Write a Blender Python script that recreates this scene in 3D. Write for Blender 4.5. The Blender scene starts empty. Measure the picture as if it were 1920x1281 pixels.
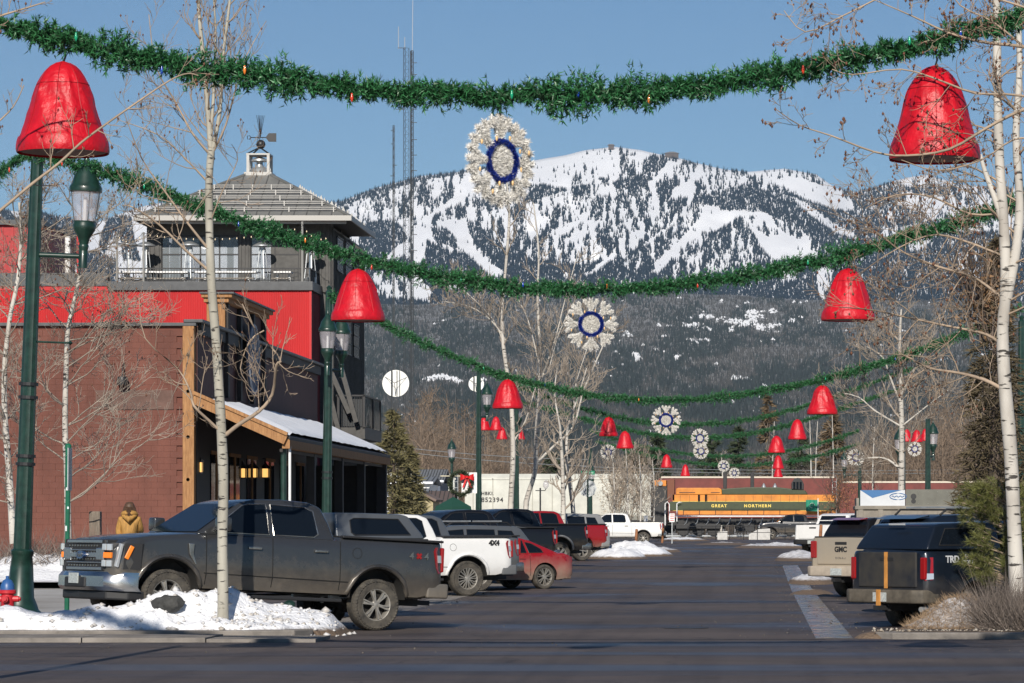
import bpy, bmesh, math, random
import numpy as np
from mathutils import Vector, Matrix, noise as mnoise

# ------------------------------------------------------------------ camera, sky, sun, exposure
SC = bpy.context.scene
F = 6300.0; VX = 1422.0; HY = 985.0; CH = 1.7     # focal length and vanishing point in photo pixels, eye height
cam_d = bpy.data.cameras.new('camera'); cam = bpy.data.objects.new('camera', cam_d)
SC.collection.objects.link(cam); SC.camera = cam
cam.location = (0, 0, CH); cam.rotation_euler = (math.radians(90), 0, 0)
cam_d.sensor_width = 36; cam_d.lens = F / 1920 * 36
cam_d.shift_x = -(VX - 960) / 1920; cam_d.shift_y = (HY - 640.5) / 1920
cam_d.clip_start = 1; cam_d.clip_end = 40000
SUN_EL = math.radians(29); SUN_AZ = math.radians(3)  # azimuth: to the left of straight behind the camera
world = bpy.data.worlds.new('World'); SC.world = world; world.use_nodes = True
wn = world.node_tree.nodes; wl = world.node_tree.links
bg = wn['Background']; sky = wn.new('ShaderNodeTexSky'); sky.sky_type = 'NISHITA'; sky.sun_disc = False
sky.sun_elevation = SUN_EL; sky.sun_rotation = math.pi + SUN_AZ
sky.altitude = 1500; sky.air_density = 1.0; sky.dust_density = 0.0; sky.ozone_density = 4.0
hs = wn.new('ShaderNodeHueSaturation'); hs.inputs['Saturation'].default_value = 1.12
wl.new(sky.outputs[0], hs.inputs['Color']); wl.new(hs.outputs[0], bg.inputs['Color'])
bg.inputs['Strength'].default_value = 0.063
sun_d = bpy.data.lights.new('sun', 'SUN'); sun = bpy.data.objects.new('sun', sun_d); SC.collection.objects.link(sun)
sun_d.energy = 4.7; sun_d.angle = math.radians(0.53); sun_d.color = (1.0, 0.93, 0.83)
SUN_DIR = Vector((-math.sin(SUN_AZ) * math.cos(SUN_EL), -math.cos(SUN_AZ) * math.cos(SUN_EL), math.sin(SUN_EL)))
sun.rotation_euler = SUN_DIR.to_track_quat('Z', 'Y').to_euler(); sun.location = (-20, -20, 60)
SC.view_settings.view_transform = 'Standard'; SC.view_settings.look = 'None'
SC.view_settings.gamma = 1; SC.view_settings.exposure = 0.14
SC.cycles.max_bounces = 6; SC.cycles.transparent_max_bounces = 12; SC.cycles.volume_bounces = 0

# ------------------------------------------------------------------ helpers
RND = random.Random(7); NR = np.random.default_rng(7)
COL = SC.collection
def P(px, py, s): return Vector(((px - VX) / s, F / s, CH + (HY - py) / s))
def PX(px, s): return (px - VX) / s
def ZY(py, s): return CH + (HY - py) / s
def sstep(a, b, x):
    t = min(1, max(0, (x - a) / (b - a))); return t * t * (3 - 2 * t)
def G(x, y):
    g = .25 * sstep(85, 125, y) + .35 * sstep(125, 260, y) + .1 * sstep(260, 360, y)
    g += .3 * sstep(-12.6, -14.5, x) * sstep(66, 76, y)
    return g
def mesh_np(name, V, F4):
    me = bpy.data.meshes.new(name); V = np.asarray(V, np.float32); F4 = np.asarray(F4, np.int32)
    k = F4.shape[1]
    me.vertices.add(len(V)); me.vertices.foreach_set('co', V.ravel())
    me.loops.add(F4.size); me.loops.foreach_set('vertex_index', F4.ravel())
    me.polygons.add(len(F4)); me.polygons.foreach_set('loop_start', np.arange(0, F4.size, k, dtype=np.int32))
    me.update(calc_edges=True); return me
def link(name, data, parent=None, mat=None, label=None, cat=None, group=None, kind=None):
    o = bpy.data.objects.new(name, data); COL.objects.link(o)
    if parent is not None: o.parent = parent
    if mat is not None and data is not None:
        for m in (mat if isinstance(mat, (list, tuple)) else [mat]): data.materials.append(m)
    if label: o['label'] = label
    if cat: o['category'] = cat
    if group: o['group'] = group
    if kind: o['kind'] = kind
    return o
def thing(name, loc, label, cat, group=None, rot=(0, 0, 0)):
    o = link(name, None, None, None, label, cat, group); o.location = loc; o.rotation_euler = rot
    o.empty_display_size = .2; return o
def copy_tree(o, parent=None):
    c = o.copy(); COL.objects.link(c); c.parent = parent
    for ch in o.children: copy_tree(ch, c)
    return c
class MB:
    def __init__(s): s.v = []; s.f = []; s.m = []
    def add(s, vs, fs, mi=0):
        b = len(s.v); s.v.extend([tuple(v) for v in vs]); s.f.extend([tuple(b + i for i in f) for f in fs]); s.m.extend([mi] * len(fs)); return s
    def box(s, x0, x1, y0, y1, z0, z1, mi=0):
        return s.add([(x0,y0,z0),(x1,y0,z0),(x1,y1,z0),(x0,y1,z0),(x0,y0,z1),(x1,y0,z1),(x1,y1,z1),(x0,y1,z1)],
                     [(0,3,2,1),(4,5,6,7),(0,1,5,4),(1,2,6,5),(2,3,7,6),(3,0,4,7)], mi)
    def beam(s, p, q, w, h=None, up=(0, 0, 1), mi=0):
        p = Vector(p); q = Vector(q); h = w if h is None else h; d = (q - p).normalized(); u = Vector(up)
        if abs(d.dot(u)) > .98: u = Vector((0, 1, 0))
        a = d.cross(u).normalized() * w / 2; b = a.cross(d).normalized() * h / 2
        vs = [p - a - b, p + a - b, p + a + b, p - a + b, q - a - b, q + a - b, q + a + b, q - a + b]
        return s.add(vs, [(0,3,2,1),(4,5,6,7),(0,1,5,4),(1,2,6,5),(2,3,7,6),(3,0,4,7)], mi)
    def tube(s, pts, rad, n=6, cap=True, mi=0):
        pts = [Vector(p) for p in pts]
        if not isinstance(rad, (list, tuple)): rad = [rad] * len(pts)
        vs = []; fs = []; d0 = (pts[-1] - pts[0])
        if d0.length < 1e-6: d0 = Vector((0, 0, 1))
        d0.normalize(); ref = Vector((0, 0, 1)) if abs(d0.z) < .9 else Vector((1, 0, 0))
        for i, p in enumerate(pts):
            d = (pts[min(i + 1, len(pts) - 1)] - pts[max(i - 1, 0)])
            d = d.normalized() if d.length > 1e-9 else d0
            a = d.cross(ref); a = a.normalized() if a.length > 1e-6 else Vector((1, 0, 0)); b = d.cross(a)
            for k in range(n):
                t = 2 * math.pi * k / n; vs.append(p + (a * math.cos(t) + b * math.sin(t)) * rad[i])
        for i in range(len(pts) - 1):
            for k in range(n):
                k2 = (k + 1) % n; fs.append((i*n+k, i*n+k2, (i+1)*n+k2, (i+1)*n+k))
        if cap: fs.append(tuple(range(n))[::-1]); fs.append(tuple((len(pts)-1)*n + k for k in range(n)))
        return s.add(vs, fs, mi)
    def lathe(s, prof, n=16, c=(0, 0, 0), axis='z', mi=0, wob=None, cap=True):
        vs = []; fs = []
        for j, (r, z) in enumerate(prof):
            for k in range(n):
                t = 2 * math.pi * k / n; rr = r * (wob(t, j) if wob else 1); x, y = rr * math.cos(t), rr * math.sin(t)
                q = (x, y, z) if axis == 'z' else ((x, z, y) if axis == 'y' else (z, x, y))
                vs.append((c[0] + q[0], c[1] + q[1], c[2] + q[2]))
        for j in range(len(prof) - 1):
            for k in range(n):
                k2 = (k + 1) % n; fs.append((j*n+k, j*n+k2, (j+1)*n+k2, (j+1)*n+k))
        if cap and prof[0][0] > 1e-4: fs.append(tuple(range(n))[::-1])
        if cap and prof[-1][0] > 1e-4: fs.append(tuple((len(prof)-1)*n + k for k in range(n)))
        return s.add(vs, fs, mi)
    def prism(s, poly, lo, hi, plane='xz', mi=0):
        n = len(poly); f3 = {'xz': lambda a, b, c: (a, c, b), 'yz': lambda a, b, c: (c, a, b), 'xy': lambda a, b, c: (a, b, c)}[plane]
        vs = [f3(a, b, lo) for a, b in poly] + [f3(a, b, hi) for a, b in poly]
        fs = [tuple(range(n)), tuple(range(2*n-1, n-1, -1))] + [(i, n+i, n+(i+1) % n, (i+1) % n) for i in range(n)]
        return s.add(vs, fs, mi)
    def grid(s, fn, nu, nv, mi=0):
        vs = [fn(i / nu, j / nv) for j in range(nv + 1) for i in range(nu + 1)]
        fs = [(j*(nu+1)+i, j*(nu+1)+i+1, (j+1)*(nu+1)+i+1, (j+1)*(nu+1)+i) for j in range(nv) for i in range(nu)]
        return s.add(vs, fs, mi)
    def data(s, name, smooth=None, bevel=0, seg=2, fix=True):
        me = bpy.data.meshes.new(name); me.from_pydata([tuple(v) for v in s.v], [], s.f)
        if any(s.m): me.polygons.foreach_set('material_index', s.m)
        if fix or bevel:
            bm = bmesh.new(); bm.from_mesh(me)
            if bevel:
                bmesh.ops.remove_doubles(bm, verts=bm.verts, dist=1e-4)
                es = [e for e in bm.edges if len(e.link_faces) == 2 and e.calc_face_angle(0) > .45]
                bmesh.ops.bevel(bm, geom=es, offset=bevel, segments=seg, affect='EDGES', profile=.5, clamp_overlap=True)
            bmesh.ops.recalc_face_normals(bm, faces=bm.faces); bm.to_mesh(me); bm.free()
        if smooth is not None:
            me.polygons.foreach_set('use_smooth', [True] * len(me.polygons)); me.set_sharp_from_angle(angle=math.radians(smooth))
        me.update(); return me
    def build(s, name, mat, parent=None, smooth=None, bevel=0, seg=2, world=True, **kw):
        if world and parent is not None:
            l = parent.location
            if parent.parent is not None: l = l + parent.parent.location
            s.v = [(v[0]-l[0], v[1]-l[1], v[2]-l[2]) for v in s.v]
        return link(name, s.data(name, smooth, bevel, seg), parent, mat, **kw)
def needles_np(O, D, L, W, rng=NR):
    """one thin triangle per needle: O origins, D unit directions"""
    n = len(O); r = rng.normal(size=(n, 3)); sd = np.cross(D, r); sd /= (np.linalg.norm(sd, axis=1, keepdims=True) + 1e-9)
    L = np.broadcast_to(np.asarray(L, float), (n,))[:, None]; W = np.broadcast_to(np.asarray(W, float), (n,))[:, None]
    V = np.empty((n, 3, 3)); V[:, 0] = O - sd * W / 2; V[:, 1] = O + sd * W / 2; V[:, 2] = O + D * L
    return V.reshape(-1, 3)
def tri_mesh(name, V): return mesh_np(name, V, np.arange(len(V)).reshape(-1, 3))
def text_mesh(body, size, ext=.004, align='CENTER', space=1.0, bold=0):
    c = bpy.data.curves.new('t', 'FONT'); c.body = body; c.size = size; c.extrude = ext; c.align_x = align; c.align_y = 'CENTER'
    c.space_character = space; c.offset = bold; c.resolution_u = 3
    o = bpy.data.objects.new('t', c); COL.objects.link(o); bpy.context.view_layer.update()
    me = bpy.data.meshes.new_from_object(o.evaluated_get(bpy.context.evaluated_depsgraph_get()))
    bpy.data.objects.remove(o); bpy.data.curves.remove(c); return me

# ------------------------------------------------------------------ materials
MATS = {}
def M(name, col, rough=.6, metal=0, var=0, scale=4, bump=0, bscale=30, spec=.5, coat=0, dirt=None, col2=None, stretch=None, emit=0, trans=0, alpha=1, island=0, rvar=0, world=False):
    if name in MATS: return MATS[name]
    m = bpy.data.materials.new(name); m.use_nodes = True; MATS[name] = m
    nt = m.node_tree; N = nt.nodes; Lk = nt.links; b = N['Principled BSDF']
    c = (*col, 1); b.inputs['Base Color'].default_value = c; b.inputs['Roughness'].default_value = rough
    b.inputs['Metallic'].default_value = metal; b.inputs['Specular IOR Level'].default_value = spec
    b.inputs['Coat Weight'].default_value = coat; b.inputs['Coat Roughness'].default_value = .08
    tc = N.new('ShaderNodeTexCoord'); mp = N.new('ShaderNodeMapping'); Lk.new(N.new('ShaderNodeNewGeometry').outputs['Position'] if world else tc.outputs['Object'], mp.inputs[0])
    if stretch: mp.inputs['Scale'].default_value = stretch
    cur = None
    if var or col2:
        nz = N.new('ShaderNodeTexNoise'); nz.inputs['Scale'].default_value = scale; nz.inputs['Detail'].default_value = 6; nz.inputs['Roughness'].default_value = .62
        Lk.new(mp.outputs[0], nz.inputs['Vector'])
        mx = N.new('ShaderNodeMix'); mx.data_type = 'RGBA'
        lo = tuple(x * (1 - var) for x in col); hi = col2 if col2 else tuple(min(1, x * (1 + var)) for x in col)
        mx.inputs[6].default_value = (*lo, 1); mx.inputs[7].default_value = (*hi, 1)
        rp = N.new('ShaderNodeMapRange'); rp.inputs[1].default_value = .33; rp.inputs[2].default_value = .67
        Lk.new(nz.outputs[0], rp.inputs[0]); Lk.new(rp.outputs[0], mx.inputs[0]); cur = mx.outputs[2]
        if rvar:
            rr = N.new('ShaderNodeMapRange'); rr.inputs[1].default_value = .35; rr.inputs[2].default_value = .65
            rr.inputs[3].default_value = rough - rvar; rr.inputs[4].default_value = rough + rvar
            Lk.new(nz.outputs[0], rr.inputs[0]); Lk.new(rr.outputs[0], b.inputs['Roughness'])
    if island:
        ge = N.new('ShaderNodeNewGeometry'); hv = N.new('ShaderNodeHueSaturation')
        mr = N.new('ShaderNodeMapRange'); mr.inputs[3].default_value = 1 - island; mr.inputs[4].default_value = 1 + island
        Lk.new(ge.outputs['Random Per Island'], mr.inputs[0]); Lk.new(mr.outputs[0], hv.inputs['Value'])
        if cur is not None: Lk.new(cur, hv.inputs['Color'])
        else: hv.inputs['Color'].default_value = c
        cur = hv.outputs[0]
    if dirt:
        z0, z1, dc, amt = dirt
        sp = N.new('ShaderNodeSeparateXYZ'); Lk.new(tc.outputs['Object'], sp.inputs[0])
        mr = N.new('ShaderNodeMapRange'); mr.inputs[1].default_value = z1; mr.inputs[2].default_value = z0; Lk.new(sp.outputs[2], mr.inputs[0])
        nz = N.new('ShaderNodeTexNoise'); nz.inputs['Scale'].default_value = 3.5; nz.inputs['Detail'].default_value = 7; nz.inputs['Roughness'].default_value = .7
        Lk.new(tc.outputs['Object'], nz.inputs['Vector'])
        ad = N.new('ShaderNodeMath'); ad.operation = 'MULTIPLY_ADD'; ad.inputs[1].default_value = .9; ad.inputs[2].default_value = -.55; Lk.new(nz.outputs[0], ad.inputs[0])
        sm = N.new('ShaderNodeMath'); sm.operation = 'ADD'; sm.use_clamp = True; Lk.new(mr.outputs[0], sm.inputs[0]); Lk.new(ad.outputs[0], sm.inputs[1])
        ml = N.new('ShaderNodeMath'); ml.operation = 'MULTIPLY'; ml.inputs[1].default_value = amt; Lk.new(sm.outputs[0], ml.inputs[0])
        mx = N.new('ShaderNodeMix'); mx.data_type = 'RGBA'; Lk.new(ml.outputs[0], mx.inputs[0])
        if cur is not None: Lk.new(cur, mx.inputs[6])
        else: mx.inputs[6].default_value = c
        mx.inputs[7].default_value = (*dc, 1); cur = mx.outputs[2]
        r2 = N.new('ShaderNodeMapRange'); r2.inputs[3].default_value = rough; r2.inputs[4].default_value = .85; Lk.new(ml.outputs[0], r2.inputs[0]); Lk.new(r2.outputs[0], b.inputs['Roughness'])
        if coat:
            r3 = N.new('ShaderNodeMapRange'); r3.inputs[3].default_value = coat; r3.inputs[4].default_value = 0; Lk.new(ml.outputs[0], r3.inputs[0]); Lk.new(r3.outputs[0], b.inputs['Coat Weight'])
    if cur is not None: Lk.new(cur, b.inputs['Base Color'])
    if bump:
        nz = N.new('ShaderNodeTexNoise'); nz.inputs['Scale'].default_value = bscale; nz.inputs['Detail'].default_value = 5
        Lk.new(mp.outputs[0], nz.inputs['Vector']); bp = N.new('ShaderNodeBump'); bp.inputs['Strength'].default_value = min(1, bump); bp.inputs['Distance'].default_value = .02 * max(1, bump)
        Lk.new(nz.outputs[0], bp.inputs['Height']); Lk.new(bp.outputs[0], b.inputs['Normal'])
    if emit: b.inputs['Emission Color'].default_value = c; b.inputs['Emission Strength'].default_value = emit
    if trans: b.inputs['Transmission Weight'].default_value = trans
    if alpha < 1: b.inputs['Alpha'].default_value = alpha
    return m
DUST = (.30, .25, .19)
m_green = M('post_green', (.010, .034, .025), .36, var=.35, scale=6, coat=.2)
m_black = M('black_metal', (.018, .018, .02), .45, var=.2)
m_rubber = M('rubber', (.028, .026, .024), .85, col2=(.10, .088, .07), scale=7, bump=.3)
m_snow = M('snow', (.84, .86, .90), .6, var=.03, scale=2, bump=.5, bscale=14)
m_white = M('white_paint', (.78, .78, .77), .5, var=.05)
m_galv = M('galvanised_steel', (.42, .44, .45), .4, metal=.6, var=.15)
m_wood = M('weathered_timber', (.24, .11, .04), .75, col2=(.42, .22, .09), scale=3, stretch=(6, 6, .8), bump=.5, bscale=20)
m_glass = M('dark_glass', (.006, .009, .014), .05, spec=.28)
m_chrome = M('chrome', (.5, .5, .49), .24, metal=.9, col2=(.3, .28, .25), scale=6)
m_lampred = M('red_lens', (.27, .008, .010), .16, coat=.5)
m_amber = M('amber_lens', (.85, .22, .02), .2, coat=.4)
m_clear = M('clear_lens', (.62, .64, .66), .12, metal=.5)

# ------------------------------------------------------------------ ground, road, kerbs
def asphalt(nm='asphalt', wsc=(.55, .55, 1), wlo=.50):
    m = bpy.data.materials.new(nm); m.use_nodes = True; MATS['asphalt'] = m
    nt = m.node_tree; N = nt.nodes; Lk = nt.links; b = N['Principled BSDF']
    tc = N.new('ShaderNodeTexCoord')
    def nz(scale, sc=(1, 1, 1), det=6, ro=.6):
        mp = N.new('ShaderNodeMapping'); mp.inputs['Scale'].default_value = sc; Lk.new(tc.outputs['Object'], mp.inputs[0])
        n = N.new('ShaderNodeTexNoise'); n.inputs['Scale'].default_value = scale; n.inputs['Detail'].default_value = det; n.inputs['Roughness'].default_value = ro
        Lk.new(mp.outputs[0], n.inputs['Vector']); return n.outputs[0]
    def mr(x, a, c, lo, hi):
        r = N.new('ShaderNodeMapRange'); r.inputs[1].default_value = a; r.inputs[2].default_value = c; r.inputs[3].default_value = lo; r.inputs[4].default_value = hi; Lk.new(x, r.inputs[0]); return r.outputs[0]
    grit = nz(45, det=3, ro=.8); wet = nz(.30, wsc, 5, .6); patch = nz(.6, (.35, .5, 1), 6, .7); track = nz(1.0, (1.6, .02, 1), 3, .6)
    mx = N.new('ShaderNodeMix'); mx.data_type = 'RGBA'; mx.inputs[6].default_value = (.033, .027, .026, 1); mx.inputs[7].default_value = (.132, .104, .092, 1)
    sm = N.new('ShaderNodeMath'); sm.operation = 'MULTIPLY_ADD'; sm.inputs[1].default_value = .55; Lk.new(mr(grit, .3, .7, 0, 1), sm.inputs[0]); Lk.new(mr(patch, .35, .65, 0, .45), sm.inputs[2]); Lk.new(sm.outputs[0], mx.inputs[0])
    dk = N.new('ShaderNodeMix'); dk.data_type = 'RGBA'; dk.blend_type = 'MULTIPLY'; dk.inputs[7].default_value = (.62, .64, .70, 1)
    Lk.new(mr(wet, wlo - .03, wlo + .12, 0, .9), dk.inputs[0]); Lk.new(mx.outputs[2], dk.inputs[6])
    vo = N.new('ShaderNodeTexVoronoi'); vo.feature = 'DISTANCE_TO_EDGE'; vo.inputs['Scale'].default_value = .42; wp = N.new('ShaderNodeMapping'); Lk.new(tc.outputs['Object'], wp.inputs[0])
    wn2 = N.new('ShaderNodeTexNoise'); wn2.inputs['Scale'].default_value = .9; wn2.inputs['Detail'].default_value = 6; Lk.new(tc.outputs['Object'], wn2.inputs['Vector']); vm = N.new('ShaderNodeVectorMath'); vm.operation = 'ADD'; Lk.new(wp.outputs[0], vm.inputs[0]); Lk.new(wn2.outputs['Color'], vm.inputs[1]); Lk.new(vm.outputs[0], vo.inputs['Vector'])
    c1 = N.new('ShaderNodeMix'); c1.data_type = 'RGBA'; c1.blend_type = 'MULTIPLY'; c1.inputs[7].default_value = (.35, .34, .34, 1); Lk.new(mr(vo.outputs[0], .0, .012, .85, 0), c1.inputs[0]); Lk.new(dk.outputs[2], c1.inputs[6])
    c2 = N.new('ShaderNodeMix'); c2.data_type = 'RGBA'; c2.blend_type = 'MULTIPLY'; c2.inputs[7].default_value = (.82, .81, .81, 1); Lk.new(mr(track, .5, .62, 0, 1), c2.inputs[0]); Lk.new(c1.outputs[2], c2.inputs[6])
    salt = nz(.8, (.5, .25, 1), 9, .78); c3 = N.new('ShaderNodeMix'); c3.data_type = 'RGBA'; c3.inputs[7].default_value = (.18, .16, .15, 1); Lk.new(mr(salt, .60, .78, 0, .5), c3.inputs[0]); Lk.new(c2.outputs[2], c3.inputs[6]); Lk.new(c3.outputs[2], b.inputs['Base Color'])
    Lk.new(mr(wet, wlo - .06, wlo + .14, .78, .36), b.inputs['Roughness'])
    bp = N.new('ShaderNodeBump'); bp.inputs['Strength'].default_value = .55; bp.inputs['Distance'].default_value = .012; Lk.new(grit, bp.inputs['Height']); Lk.new(bp.outputs[0], b.inputs['Normal'])
    return m
m_asph = asphalt(); m_asph2 = asphalt('cross_asphalt', (.16, 1.3, 1), .46)
m_conc = M('concrete', (.20, .18, .16), .8, var=.35, scale=2.2, bump=.4, bscale=60)
m_wetc = M('wet_concrete', (.075, .073, .07), .22, var=.6, scale=2.5, rvar=.14)
m_earth = M('winter_ground', (.11, .09, .065), .95, col2=(.5, .5, .5), scale=.12, bump=.5, bscale=8)
m_dirt = M('road_dirt', (.06, .045, .035), .9, var=.5, scale=5, bump=.6, bscale=25)
YS = [-60, 0, 30, 45, 55, 62, 66, 68, 70, 72, 74, 76, 80, 85, 92, 100, 110, 125, 140, 160, 190, 220, 260, 300, 340, 360, 420, 600, 1200, 3000, 8000, 14000]
def sheet(name, xs, ys, dz, mat, kind='structure'):
    mb = MB(); nx = len(xs); vs = [(x, y, G(x, y) + dz) for y in ys for x in xs]
    mb.add(vs, [(j*nx+i, j*nx+i+1, (j+1)*nx+i+1, (j+1)*nx+i) for j in range(len(ys)-1) for i in range(nx-1)])
    return mb.build(name, mat, None, smooth=60, kind=kind)
XS = [-9000, -3000, -600, -120, -40, -25, -18, -15, -14.5, -14, -13.5, -13, -12.6, -10, -7, 0, 9, 20, 60, 300, 3000, 9000]
sheet('ground', XS, YS, -.012, m_earth)
XR = [-12.6, -10, -7, -3, 1, 5, 8.2]; YR = [y for y in YS if 49 < y <= 340]
sheet('road', XR, [49.5] + YR[1:], .0, m_asph)
sheet('cross_street', [-120, -60, -30, -13, -7, 0, 9, 30, 120], [-60, 0, 30, 49.5], 0, m_asph2)
sheet('side_road', [-60, -40, -22, -16, -13.6, -12.6], [56.5, 58, 60, 62, 64, 65.5], -.002, m_asph)
# kerbed pavements
def kerb_box(name, x0, x1, y0, y1, h, mat, step=None):
    mb = MB(); ys = [y0] + [y for y in YS if y0 < y < y1] + [y1]
    for a, c in zip(ys[:-1], ys[1:]):
        v = [(x0,a,G(x0,a)-.2),(x1,a,G(x1,a)-.2),(x1,c,G(x1,c)-.2),(x0,c,G(x0,c)-.2),(x0,a,G(x0,a)+h),(x1,a,G(x1,a)+h),(x1,c,G(x1,c)+h),(x0,c,G(x0,c)+h)]
        fs = [(4,5,6,7),(1,2,6,5),(3,0,4,7)]
        if a == y0: fs.append((0,1,5,4))
        if c == y1: fs.append((2,3,7,6))
        mb.add(v, fs)
    return mb.build(name, mat, None, kind='structure')
kerb_box('pavement_left', -19.4, -12.62, 75.5, 332, .13, m_conc)
kerb_box('pavement_right', 8.22, 14, 62, 332, .13, m_conc)
# gutters: slabs of concrete as parts of one gutter
def gutter(name, x0, x1, y0, y1, mat, n):
    root = link(name, None, None, None, kind='structure'); root.location = (0, 0, 0)
    L = (y1 - y0) / n; me = None
    for k in range(n):
        a = y0 + k * L; c = a + L - .03
        mb = MB(); mb.add([(x0,a,G(x0,a)+.006),(x1,a,G(x1,a)+.006),(x1,c,G(x1,c)+.006),(x0,c,G(x0,c)+.006),(x0,a,G(x0,a)-.05),(x1,a,G(x1,a)-.05),(x1,c,G(x1,c)-.05),(x0,c,G(x0,c)-.05)],
                          [(0,1,2,3),(4,5,1,0),(5,6,2,1),(7,4,0,3)])
        mb.build('slab', mat, root)
gutter('gutter_left', -7.55, -6.95, 53, 116, m_conc, 20)
gutter('gutter_right', .86, 1.42, 50.5, 122, m_wetc, 13)
# corner island on the left: kerb ramp slabs in front of the snow
isl = link('corner_pavement', None, None, None, kind='structure')
xs = [-17, -13.4, -11.6, -9.8, -8.0, -6.4]
for a, c in zip(xs[:-1], xs[1:]):
    MB().box(a, c - .02, 48.7, 50.35, -.1, .05 if c > -7 else .07).build('slab', m_conc, isl)
kl = MB(); kl.prism([(-17, 50.4), (-7.6, 50.4), (-7.0, 50.7), (-6.8, 51.3), (-7.0, 52.4), (-8.8, 56.4), (-17, 56.4)], -.1, .12, 'xy'); kl.build('kerb', m_conc, isl, bevel=.02)
# faint worn parking stripes and stop bar
m_line = M('worn_road_paint', (.32, .31, .29), .8, var=.6, scale=9)
for y in (63.5, 70.5, 76, 84, 99, 110, 124):
    mb = MB(); a = (-12.0, y - 2.4); b = (-7.7, y)
    mb.add([(a[0], a[1], G(*a)+.004), (a[0], a[1]+.14, G(*a)+.004), (b[0], b[1]+.14, G(*b)+.004), (b[0], b[1], G(*b)+.004)], [(3,2,1,0)])
    mb.build('parking_stripe', m_line, None, kind='structure')
# ------------------------------------------------------------------ mountain, foothill and their woods
SKY_PTS = [(-1500,430),(-600,415),(-200,400),(0,393),(60,398),(130,410),(175,420),(250,392),(300,380),(420,372),(560,385),(640,378),(700,355),(780,332),(870,320),(960,308),(1060,291),(1100,281),(1150,275),(1200,281),(1260,293),(1300,305),(1360,318),(1400,323),(1470,316),(1530,326),(1565,352),(1600,361),(1640,351),(1700,334),(1740,328),(1800,345),(1850,350),(1920,355),(2200,340),(2900,400),(3600,450)]
SX = np.array([p[0] for p in SKY_PTS], float); SYv = np.array([p[1] for p in SKY_PTS], float)
def fnoise(x, y, seed=0, octv=4):
    """cheap smooth value noise on numpy arrays"""
    out = np.zeros_like(x, float); amp = 1; tot = 0
    for o in range(octv):
        xi = np.floor(x).astype(np.int64); yi = np.floor(y).astype(np.int64); fx = x - xi; fy = y - yi
        fx = fx*fx*(3-2*fx); fy = fy*fy*(3-2*fy)
        def h(a, b):
            n = (a * 374761393 + b * 668265263 + (seed + o) * 1442695041) & 0xffffffff
            n = ((n ^ (n >> 13)) * 1274126177) & 0xffffffff; return ((n ^ (n >> 16)) & 0xffff) / 65535.0
        v = h(xi,yi)*(1-fx)*(1-fy) + h(xi+1,yi)*fx*(1-fy) + h(xi,yi+1)*(1-fx)*fy + h(xi+1,yi+1)*fx*fy
        out += v * amp; tot += amp; amp *= .5; x = x * 2.03; y = y * 2.03
    return out / tot
FOOT = 568.0
def ysky(px): return np.interp(px, SX, SYv) + 3 * (fnoise(px / 40, px * 0 + 3, 5) - .5)
def footy(px): return FOOT - 22 * (fnoise(px / 260, px * 0, 9) - .5) - 18 * np.exp(-((px - 1220) / 200) ** 2)
def mdepth(px, py):
    q = np.clip((py - ysky(px)) / (footy(px) + 12 - ysky(px)), 0, 1)
    far = 10200 + 500 * np.clip((px - 1560) / 120, 0, 1) - 1200 * np.clip((300 - px) / 300, 0, 1)
    d = far - (far - 7900) * q ** .85
    return d + 420 * (fnoise(px / 70 + py / 130, py / 90, 2) - .5) * np.minimum(1, q * 6) * np.minimum(1, (1 - q) * 6)
def fdepth(px, py):
    q = np.clip((py - footy(px)) / (905 - footy(px)), 0, 1)
    return 7700 - 4500 * q ** .9 + 260 * (fnoise(px / 90, py / 50, 4) - .5) * np.minimum(1, q * 5) * (1 - q) - 2300 * np.clip((py - 905) / 79, 0, 1)
def unproj(px, py, d): return np.stack([(px - VX) * d / F, d, CH + (HY - py) * d / F], -1)
m_msnow = M('mountain_snow', (.92, .93, .95), .7, var=.03, scale=.01)
m_floor = M('forest_floor', (.07, .068, .06), .95, col2=(.30, .30, .30), scale=.02)
def terrain(name, x0, x1, nx, ny, ytop, ybot, dep, mat):
    px = np.linspace(x0, x1, nx); q = np.linspace(0, 1, ny); PXg, Q = np.meshgrid(px, q)
    t = ytop(PXg); b = ybot(PXg); PYg = t + (b - t) * Q; V = unproj(PXg, PYg, dep(PXg, PYg))
    # back side falls away behind the ridge
    back = V[0].copy(); back[:, 1] += 900; back[:, 2] -= 350; V = np.concatenate([back[None], V], 0); ny2 = ny + 1
    idx = np.arange(nx * ny2).reshape(ny2, nx)
    f = np.stack([idx[:-1, :-1], idx[1:, :-1], idx[1:, 1:], idx[:-1, 1:]], -1).reshape(-1, 4)
    me = mesh_np(name, V.reshape(-1, 3), f); me.polygons.foreach_set('use_smooth', [True] * len(me.polygons))
    return link(name, me, None, mat, kind='structure')
terrain('mountain', -1500, 3600, 420, 60, ysky, lambda p: footy(p) + 14, mdepth, m_msnow)
terrain('foothill', -1500, 3600, 300, 50, footy, lambda p: p * 0 + 984.5, fdepth, m_floor)
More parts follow.
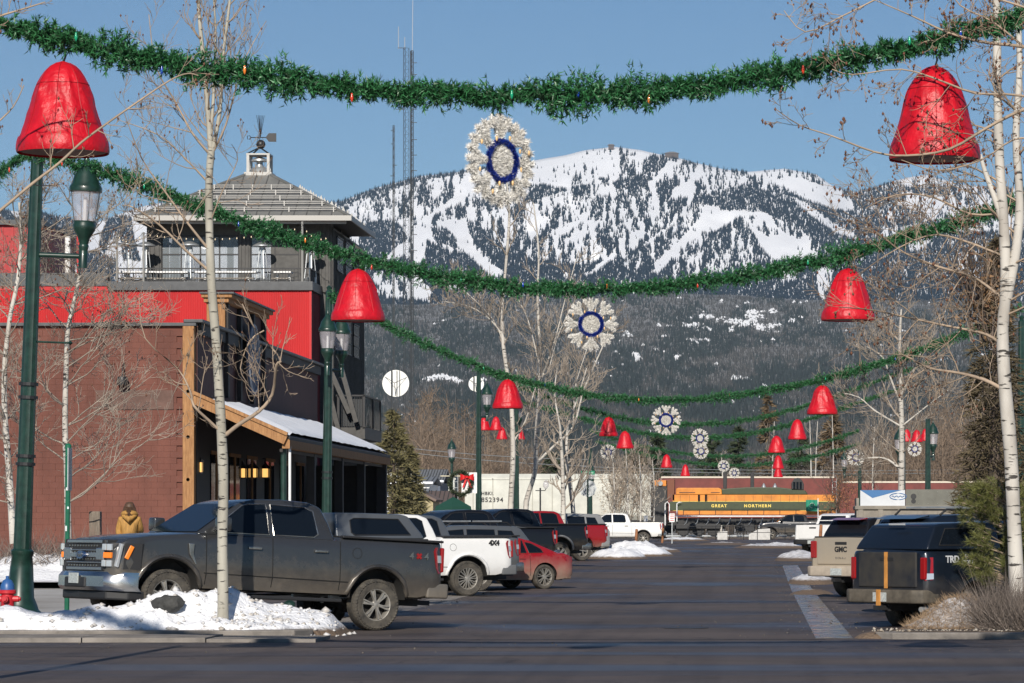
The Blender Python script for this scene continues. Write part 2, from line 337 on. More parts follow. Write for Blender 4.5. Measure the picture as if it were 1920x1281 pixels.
POLY = [  # (wood density, outline in photo pixels); later ones override
 (.52,[(630,370),(880,312),(880,340),(800,400),(760,420),(630,425)]),
 (.95,[(600,360),(700,345),(870,312),(960,300),(960,309),(870,326),(780,343),(700,368),(630,392),(600,400)]),
 (.62,[(640,400),(760,410),(770,470),(700,500),(640,520)]),
 (.30,[(640,395),(740,400),(700,420),(640,430)]),
 (1.0,[(690,420),(735,413),(752,428),(765,448),(735,472),(705,500),(672,520),(672,430)]),
 (.06,[(735,470),(765,448),(772,470),(745,490),(725,492)]),
 (.02,[(870,330),(1000,315),(1010,345),(900,365),(815,405),(806,430),(815,452),(805,482),(776,500),(771,440),(790,413),(850,372)]),
 (.75,[(880,365),(945,345),(1000,375),(960,420),(900,412),(850,412),(860,385)]),
 (.02,[(815,415),(870,412),(885,440),(890,468),(948,515),(925,524),(888,492),(868,470),(852,452),(835,440),(818,428)]),
 (1.0,[(808,430),(835,430),(856,450),(856,466),(830,458),(812,448)]),
 (1.0,[(800,452),(815,460),(840,474),(878,478),(890,505),(885,520),(800,512),(797,470)]),
 (.97,[(874,412),(900,430),(918,442),(950,470),(985,462),(1000,500),(960,520),(925,492),(893,462),(880,440)]),
 (.12,[(980,300),(1060,288),(1140,272),(1196,282),(1215,298),(1150,330),(1100,348),(1000,362),(990,330)]),
 (.35,[(1120,285),(1160,278),(1200,290),(1190,315),(1150,325)]),
 (.20,[(1030,320),(1100,310),(1130,335),(1060,350)]),
 (.90,[(990,350),(1020,348),(1064,358),(1050,372),(1000,376)]),
 (.64,[(1000,376),(1100,350),(1225,340),(1225,420),(1160,480),(1090,500),(960,480)]),
 (.03,[(985,385),(1010,382),(1015,420),(1000,450),(988,440)]),
 (.08,[(1050,432),(1095,398),(1112,394),(1085,425),(1050,450)]),
 (.10,[(1060,450),(1100,430),(1130,405),(1120,430),(1075,458)]),
 (.98,[(1203,306),(1232,288),(1268,298),(1245,318),(1205,328)]),
 (.95,[(1148,345),(1180,332),(1222,330),(1215,350),(1160,356)]),
 (.02,[(1190,276),(1230,292),(1205,300),(1190,290)]),
 (.80,[(1190,272),(1235,284),(1275,297),(1330,305),(1330,312),(1280,306),(1232,294)]),
 (.02,[(1255,302),(1282,305),(1240,332),(1230,352),(1236,378),(1236,404),(1222,404),(1222,370),(1214,346),(1236,325)]),
 (.98,[(1230,346),(1266,335),(1278,342),(1262,358),(1256,375),(1240,378),(1231,368)]),
 (.35,[(1270,312),(1312,305),(1300,330),(1270,338)]),
 (.03,[(1260,356),(1290,345),(1310,308),(1340,308),(1352,318),(1312,336),(1300,372),(1262,373)]),
 (.22,[(1312,312),(1345,310),(1400,335),(1425,350),(1330,342)]),
 (.95,[(1250,378),(1290,372),(1285,392),(1250,392)]),
 (.55,[(1298,345),(1420,345),(1445,385),(1330,372)]),
 (.75,[(1236,395),(1320,380),(1310,415),(1270,455),(1230,500),(1180,515),(1170,480),(1225,420)]),
 (.97,[(1300,364),(1330,368),(1400,345),(1470,375),(1530,400),(1590,436),(1612,480),(1560,480),(1500,430),(1430,398),(1350,396),(1312,382)]),
 (.03,[(1320,385),(1350,390),(1362,410),(1330,432),(1290,457),(1260,487),(1237,515),(1220,515),(1240,482),(1280,446),(1310,415)]),
 (.88,[(1362,412),(1335,440),(1295,470),(1262,500),(1262,530),(1420,500),(1430,470),(1400,425),(1395,412)]),
 (.35,[(1290,480),(1320,472),(1330,490),(1290,500)]),
 (.03,[(1358,395),(1396,394),(1402,408),(1380,412),(1340,438),(1330,436)]),
 (.04,[(1395,398),(1432,398),(1472,438),(1512,455),(1534,492),(1500,487),(1450,492),(1428,466),(1404,428)]),
 (.60,[(1405,406),(1430,414),(1462,440),(1440,446),(1412,426)]),
 (.80,[(1380,415),(1404,428),(1420,460),(1400,480),(1370,450)]),
 (.08,[(1150,474),(1162,478),(1110,517),(1094,520)]), (.08,[(1240,434),(1252,430),(1216,462),(1204,463)]),
 (.10,[(1190,440),(1205,430),(1215,440),(1195,455)]),
 (.45,[(1395,318),(1470,312),(1535,322),(1570,350),(1605,388),(1590,402),(1520,380),(1440,342)]),
 (.12,[(1455,342),(1500,332),(1580,366),(1602,392),(1570,397),(1500,372)]),
 (.92,[(1440,345),(1500,372),(1570,397),(1640,400),(1660,470),(1600,470),(1540,415)]),
 (.15,[(1480,370),(1500,375),(1560,418),(1600,440),(1610,452),(1570,440),(1530,415)]),
 (.90,[(1590,352),(1640,346),(1690,342),(1690,380),(1730,420),(1640,430),(1600,395)]),
 (.25,[(1680,340),(1740,328),(1795,346),(1740,354)]), (.92,[(1680,352),(1795,350),(1800,366),(1720,366)]),
 (.18,[(1720,366),(1790,374),(1832,396),(1800,410),(1740,402),(1680,386)]),
 (.25,[(1650,395),(1670,395),(1680,425),(1665,418)]),
 (.85,[(1800,350),(1925,355),(2300,345),(2300,430),(1840,400)]),
 (.95,[(1530,492),(1612,452),(1720,440),(2300,420),(2300,640),(1530,640)]),
 (.08,[(1700,452),(1748,452),(1730,470),(1705,472)]), (.40,[(1798,474),(1842,480),(1835,530),(1790,512)]),
 (.25,[(1530,503),(1562,500),(1556,540),(1545,575),(1532,545)]), (.2,[(1636,575),(1672,580),(1660,592)]), (.15,[(1460,510),(1500,503),(1490,530),(1470,530)]),
 (.02,[(770,515),(786,515),(812,552),(800,566),(772,562)]), (.35,[(690,512),(770,518),(770,562),(720,562)]),
 (.9,[(786,515),(840,515),(840,552),(812,552)]), (.08,[(840,530),(872,528),(880,542),(842,548)]),
 (.97,[(-1500,300),(165,300),(165,600),(-1500,600)]), (.25,[(20,395),(45,396),(42,412),(22,408)]),
 (.03,[(160,430),(235,402),(300,388),(420,385),(420,560),(140,560),(140,500)]),
 (.97,[(203,412),(244,404),(250,440),(262,490),(232,490),(224,440),(205,452),(196,478),(186,462),(192,435)]),
 (.97,[(160,478),(180,470),(216,492),(222,530),(150,530)]),
]
def inpoly(px, py, poly):
    c = np.zeros(len(px), bool); n = len(poly)
    for i in range(n):
        x1, y1 = poly[i]; x2, y2 = poly[(i + 1) % n]
        if y1 == y2: continue
        c ^= ((y1 > py) != (y2 > py)) & (px < (x2 - x1) * (py - y1) / (y2 - y1) + x1)
    return c
def mdens(px, py):
    qx = px + 5 * (fnoise(px / 9, py / 9, 21) - .5); qy = py + 5 * (fnoise(px / 9, py / 9, 22) - .5)
    d = np.full(len(px), .6); d[(py > 490)] = .93
    for v, poly in POLY: d[inpoly(qx, qy, poly)] = v
    ns = fnoise(px / 6, py / 20, 31, 3)
    mid = (d > .15) & (d < .9); d[mid] = np.clip((ns[mid] - .5) * 3.2 + d[mid] * .79, 0.02, 1)
    return d
def trees_np(px, py, d, hmin, hmax, asp, sides, rng):
    base = unproj(px, py, d); n = len(px); h = rng.uniform(hmin, hmax, n) * np.where(rng.random(n) < .25, .6, 1); r = h * asp * rng.uniform(.8, 1.2, n)
    a = rng.uniform(0, 6.28, n); V = np.empty((n, sides + 1, 3)); base[:, 2] -= h * .12
    for k in range(sides):
        t = a + 2 * math.pi * k / sides; V[:, k, 0] = base[:, 0] + np.cos(t) * r; V[:, k, 1] = base[:, 1] + np.sin(t) * r; V[:, k, 2] = base[:, 2] + h * rng.uniform(.0, .12, n)
    V[:, sides] = base; V[:, sides, 2] += h * 1.12
    o = np.arange(n)[:, None] * (sides + 1)
    f = np.concatenate([np.concatenate([o + k, o + (k + 1) % sides, o + sides], 1)[:, None] for k in range(sides)], 1).reshape(-1, 3)
    return V.reshape(-1, 3), f
rng = np.random.default_rng(11)
n = 260000; px = rng.uniform(-260, 2260, n); py = rng.uniform(265, 585, n)
keep = (py > ysky(px) + 1) & (py < footy(px) + 14) & ((px < 330) | (px > 560)); px = px[keep]; py = py[keep]
dn = mdens(px, py); keep = rng.random(len(px)) < np.where(dn < .15, dn * .10, np.where(dn > .8, 1.0, dn ** 1.8)); px = px[keep]; py = py[keep]
V, Fc = trees_np(px, py, mdepth(px, py), 7.5, 14, .18, 5, rng)
m_fir = M('mountain_forest', (.012, .024, .038), .95, island=.3, spec=.1)
link('mountain_forest', mesh_np('mountain_forest', V, Fc), None, m_fir, 'dark conifer forest between the snowy ski runs of the mountain', 'forest', kind='stuff')
n = 230000; px = rng.uniform(-260, 2260, n); py = 545 + 345 * rng.random(n) ** .9
keep = (py > footy(px) + 2) & ((px < 60) | (px > 560)); px = px[keep]; py = py[keep]
pat = fnoise(px / 26, py / 9, 41, 4); band = np.exp(-((py - 600) / 25) ** 2) * np.exp(-((px - 1350) / 160) ** 2) + np.exp(-((py - 640) / 7) ** 2) * .8 * np.exp(-((px - 1380) / 70) ** 2) + np.exp(-((py - 708) / 9) ** 2) * np.exp(-((px - 1410) / 60) ** 2) + np.exp(-((py - 710) / 14) ** 2) * np.exp(-((px - 840) / 70) ** 2) + .7 * np.exp(-((py - 650) / 40) ** 2) * np.exp(-((px - 1150) / 60) ** 2)
keep = rng.random(len(px)) > np.clip((pat - .77 + .24 * band) * 12, 0, .96); gap = ~keep
# snowy clearings: low mounds of snow lying in the gaps of the wood
gp = gap & (rng.random(len(px)) < .55); cx, cy = px[gp], py[gp]; cd = fdepth(cx, cy)
cv, cf = trees_np(cx, cy, cd - 6, 3, 5, 1.0, 5, rng)
link('snow_clearings', mesh_np('snow_clearings', cv, cf), None, m_msnow, 'patches of snow in clearings of the grey wooded foothill', 'snow', kind='stuff')
px = px[keep]; py = py[keep]; con = fnoise(px / 45, py / 20, 51, 3) + rng.normal(0, .08, len(px)) > .5
V, Fc = trees_np(px[con], py[con], fdepth(px[con], py[con]), 6, 11.5, .18, 4, rng)
m_fir2 = M('foothill_conifers', (.032, .041, .039), .95, island=.4, spec=.1)
link('foothill_forest', mesh_np('foothill_forest', V, Fc), None, m_fir2, 'dark evergreens of the wooded foothill below the ski slopes', 'forest', kind='stuff')
px, py = px[~con], py[~con]; V, Fc = trees_np(px, py, fdepth(px, py), 5, 9.5, .14, 4, rng)
m_bare = M('foothill_bare_trees', (.066, .065, .060), .95, island=.45, spec=.1)
link('foothill_bare_wood', mesh_np('foothill_bare_wood', V, Fc), None, m_bare, 'grey leafless trees of the wooded foothill below the ski slopes', 'forest', kind='stuff')
# lodge on the summit ridge and a lift hut
def lodge(px0, px1, py, h, label):
    d = float(mdepth(np.array([(px0 + px1) / 2.]), np.array([py + 2.]))[0]) - 30; s = F / d
    a = P(px0, py, s); b = P(px1, py, s); t = thing('summit_lodge', ((a.x + b.x) / 2, d, a.z - 6), label, 'building')
    MB().box(a.x, b.x, d - 8, d + 8, a.z - 8, a.z + h * .6).build('wall', M('lodge_wall', (.09, .07, .06), .8), t)
    MB().prism([(a.x - 3, a.z + h * .6), (b.x + 3, a.z + h * .6), ((a.x + b.x) / 2 + 6, a.z + h), ((a.x + b.x) / 2 - 6, a.z + h)], d - 10, d + 10).build('roof', M('lodge_roof', (.12, .11, .11), .7), t)
lodge(1247, 1272, 292, 11, 'dark lodge on the ridge right of the mountain summit')
lodge(1141, 1151, 276, 8, 'small hut on the very summit of the snowy mountain')

# ------------------------------------------------------------------ air
hz = bpy.data.materials.new('haze'); hz.use_nodes = True; hn = hz.node_tree.nodes; hn.remove(hn['Principled BSDF'])
pv = hn.new('ShaderNodeVolumePrincipled'); pv.inputs['Color'].default_value = (.60, .78, 1.0, 1); pv.inputs['Density'].default_value = 2.2e-5; pv.inputs['Anisotropy'].default_value = 0.0
hz.node_tree.links.new(pv.outputs[0], hn['Material Output'].inputs['Volume'])
link('haze', MB().box(-9500, 9500, -300, 14500, -6, 2100).data('haze'), None, hz, 'thin blue winter air between the town and the mountain', 'haze', kind='stuff')
# ------------------------------------------------------------------ brown block building with porch
m_block = M('painted_block', (.150, .055, .039), .85, var=.22, scale=.9, bump=.5, bscale=35, stretch=(1, 1, .45), world=True)
m_mortar = M('block_joint', (.143, .053, .038), .9)
m_maroon = M('maroon_siding', (.075, .024, .021), .7, var=.3, scale=2, stretch=(1, 6, .5))
m_dark = M('dark_trim', (.018, .014, .013), .6, var=.3)
m_cap = M('grey_metal_cap', (.075, .078, .082), .45, metal=.3, var=.15)
m_red = M('red_corrugated', (.46, .013, .015), .42, var=.16, scale=.7, stretch=(1, 1, .25), spec=.4)
m_redd = M('red_panel', (.36, .014, .016), .5, var=.15)
m_steel = M('charcoal_steel', (.060, .058, .055), .5, metal=.2, var=.25)
YA = 110.5; SA = 57.0; ZA = 8.31; XC = -18.54
bA = thing('block_building', (-24, YA + 10, 0), 'brown painted block building with timber corner post and snowy porch', 'building')
wl_ = MB().box(-34, -18.92, YA + .05, 141, -.2, ZA - .06).box(-18.92, XC, YA + .3, 141, -.2, ZA - .06).build('wall_core', m_mortar, bA)
bm0 = MB().box(-.2088, .2088, 0, .08, -.0990, .0990).data('block', bevel=.003, seg=1); bm0.materials.append(m_block)
rest = MB(); cells = []
for r in range(40):
    z = .42 + .2 * r
    if z > ZA - .12: break
    for c in range(26):
        x = -19.13 - .42 * c - (.21 if r % 2 else 0); cells.append((x, z))
cells.sort(key=lambda c: -c[0] * 1.0 - abs(c[1] - 5.2) * -.9)
cells.sort(key=lambda c: (c[0] < -24.2, abs(c[1] - 5.6) + abs(c[0] + 20.5) * .55))
for i, (x, z) in enumerate(cells):
    dy = RND.uniform(-.006, .006)
    if i < 300:
        o = link('block', bm0, bA); o.location = (x + 24, YA - .008 + dy - (YA + 10), z)
    else: rest.box(x - .2075, x + .2075, YA - .008 + dy, YA + .055, z - .0985, z + .0985)
rest.build('blockwork', m_block, bA, kind='stuff')
MB().box(-34, XC + .06, YA - .1, YA + .35, ZA - .06, ZA + .05).build('coping', m_cap, bA, bevel=.01)
MB().box(-18.92, XC, YA - .12, YA + .28, -.1, ZA - .065).build('corner_post', m_wood, bA, bevel=.02)
m_bolt = M('bolt_washer', (.5, .5, .5), .4, metal=.5)
for z in (1.7, 3.2, 4.6, 6.1, 7.3):
    MB().lathe([(0, 0), (.06, 0), (.06, .03), (0, .045)], 10, (-18.74, YA - .12, z), 'y').build('bolt', m_bolt, bA)
MB().lathe([(0.05, 0), (.16, -.02), (.2, -.14), (.17, -.3), (0, -.34)], 12, (PX(233, SA), YA - .3, ZY(712, SA) + .1)).tube([(PX(233, SA), YA - .3, ZY(712, SA) + .1), (PX(233, SA), YA - .3, ZY(690, SA)), (PX(233, SA), YA, ZY(680, SA))], .025, 6).build('wall_lamp', m_black, bA, smooth=40)
MB().box(PX(180, SA), PX(326, SA), YA - .045, YA - .034, ZY(768, SA), ZY(732, SA)).build('faded_paint_panel', M('faded_panel', (.13, .075, .06), .9, var=.2), bA)
# street front
fr = MB().box(XC - .3, XC + .04, YA + .28, 141, 6.0, ZA - .07)
fr.build('street_front', m_maroon, bA)
MB().box(XC - .35, XC + .3, YA - .13, 141.2, ZA + .05, ZA + .16).build('cornice', m_cap, bA, bevel=.02)
MB().box(XC, XC + .18, YA + .3, 141, ZA - .32, ZA + .045).build('cornice_frieze', m_dark, bA)
# raised timber false front
y0, y1 = 115.8, 125.0; zt = ZY(560, 54.3)
MB().box(-18.98, XC + .1, y0, y1, ZA - .06, zt).build('false_front', m_maroon, bA)
MB().box(-19.0, XC + .18, y0 - .14, y0 + .28, ZA + .17, zt - .04).build('false_front_post', m_wood, bA, bevel=.03)
MB().box(-19.15, XC + .45, y0 - .35, y1 + .3, zt, zt + .13).box(-19.08, XC + .32, y0 - .25, y1 + .2, zt - .16, zt - .002).build('false_front_cornice', m_wood, bA, bevel=.02)
MB().box(-19.2, XC + .52, y0 - .42, y1 + .36, zt + .131, zt + .19).build('false_front_cap', m_cap, bA)
for y in (y0 + .1, y0 + 3.0, y0 + 6.0, y1 - .4): MB().box(XC + .1, XC + .26, y, y + .3, 6.1, zt - .17).build('pilaster', m_dark, bA, bevel=.02)
# round sign on the false front
sg = thing('round_sign', (XC + .45, 120.6, ZY(675, 52)), 'round slate blue sign with pale lettering on the false front', 'sign')
def disc(r, x0, x1, ry=1): return MB().lathe([(0, x0), (r, x0), (r, x1), (0, x1)], 40, (XC + .45, 120.6, ZY(675, 52)), 'x')
disc(1.28, -.1, -.02).build('backing', M('sign_blue', (.06, .08, .13), .6, var=.2), sg)
ring = MB(); 
for k in range(40):
    a = 2*math.pi*k/40; b = 2*math.pi*(k+1)/40; c = (XC + .45, 120.6, ZY(675, 52))
    ring.beam((c[0]+.0, c[1]+1.2*math.cos(a), c[2]+1.2*math.sin(a)), (c[0]+.0, c[1]+1.2*math.cos(b), c[2]+1.2*math.sin(b)), .05, .09)
ring.build('rim', M('sign_pale', (.30, .33, .38), .6), sg)
c = sg.location
mk = MB()
for a in (-.45, 0, .45): mk.prism([(c.y + a - .22, c.z + .35), (c.y + a - .1, c.z + .35), (c.y + a, c.z + .72), (c.y + a + .1, c.z + .35), (c.y + a + .22, c.z + .35), (c.y + a, c.z + .95)], c.x - .015, c.x + .01, 'yz')
for i in range(6): mk.box(c.x - .015, c.x + .01, c.y - .75 + i * .26, c.y - .57 + i * .26, c.z - .12, c.z + .16)
for i in range(4): mk.box(c.x - .015, c.x + .01, c.y - .45 + i * .24, c.y - .29 + i * .24, c.z - .62, c.z - .34)
mk.build('lettering', M('sign_pale', (.5, .54, .6), .6), sg)
# porch
ze = 4.68; zw = 6.0; XE = -15.56; YE = 140.5
def roofpt(t, y, dz=0): return (XC + (XE - XC) * t, y, zw + (ze - zw) * t + dz)
sl = (ze - zw) / (XE - XC)
dk = MB(); dk.add([roofpt(0, YA - .2), roofpt(1.06, YA - .2), roofpt(1.06, YE), roofpt(0, YE), roofpt(0, YA - .2, -.1), roofpt(1.06, YA - .2, -.1), roofpt(1.06, YE, -.1), roofpt(0, YE, -.1)],
                  [(0,1,2,3),(7,6,5,4),(0,4,5,1),(1,5,6,2),(2,6,7,3),(3,7,4,0)])
pr = dk.build('porch_roof', m_dark, bA)
rk = MB(); rk.beam(Vector(roofpt(0, YA - .28, -.16)), Vector(roofpt(1.02, YA - .28, -.16)), .14, .3); rk.build('rake_board', m_wood, pr, world=False) if False else rk.build('rake_board', m_wood, bA)
rk = MB(); rk.beam(Vector(roofpt(0, YA - .34, .06)), Vector(roofpt(1.04, YA - .34, .06)), .14, .11); rk.build('rake_trim', m_wood, bA)
MB().beam((XE + .05, YA - .2, ze - .3), (XE + .05, YE, ze - .3), .25, .32).build('eave_beam', m_wood, bA)
MB().beam((XE - .12, YA - .1, ze - .52), (XE - .12, YE, ze - .52), .1, .1).build('gutter_pipe', m_dark, bA)
# rafters
for k in range(14):
    y = YA + 1.0 + k * 2.2; MB().beam(Vector(roofpt(.02, y, -.2)), Vector(roofpt(1.0, y, -.2)), .1, .16).build('rafter', m_wood, bA)
def snowroof(u, v):
    y = YA + .6 + (YE - .4 - YA) * v; edge = .06 + .05 * mnoise.noise((y * .7, 3, 1)); lo = .07 + .16 * max(0, mnoise.noise((y * .35, 7, 2)) + .2)
    t = lo + (1.02 - lo) * u; th = .17 * min(1, min(u, 1 - u * .93) * 9, v * 30 + .05, (1 - v) * 30 + .05)
    return roofpt(t, y, .012 + th * (1 + .35 * mnoise.noise((t * 5, y * .9, 0))))
MB().grid(snowroof, 14, 90).build('porch_snow', m_snow, bA, smooth=80)
for i, (y, mt, w) in enumerate([(YA + .15, m_green, .12), (118.2, m_dark, .3), (126, m_dark, .32), (133, m_dark, .32), (139.8, m_dark, .42)]):
    if i == 0: MB().tube([(XE - .08, y, .5), (XE - .08, y, ze - .45)], .1, 12).build('porch_post', mt, bA, smooth=40); MB().tube([(XE + .14, y - .1, .4), (XE + .14, y - .1, ze - .4), (XE + .02, y - .1, ze - .2)], .045, 8).build('downpipe', m_white, bA, smooth=40)
    else: MB().box(XE - .35, XE - .35 + w, y, y + w, .3, ze - .45).build('porch_post', mt, bA, bevel=.02)
# shop front under the porch: dark wall with doors and windows
MB().box(XC - .2, XC + .02, YA + .28, 141, .2, 5.9).build('shop_front', m_dark, bA)
for k, y in enumerate((113.5, 117.5, 121.5, 126, 130, 134.5)):
    w = MB().box(XC + .02, XC + .06, y, y + 2.2, 1.4, 4.1).build('window', m_glass, bA)
    MB().box(XC + .06, XC + .1, y - .08, y + 2.28, 4.1, 4.22).box(XC + .06, XC + .1, y - .08, y + 2.28, 1.3, 1.4).box(XC + .06, XC + .1, y + 1.06, y + 1.14, 1.4, 4.1).build('frame', m_wood, w, world=False).location = (-bA.location)
MB().box(XC - 1.8, XC + 2.9, 140.9, 141.05, .2, 4.2).build('end_screen', m_dark, bA)
m_warm = M('lantern_glow', (1.0, .55, .16), .5, emit=1.1)
def lantern(px, py, s, k, label):
    c = P(px, py, s); t = thing('wall_lantern', c, label, 'lantern', 'porch lanterns')
    MB().box(c.x - .11, c.x + .11, c.y - .11, c.y + .11, c.z - .2, c.z + .12).build('glass', m_warm, t)
    MB().lathe([(.2, .12), (.17, .16), (.05, .3), (.02, .36), (0, .37)], 4, c).build('cap', m_black, t)
    fm = MB()
    for a in (-1, 1):
        for b in (-1, 1): fm.box(c.x + a*.12 - .015, c.x + a*.12 + .015, c.y + b*.12 - .015, c.y + b*.12 + .015, c.z - .22, c.z + .12)
    fm.box(c.x - .135, c.x + .135, c.y - .135, c.y + .135, c.z - .24, c.z - .201).build('frame', m_black, t)
    MB().tube([(c.x, c.y, c.z + .36), (c.x, c.y, c.z + .5), (c.x - .25, c.y, c.z + .5)], .02, 6).build('bracket', m_black, t)
lantern(373, 874, 56.5, 0, 'glowing wall lantern beside the timber corner post')
lantern(455, 885, 52.3, 1, 'glowing lantern nearest the corner in the row of small ones under the porch'); lantern(476, 885, 51.3, 2, 'second glowing lantern of the row under the porch, in the middle'); lantern(498, 885, 50.2, 3, 'glowing lantern farthest right in the row under the porch')
# ------------------------------------------------------------------ red metal building with roof pavilion
YB = 143.0; SB = F / YB; XBc = PX(582, SB); ZB = ZY(545, SB)
bB = thing('red_building', (-26, YB + 6, 0), 'bright red corrugated metal building rising behind the block building', 'building')
MB().box(-40, XBc - .05, YB + .06, YB + 16, -.1, ZB - .02).build('wall_core', m_redd, bB)
rib = MB(); n = int((XBc + 40) / .075); vs = []
for i in range(n * 4 + 1):
    x = -40 + .075 / 4 * i; yo = (0, 0, -.022, -.022)[i % 4]; vs += [(x, YB + yo + .03, 6.0), (x, YB + yo + .03, ZB)]
rib.add(vs, [(2*i, 2*i+2, 2*i+3, 2*i+1) for i in range(n * 4)]); rib.build('corrugated_front', m_red, bB)
MB().box(XBc - .05, XBc + .05, YB - .03, YB + .1, 5.5, ZB).build('corner_trim', m_red, bB)
MB().box(XBc - .05, XBc, YB + .1, YB + 4, 0, ZB - .02).build('street_side', M('shaded_red_panel', (.16, .012, .02), .6, var=.2), bB)  # same red cladding, its shade put into a darker colour
for k in range(9): MB().box(XBc, XBc + .03, YB + .4 + k * .4, YB + .46 + k * .4, 0, ZB - .03).build('side_rib', M('shaded_red_panel', (.2, .02, .025)), bB)
zc = ZY(528, SB); xs = PX(203, SB)
MB().box(xs, XBc + .12, YB - .12, YB + .5, ZB, zc).build('parapet_cap', m_cap, bB, bevel=.02)
MB().box(-40, xs - .01, YB - .06, YB + .5, ZB + .18, ZY(512, SB)).build('parapet_cap', m_cap, bB, bevel=.02)
MB().box(-40, xs - .01, YB - .02, YB + .4, ZB, ZB + .18).build('parapet_red', m_red, bB)
MB().box(XBc - .3, XBc + .12, YB + .5, YB + 4, ZB, zc).build('parapet_cap', m_cap, bB)
MB().box(-40, XBc - .3, YB + .5, YB + 16, ZB - .02, zc - .25).build('roof_deck', M('deck_boards', (.13, .12, .11), .8, var=.2), bB)
# penthouse at the left
ph = thing('roof_penthouse', (-34, 152, zc), 'red roof penthouse with grey cap at the left frame edge', 'penthouse')
xp = PX(76, 42); zp = ZY(422, 42)
MB().box(-40, xp, 150, 157.5, zc - .3, zp).build('wall', m_redd, ph)
for k in range(17): MB().box(xp - .35 - k * .45, xp - .3 - k * .45, 149.97, 150, zc - .3, zp).build('panel_seam', m_redd, ph)
MB().box(-40.1, xp + .12, 149.8, 157.6, zp, zp + .22).build('cap', m_cap, ph)
MB().box(-40.1, xp + .5, 149.2, 149.95, zc - .1, zc + .25).build('rooftop_duct', m_galv, ph)
MB().box(xp + .9, xp + 1.15, 153.5, 153.75, zc - .3, zp - .1).build('flue', m_red, ph)
MB().tube([(xp + .7, 152.5, zc + .8), (xp + .7, 152.5, zp - .3)], .13, 10).build('tank', m_white, ph, smooth=40)
# dark stair tower under the pavilion
XT = -18.56
tw = thing('stair_tower', (-20, 152, 0), 'charcoal batten clad stair tower right of the red building', 'tower')
MB().box(-21.2, XT, 146.1, 158, -.1, 14.7).build('wall', m_steel, tw)
for k in range(26): MB().box(XT, XT + .05, 146.3 + k * .46, 146.38 + k * .46, 2, 14.6).build('batten', m_steel, tw)
for k in range(6): MB().box(-18.6 - .42 * k - .06, -18.6 - .42 * k, 146.04, 146.1, 2, 12.3).build('batten', m_steel, tw)
for k, z in enumerate((9.4, 12.9)):
    for y in (147.6, 150.6, 153.6):
        w = MB().box(XT + .02, XT + .07, y, y + 2.0, z, z + 1.5).build('window', m_glass, tw)
        for zz in (z, z + .5, z + 1.0, z + 1.5): MB().box(XT + .07, XT + .1, y, y + 2.0, zz - .025, zz + .025).build('glazing_bar', m_black, w, world=False).location = -tw.location
# steel balcony and braces
sb = F / 150; bl = thing('steel_balcony', (-18, 148, 6), 'black steel balcony with diagonal braces on the stair tower', 'balcony')
xb = PX(700, sb); zf = ZY(795, sb); zr = ZY(747, sb)
MB().box(XT + .06, xb, 146.8, 153.2, zf - .75, zf - .25).build('floor_frame', m_steel, bl)
for x, yy in ((XT + .2, 146.85), (xb - .05, 146.85), (xb - .05, 150), (xb - .05, 153.1)): MB().box(x - .05, x + .05, yy - .05, yy + .05, zf - .3, zr).build('rail_post', m_black, bl)
MB().beam((XT + .1, 146.85, zr), (xb, 146.85, zr), .1, .07).beam((xb - .05, 146.85, zr), (xb - .05, 153.1, zr), .1, .07).build('top_rail', m_black, bl)
br = MB()
for k in range(14): br.box(xb - .06, xb - .03, 147.1 + k * .43, 147.13 + k * .43, zf - .25, zr - .03)
for k in range(9): br.box(XT + .35 + k * .11, XT + .37 + k * .11, 146.84, 146.87, zf - .25, zr - .03)
br.build('balusters', m_black, bl)
MB().box(XT + .4, xb - .12, 146.9, 146.94, zf - .2, zr - .15).build('mesh_panel', M('balcony_mesh', (.05, .055, .06), .6, alpha=.55), bl)
for (a, b) in (((600, 668), (640, 828)), ((640, 690), (668, 792)), ((622, 700), (655, 775))):
    MB().beam(P(a[0], a[1], F / 146.3), P(b[0], b[1], F / 146.3), .14, .2).build('brace', m_steel, bl)
# ------------------------------------------------------------------ pavilion on the roof
pvl = thing('roof_pavilion', (-22.1, 148.9, zc), 'glazed roof pavilion with grey hipped metal roof and cupola', 'pavilion')
SPv = F / 146.0; zpb = zc - .25; ztop = ZY(418, SPv)
XL = PX(275, SPv); XRr = XT
for a, b in ((275, 303), (447, 470), (560, 571), (597, 620)):
    MB().box(PX(a, SPv), PX(b, SPv), 146.0, 146.35, zpb, ztop).build('column', m_steel, pvl, bevel=.02)
    for q in (.2, .5, .8):
        x = PX(a + (b - a) * q, SPv); MB().box(x - .03, x + .03, 145.94, 146.0, zpb, ztop).build('column_rib', m_steel, pvl)
for y in (146.4, 149.5, 152.3):
    for x in (XL, XRr - .3): MB().box(x, x + .3, y, y + .35, zpb, ztop).build('column', m_steel, pvl)
for x in (XL + 2.5, XL + 5.2): MB().box(x, x + .25, 152.3, 152.6, zpb, ztop).build('column', m_steel, pvl)
MB().box(XL, XRr, 146.02, 146.3, ZY(440, SPv), ztop).build('head_band', m_steel, pvl)
MB().box(XL, XRr, 152.35, 152.6, ztop - .5, ztop).build('head_band', m_steel, pvl)
m_pane = M('clear_pane', (.30, .33, .35), .05, spec=.8, alpha=.42)
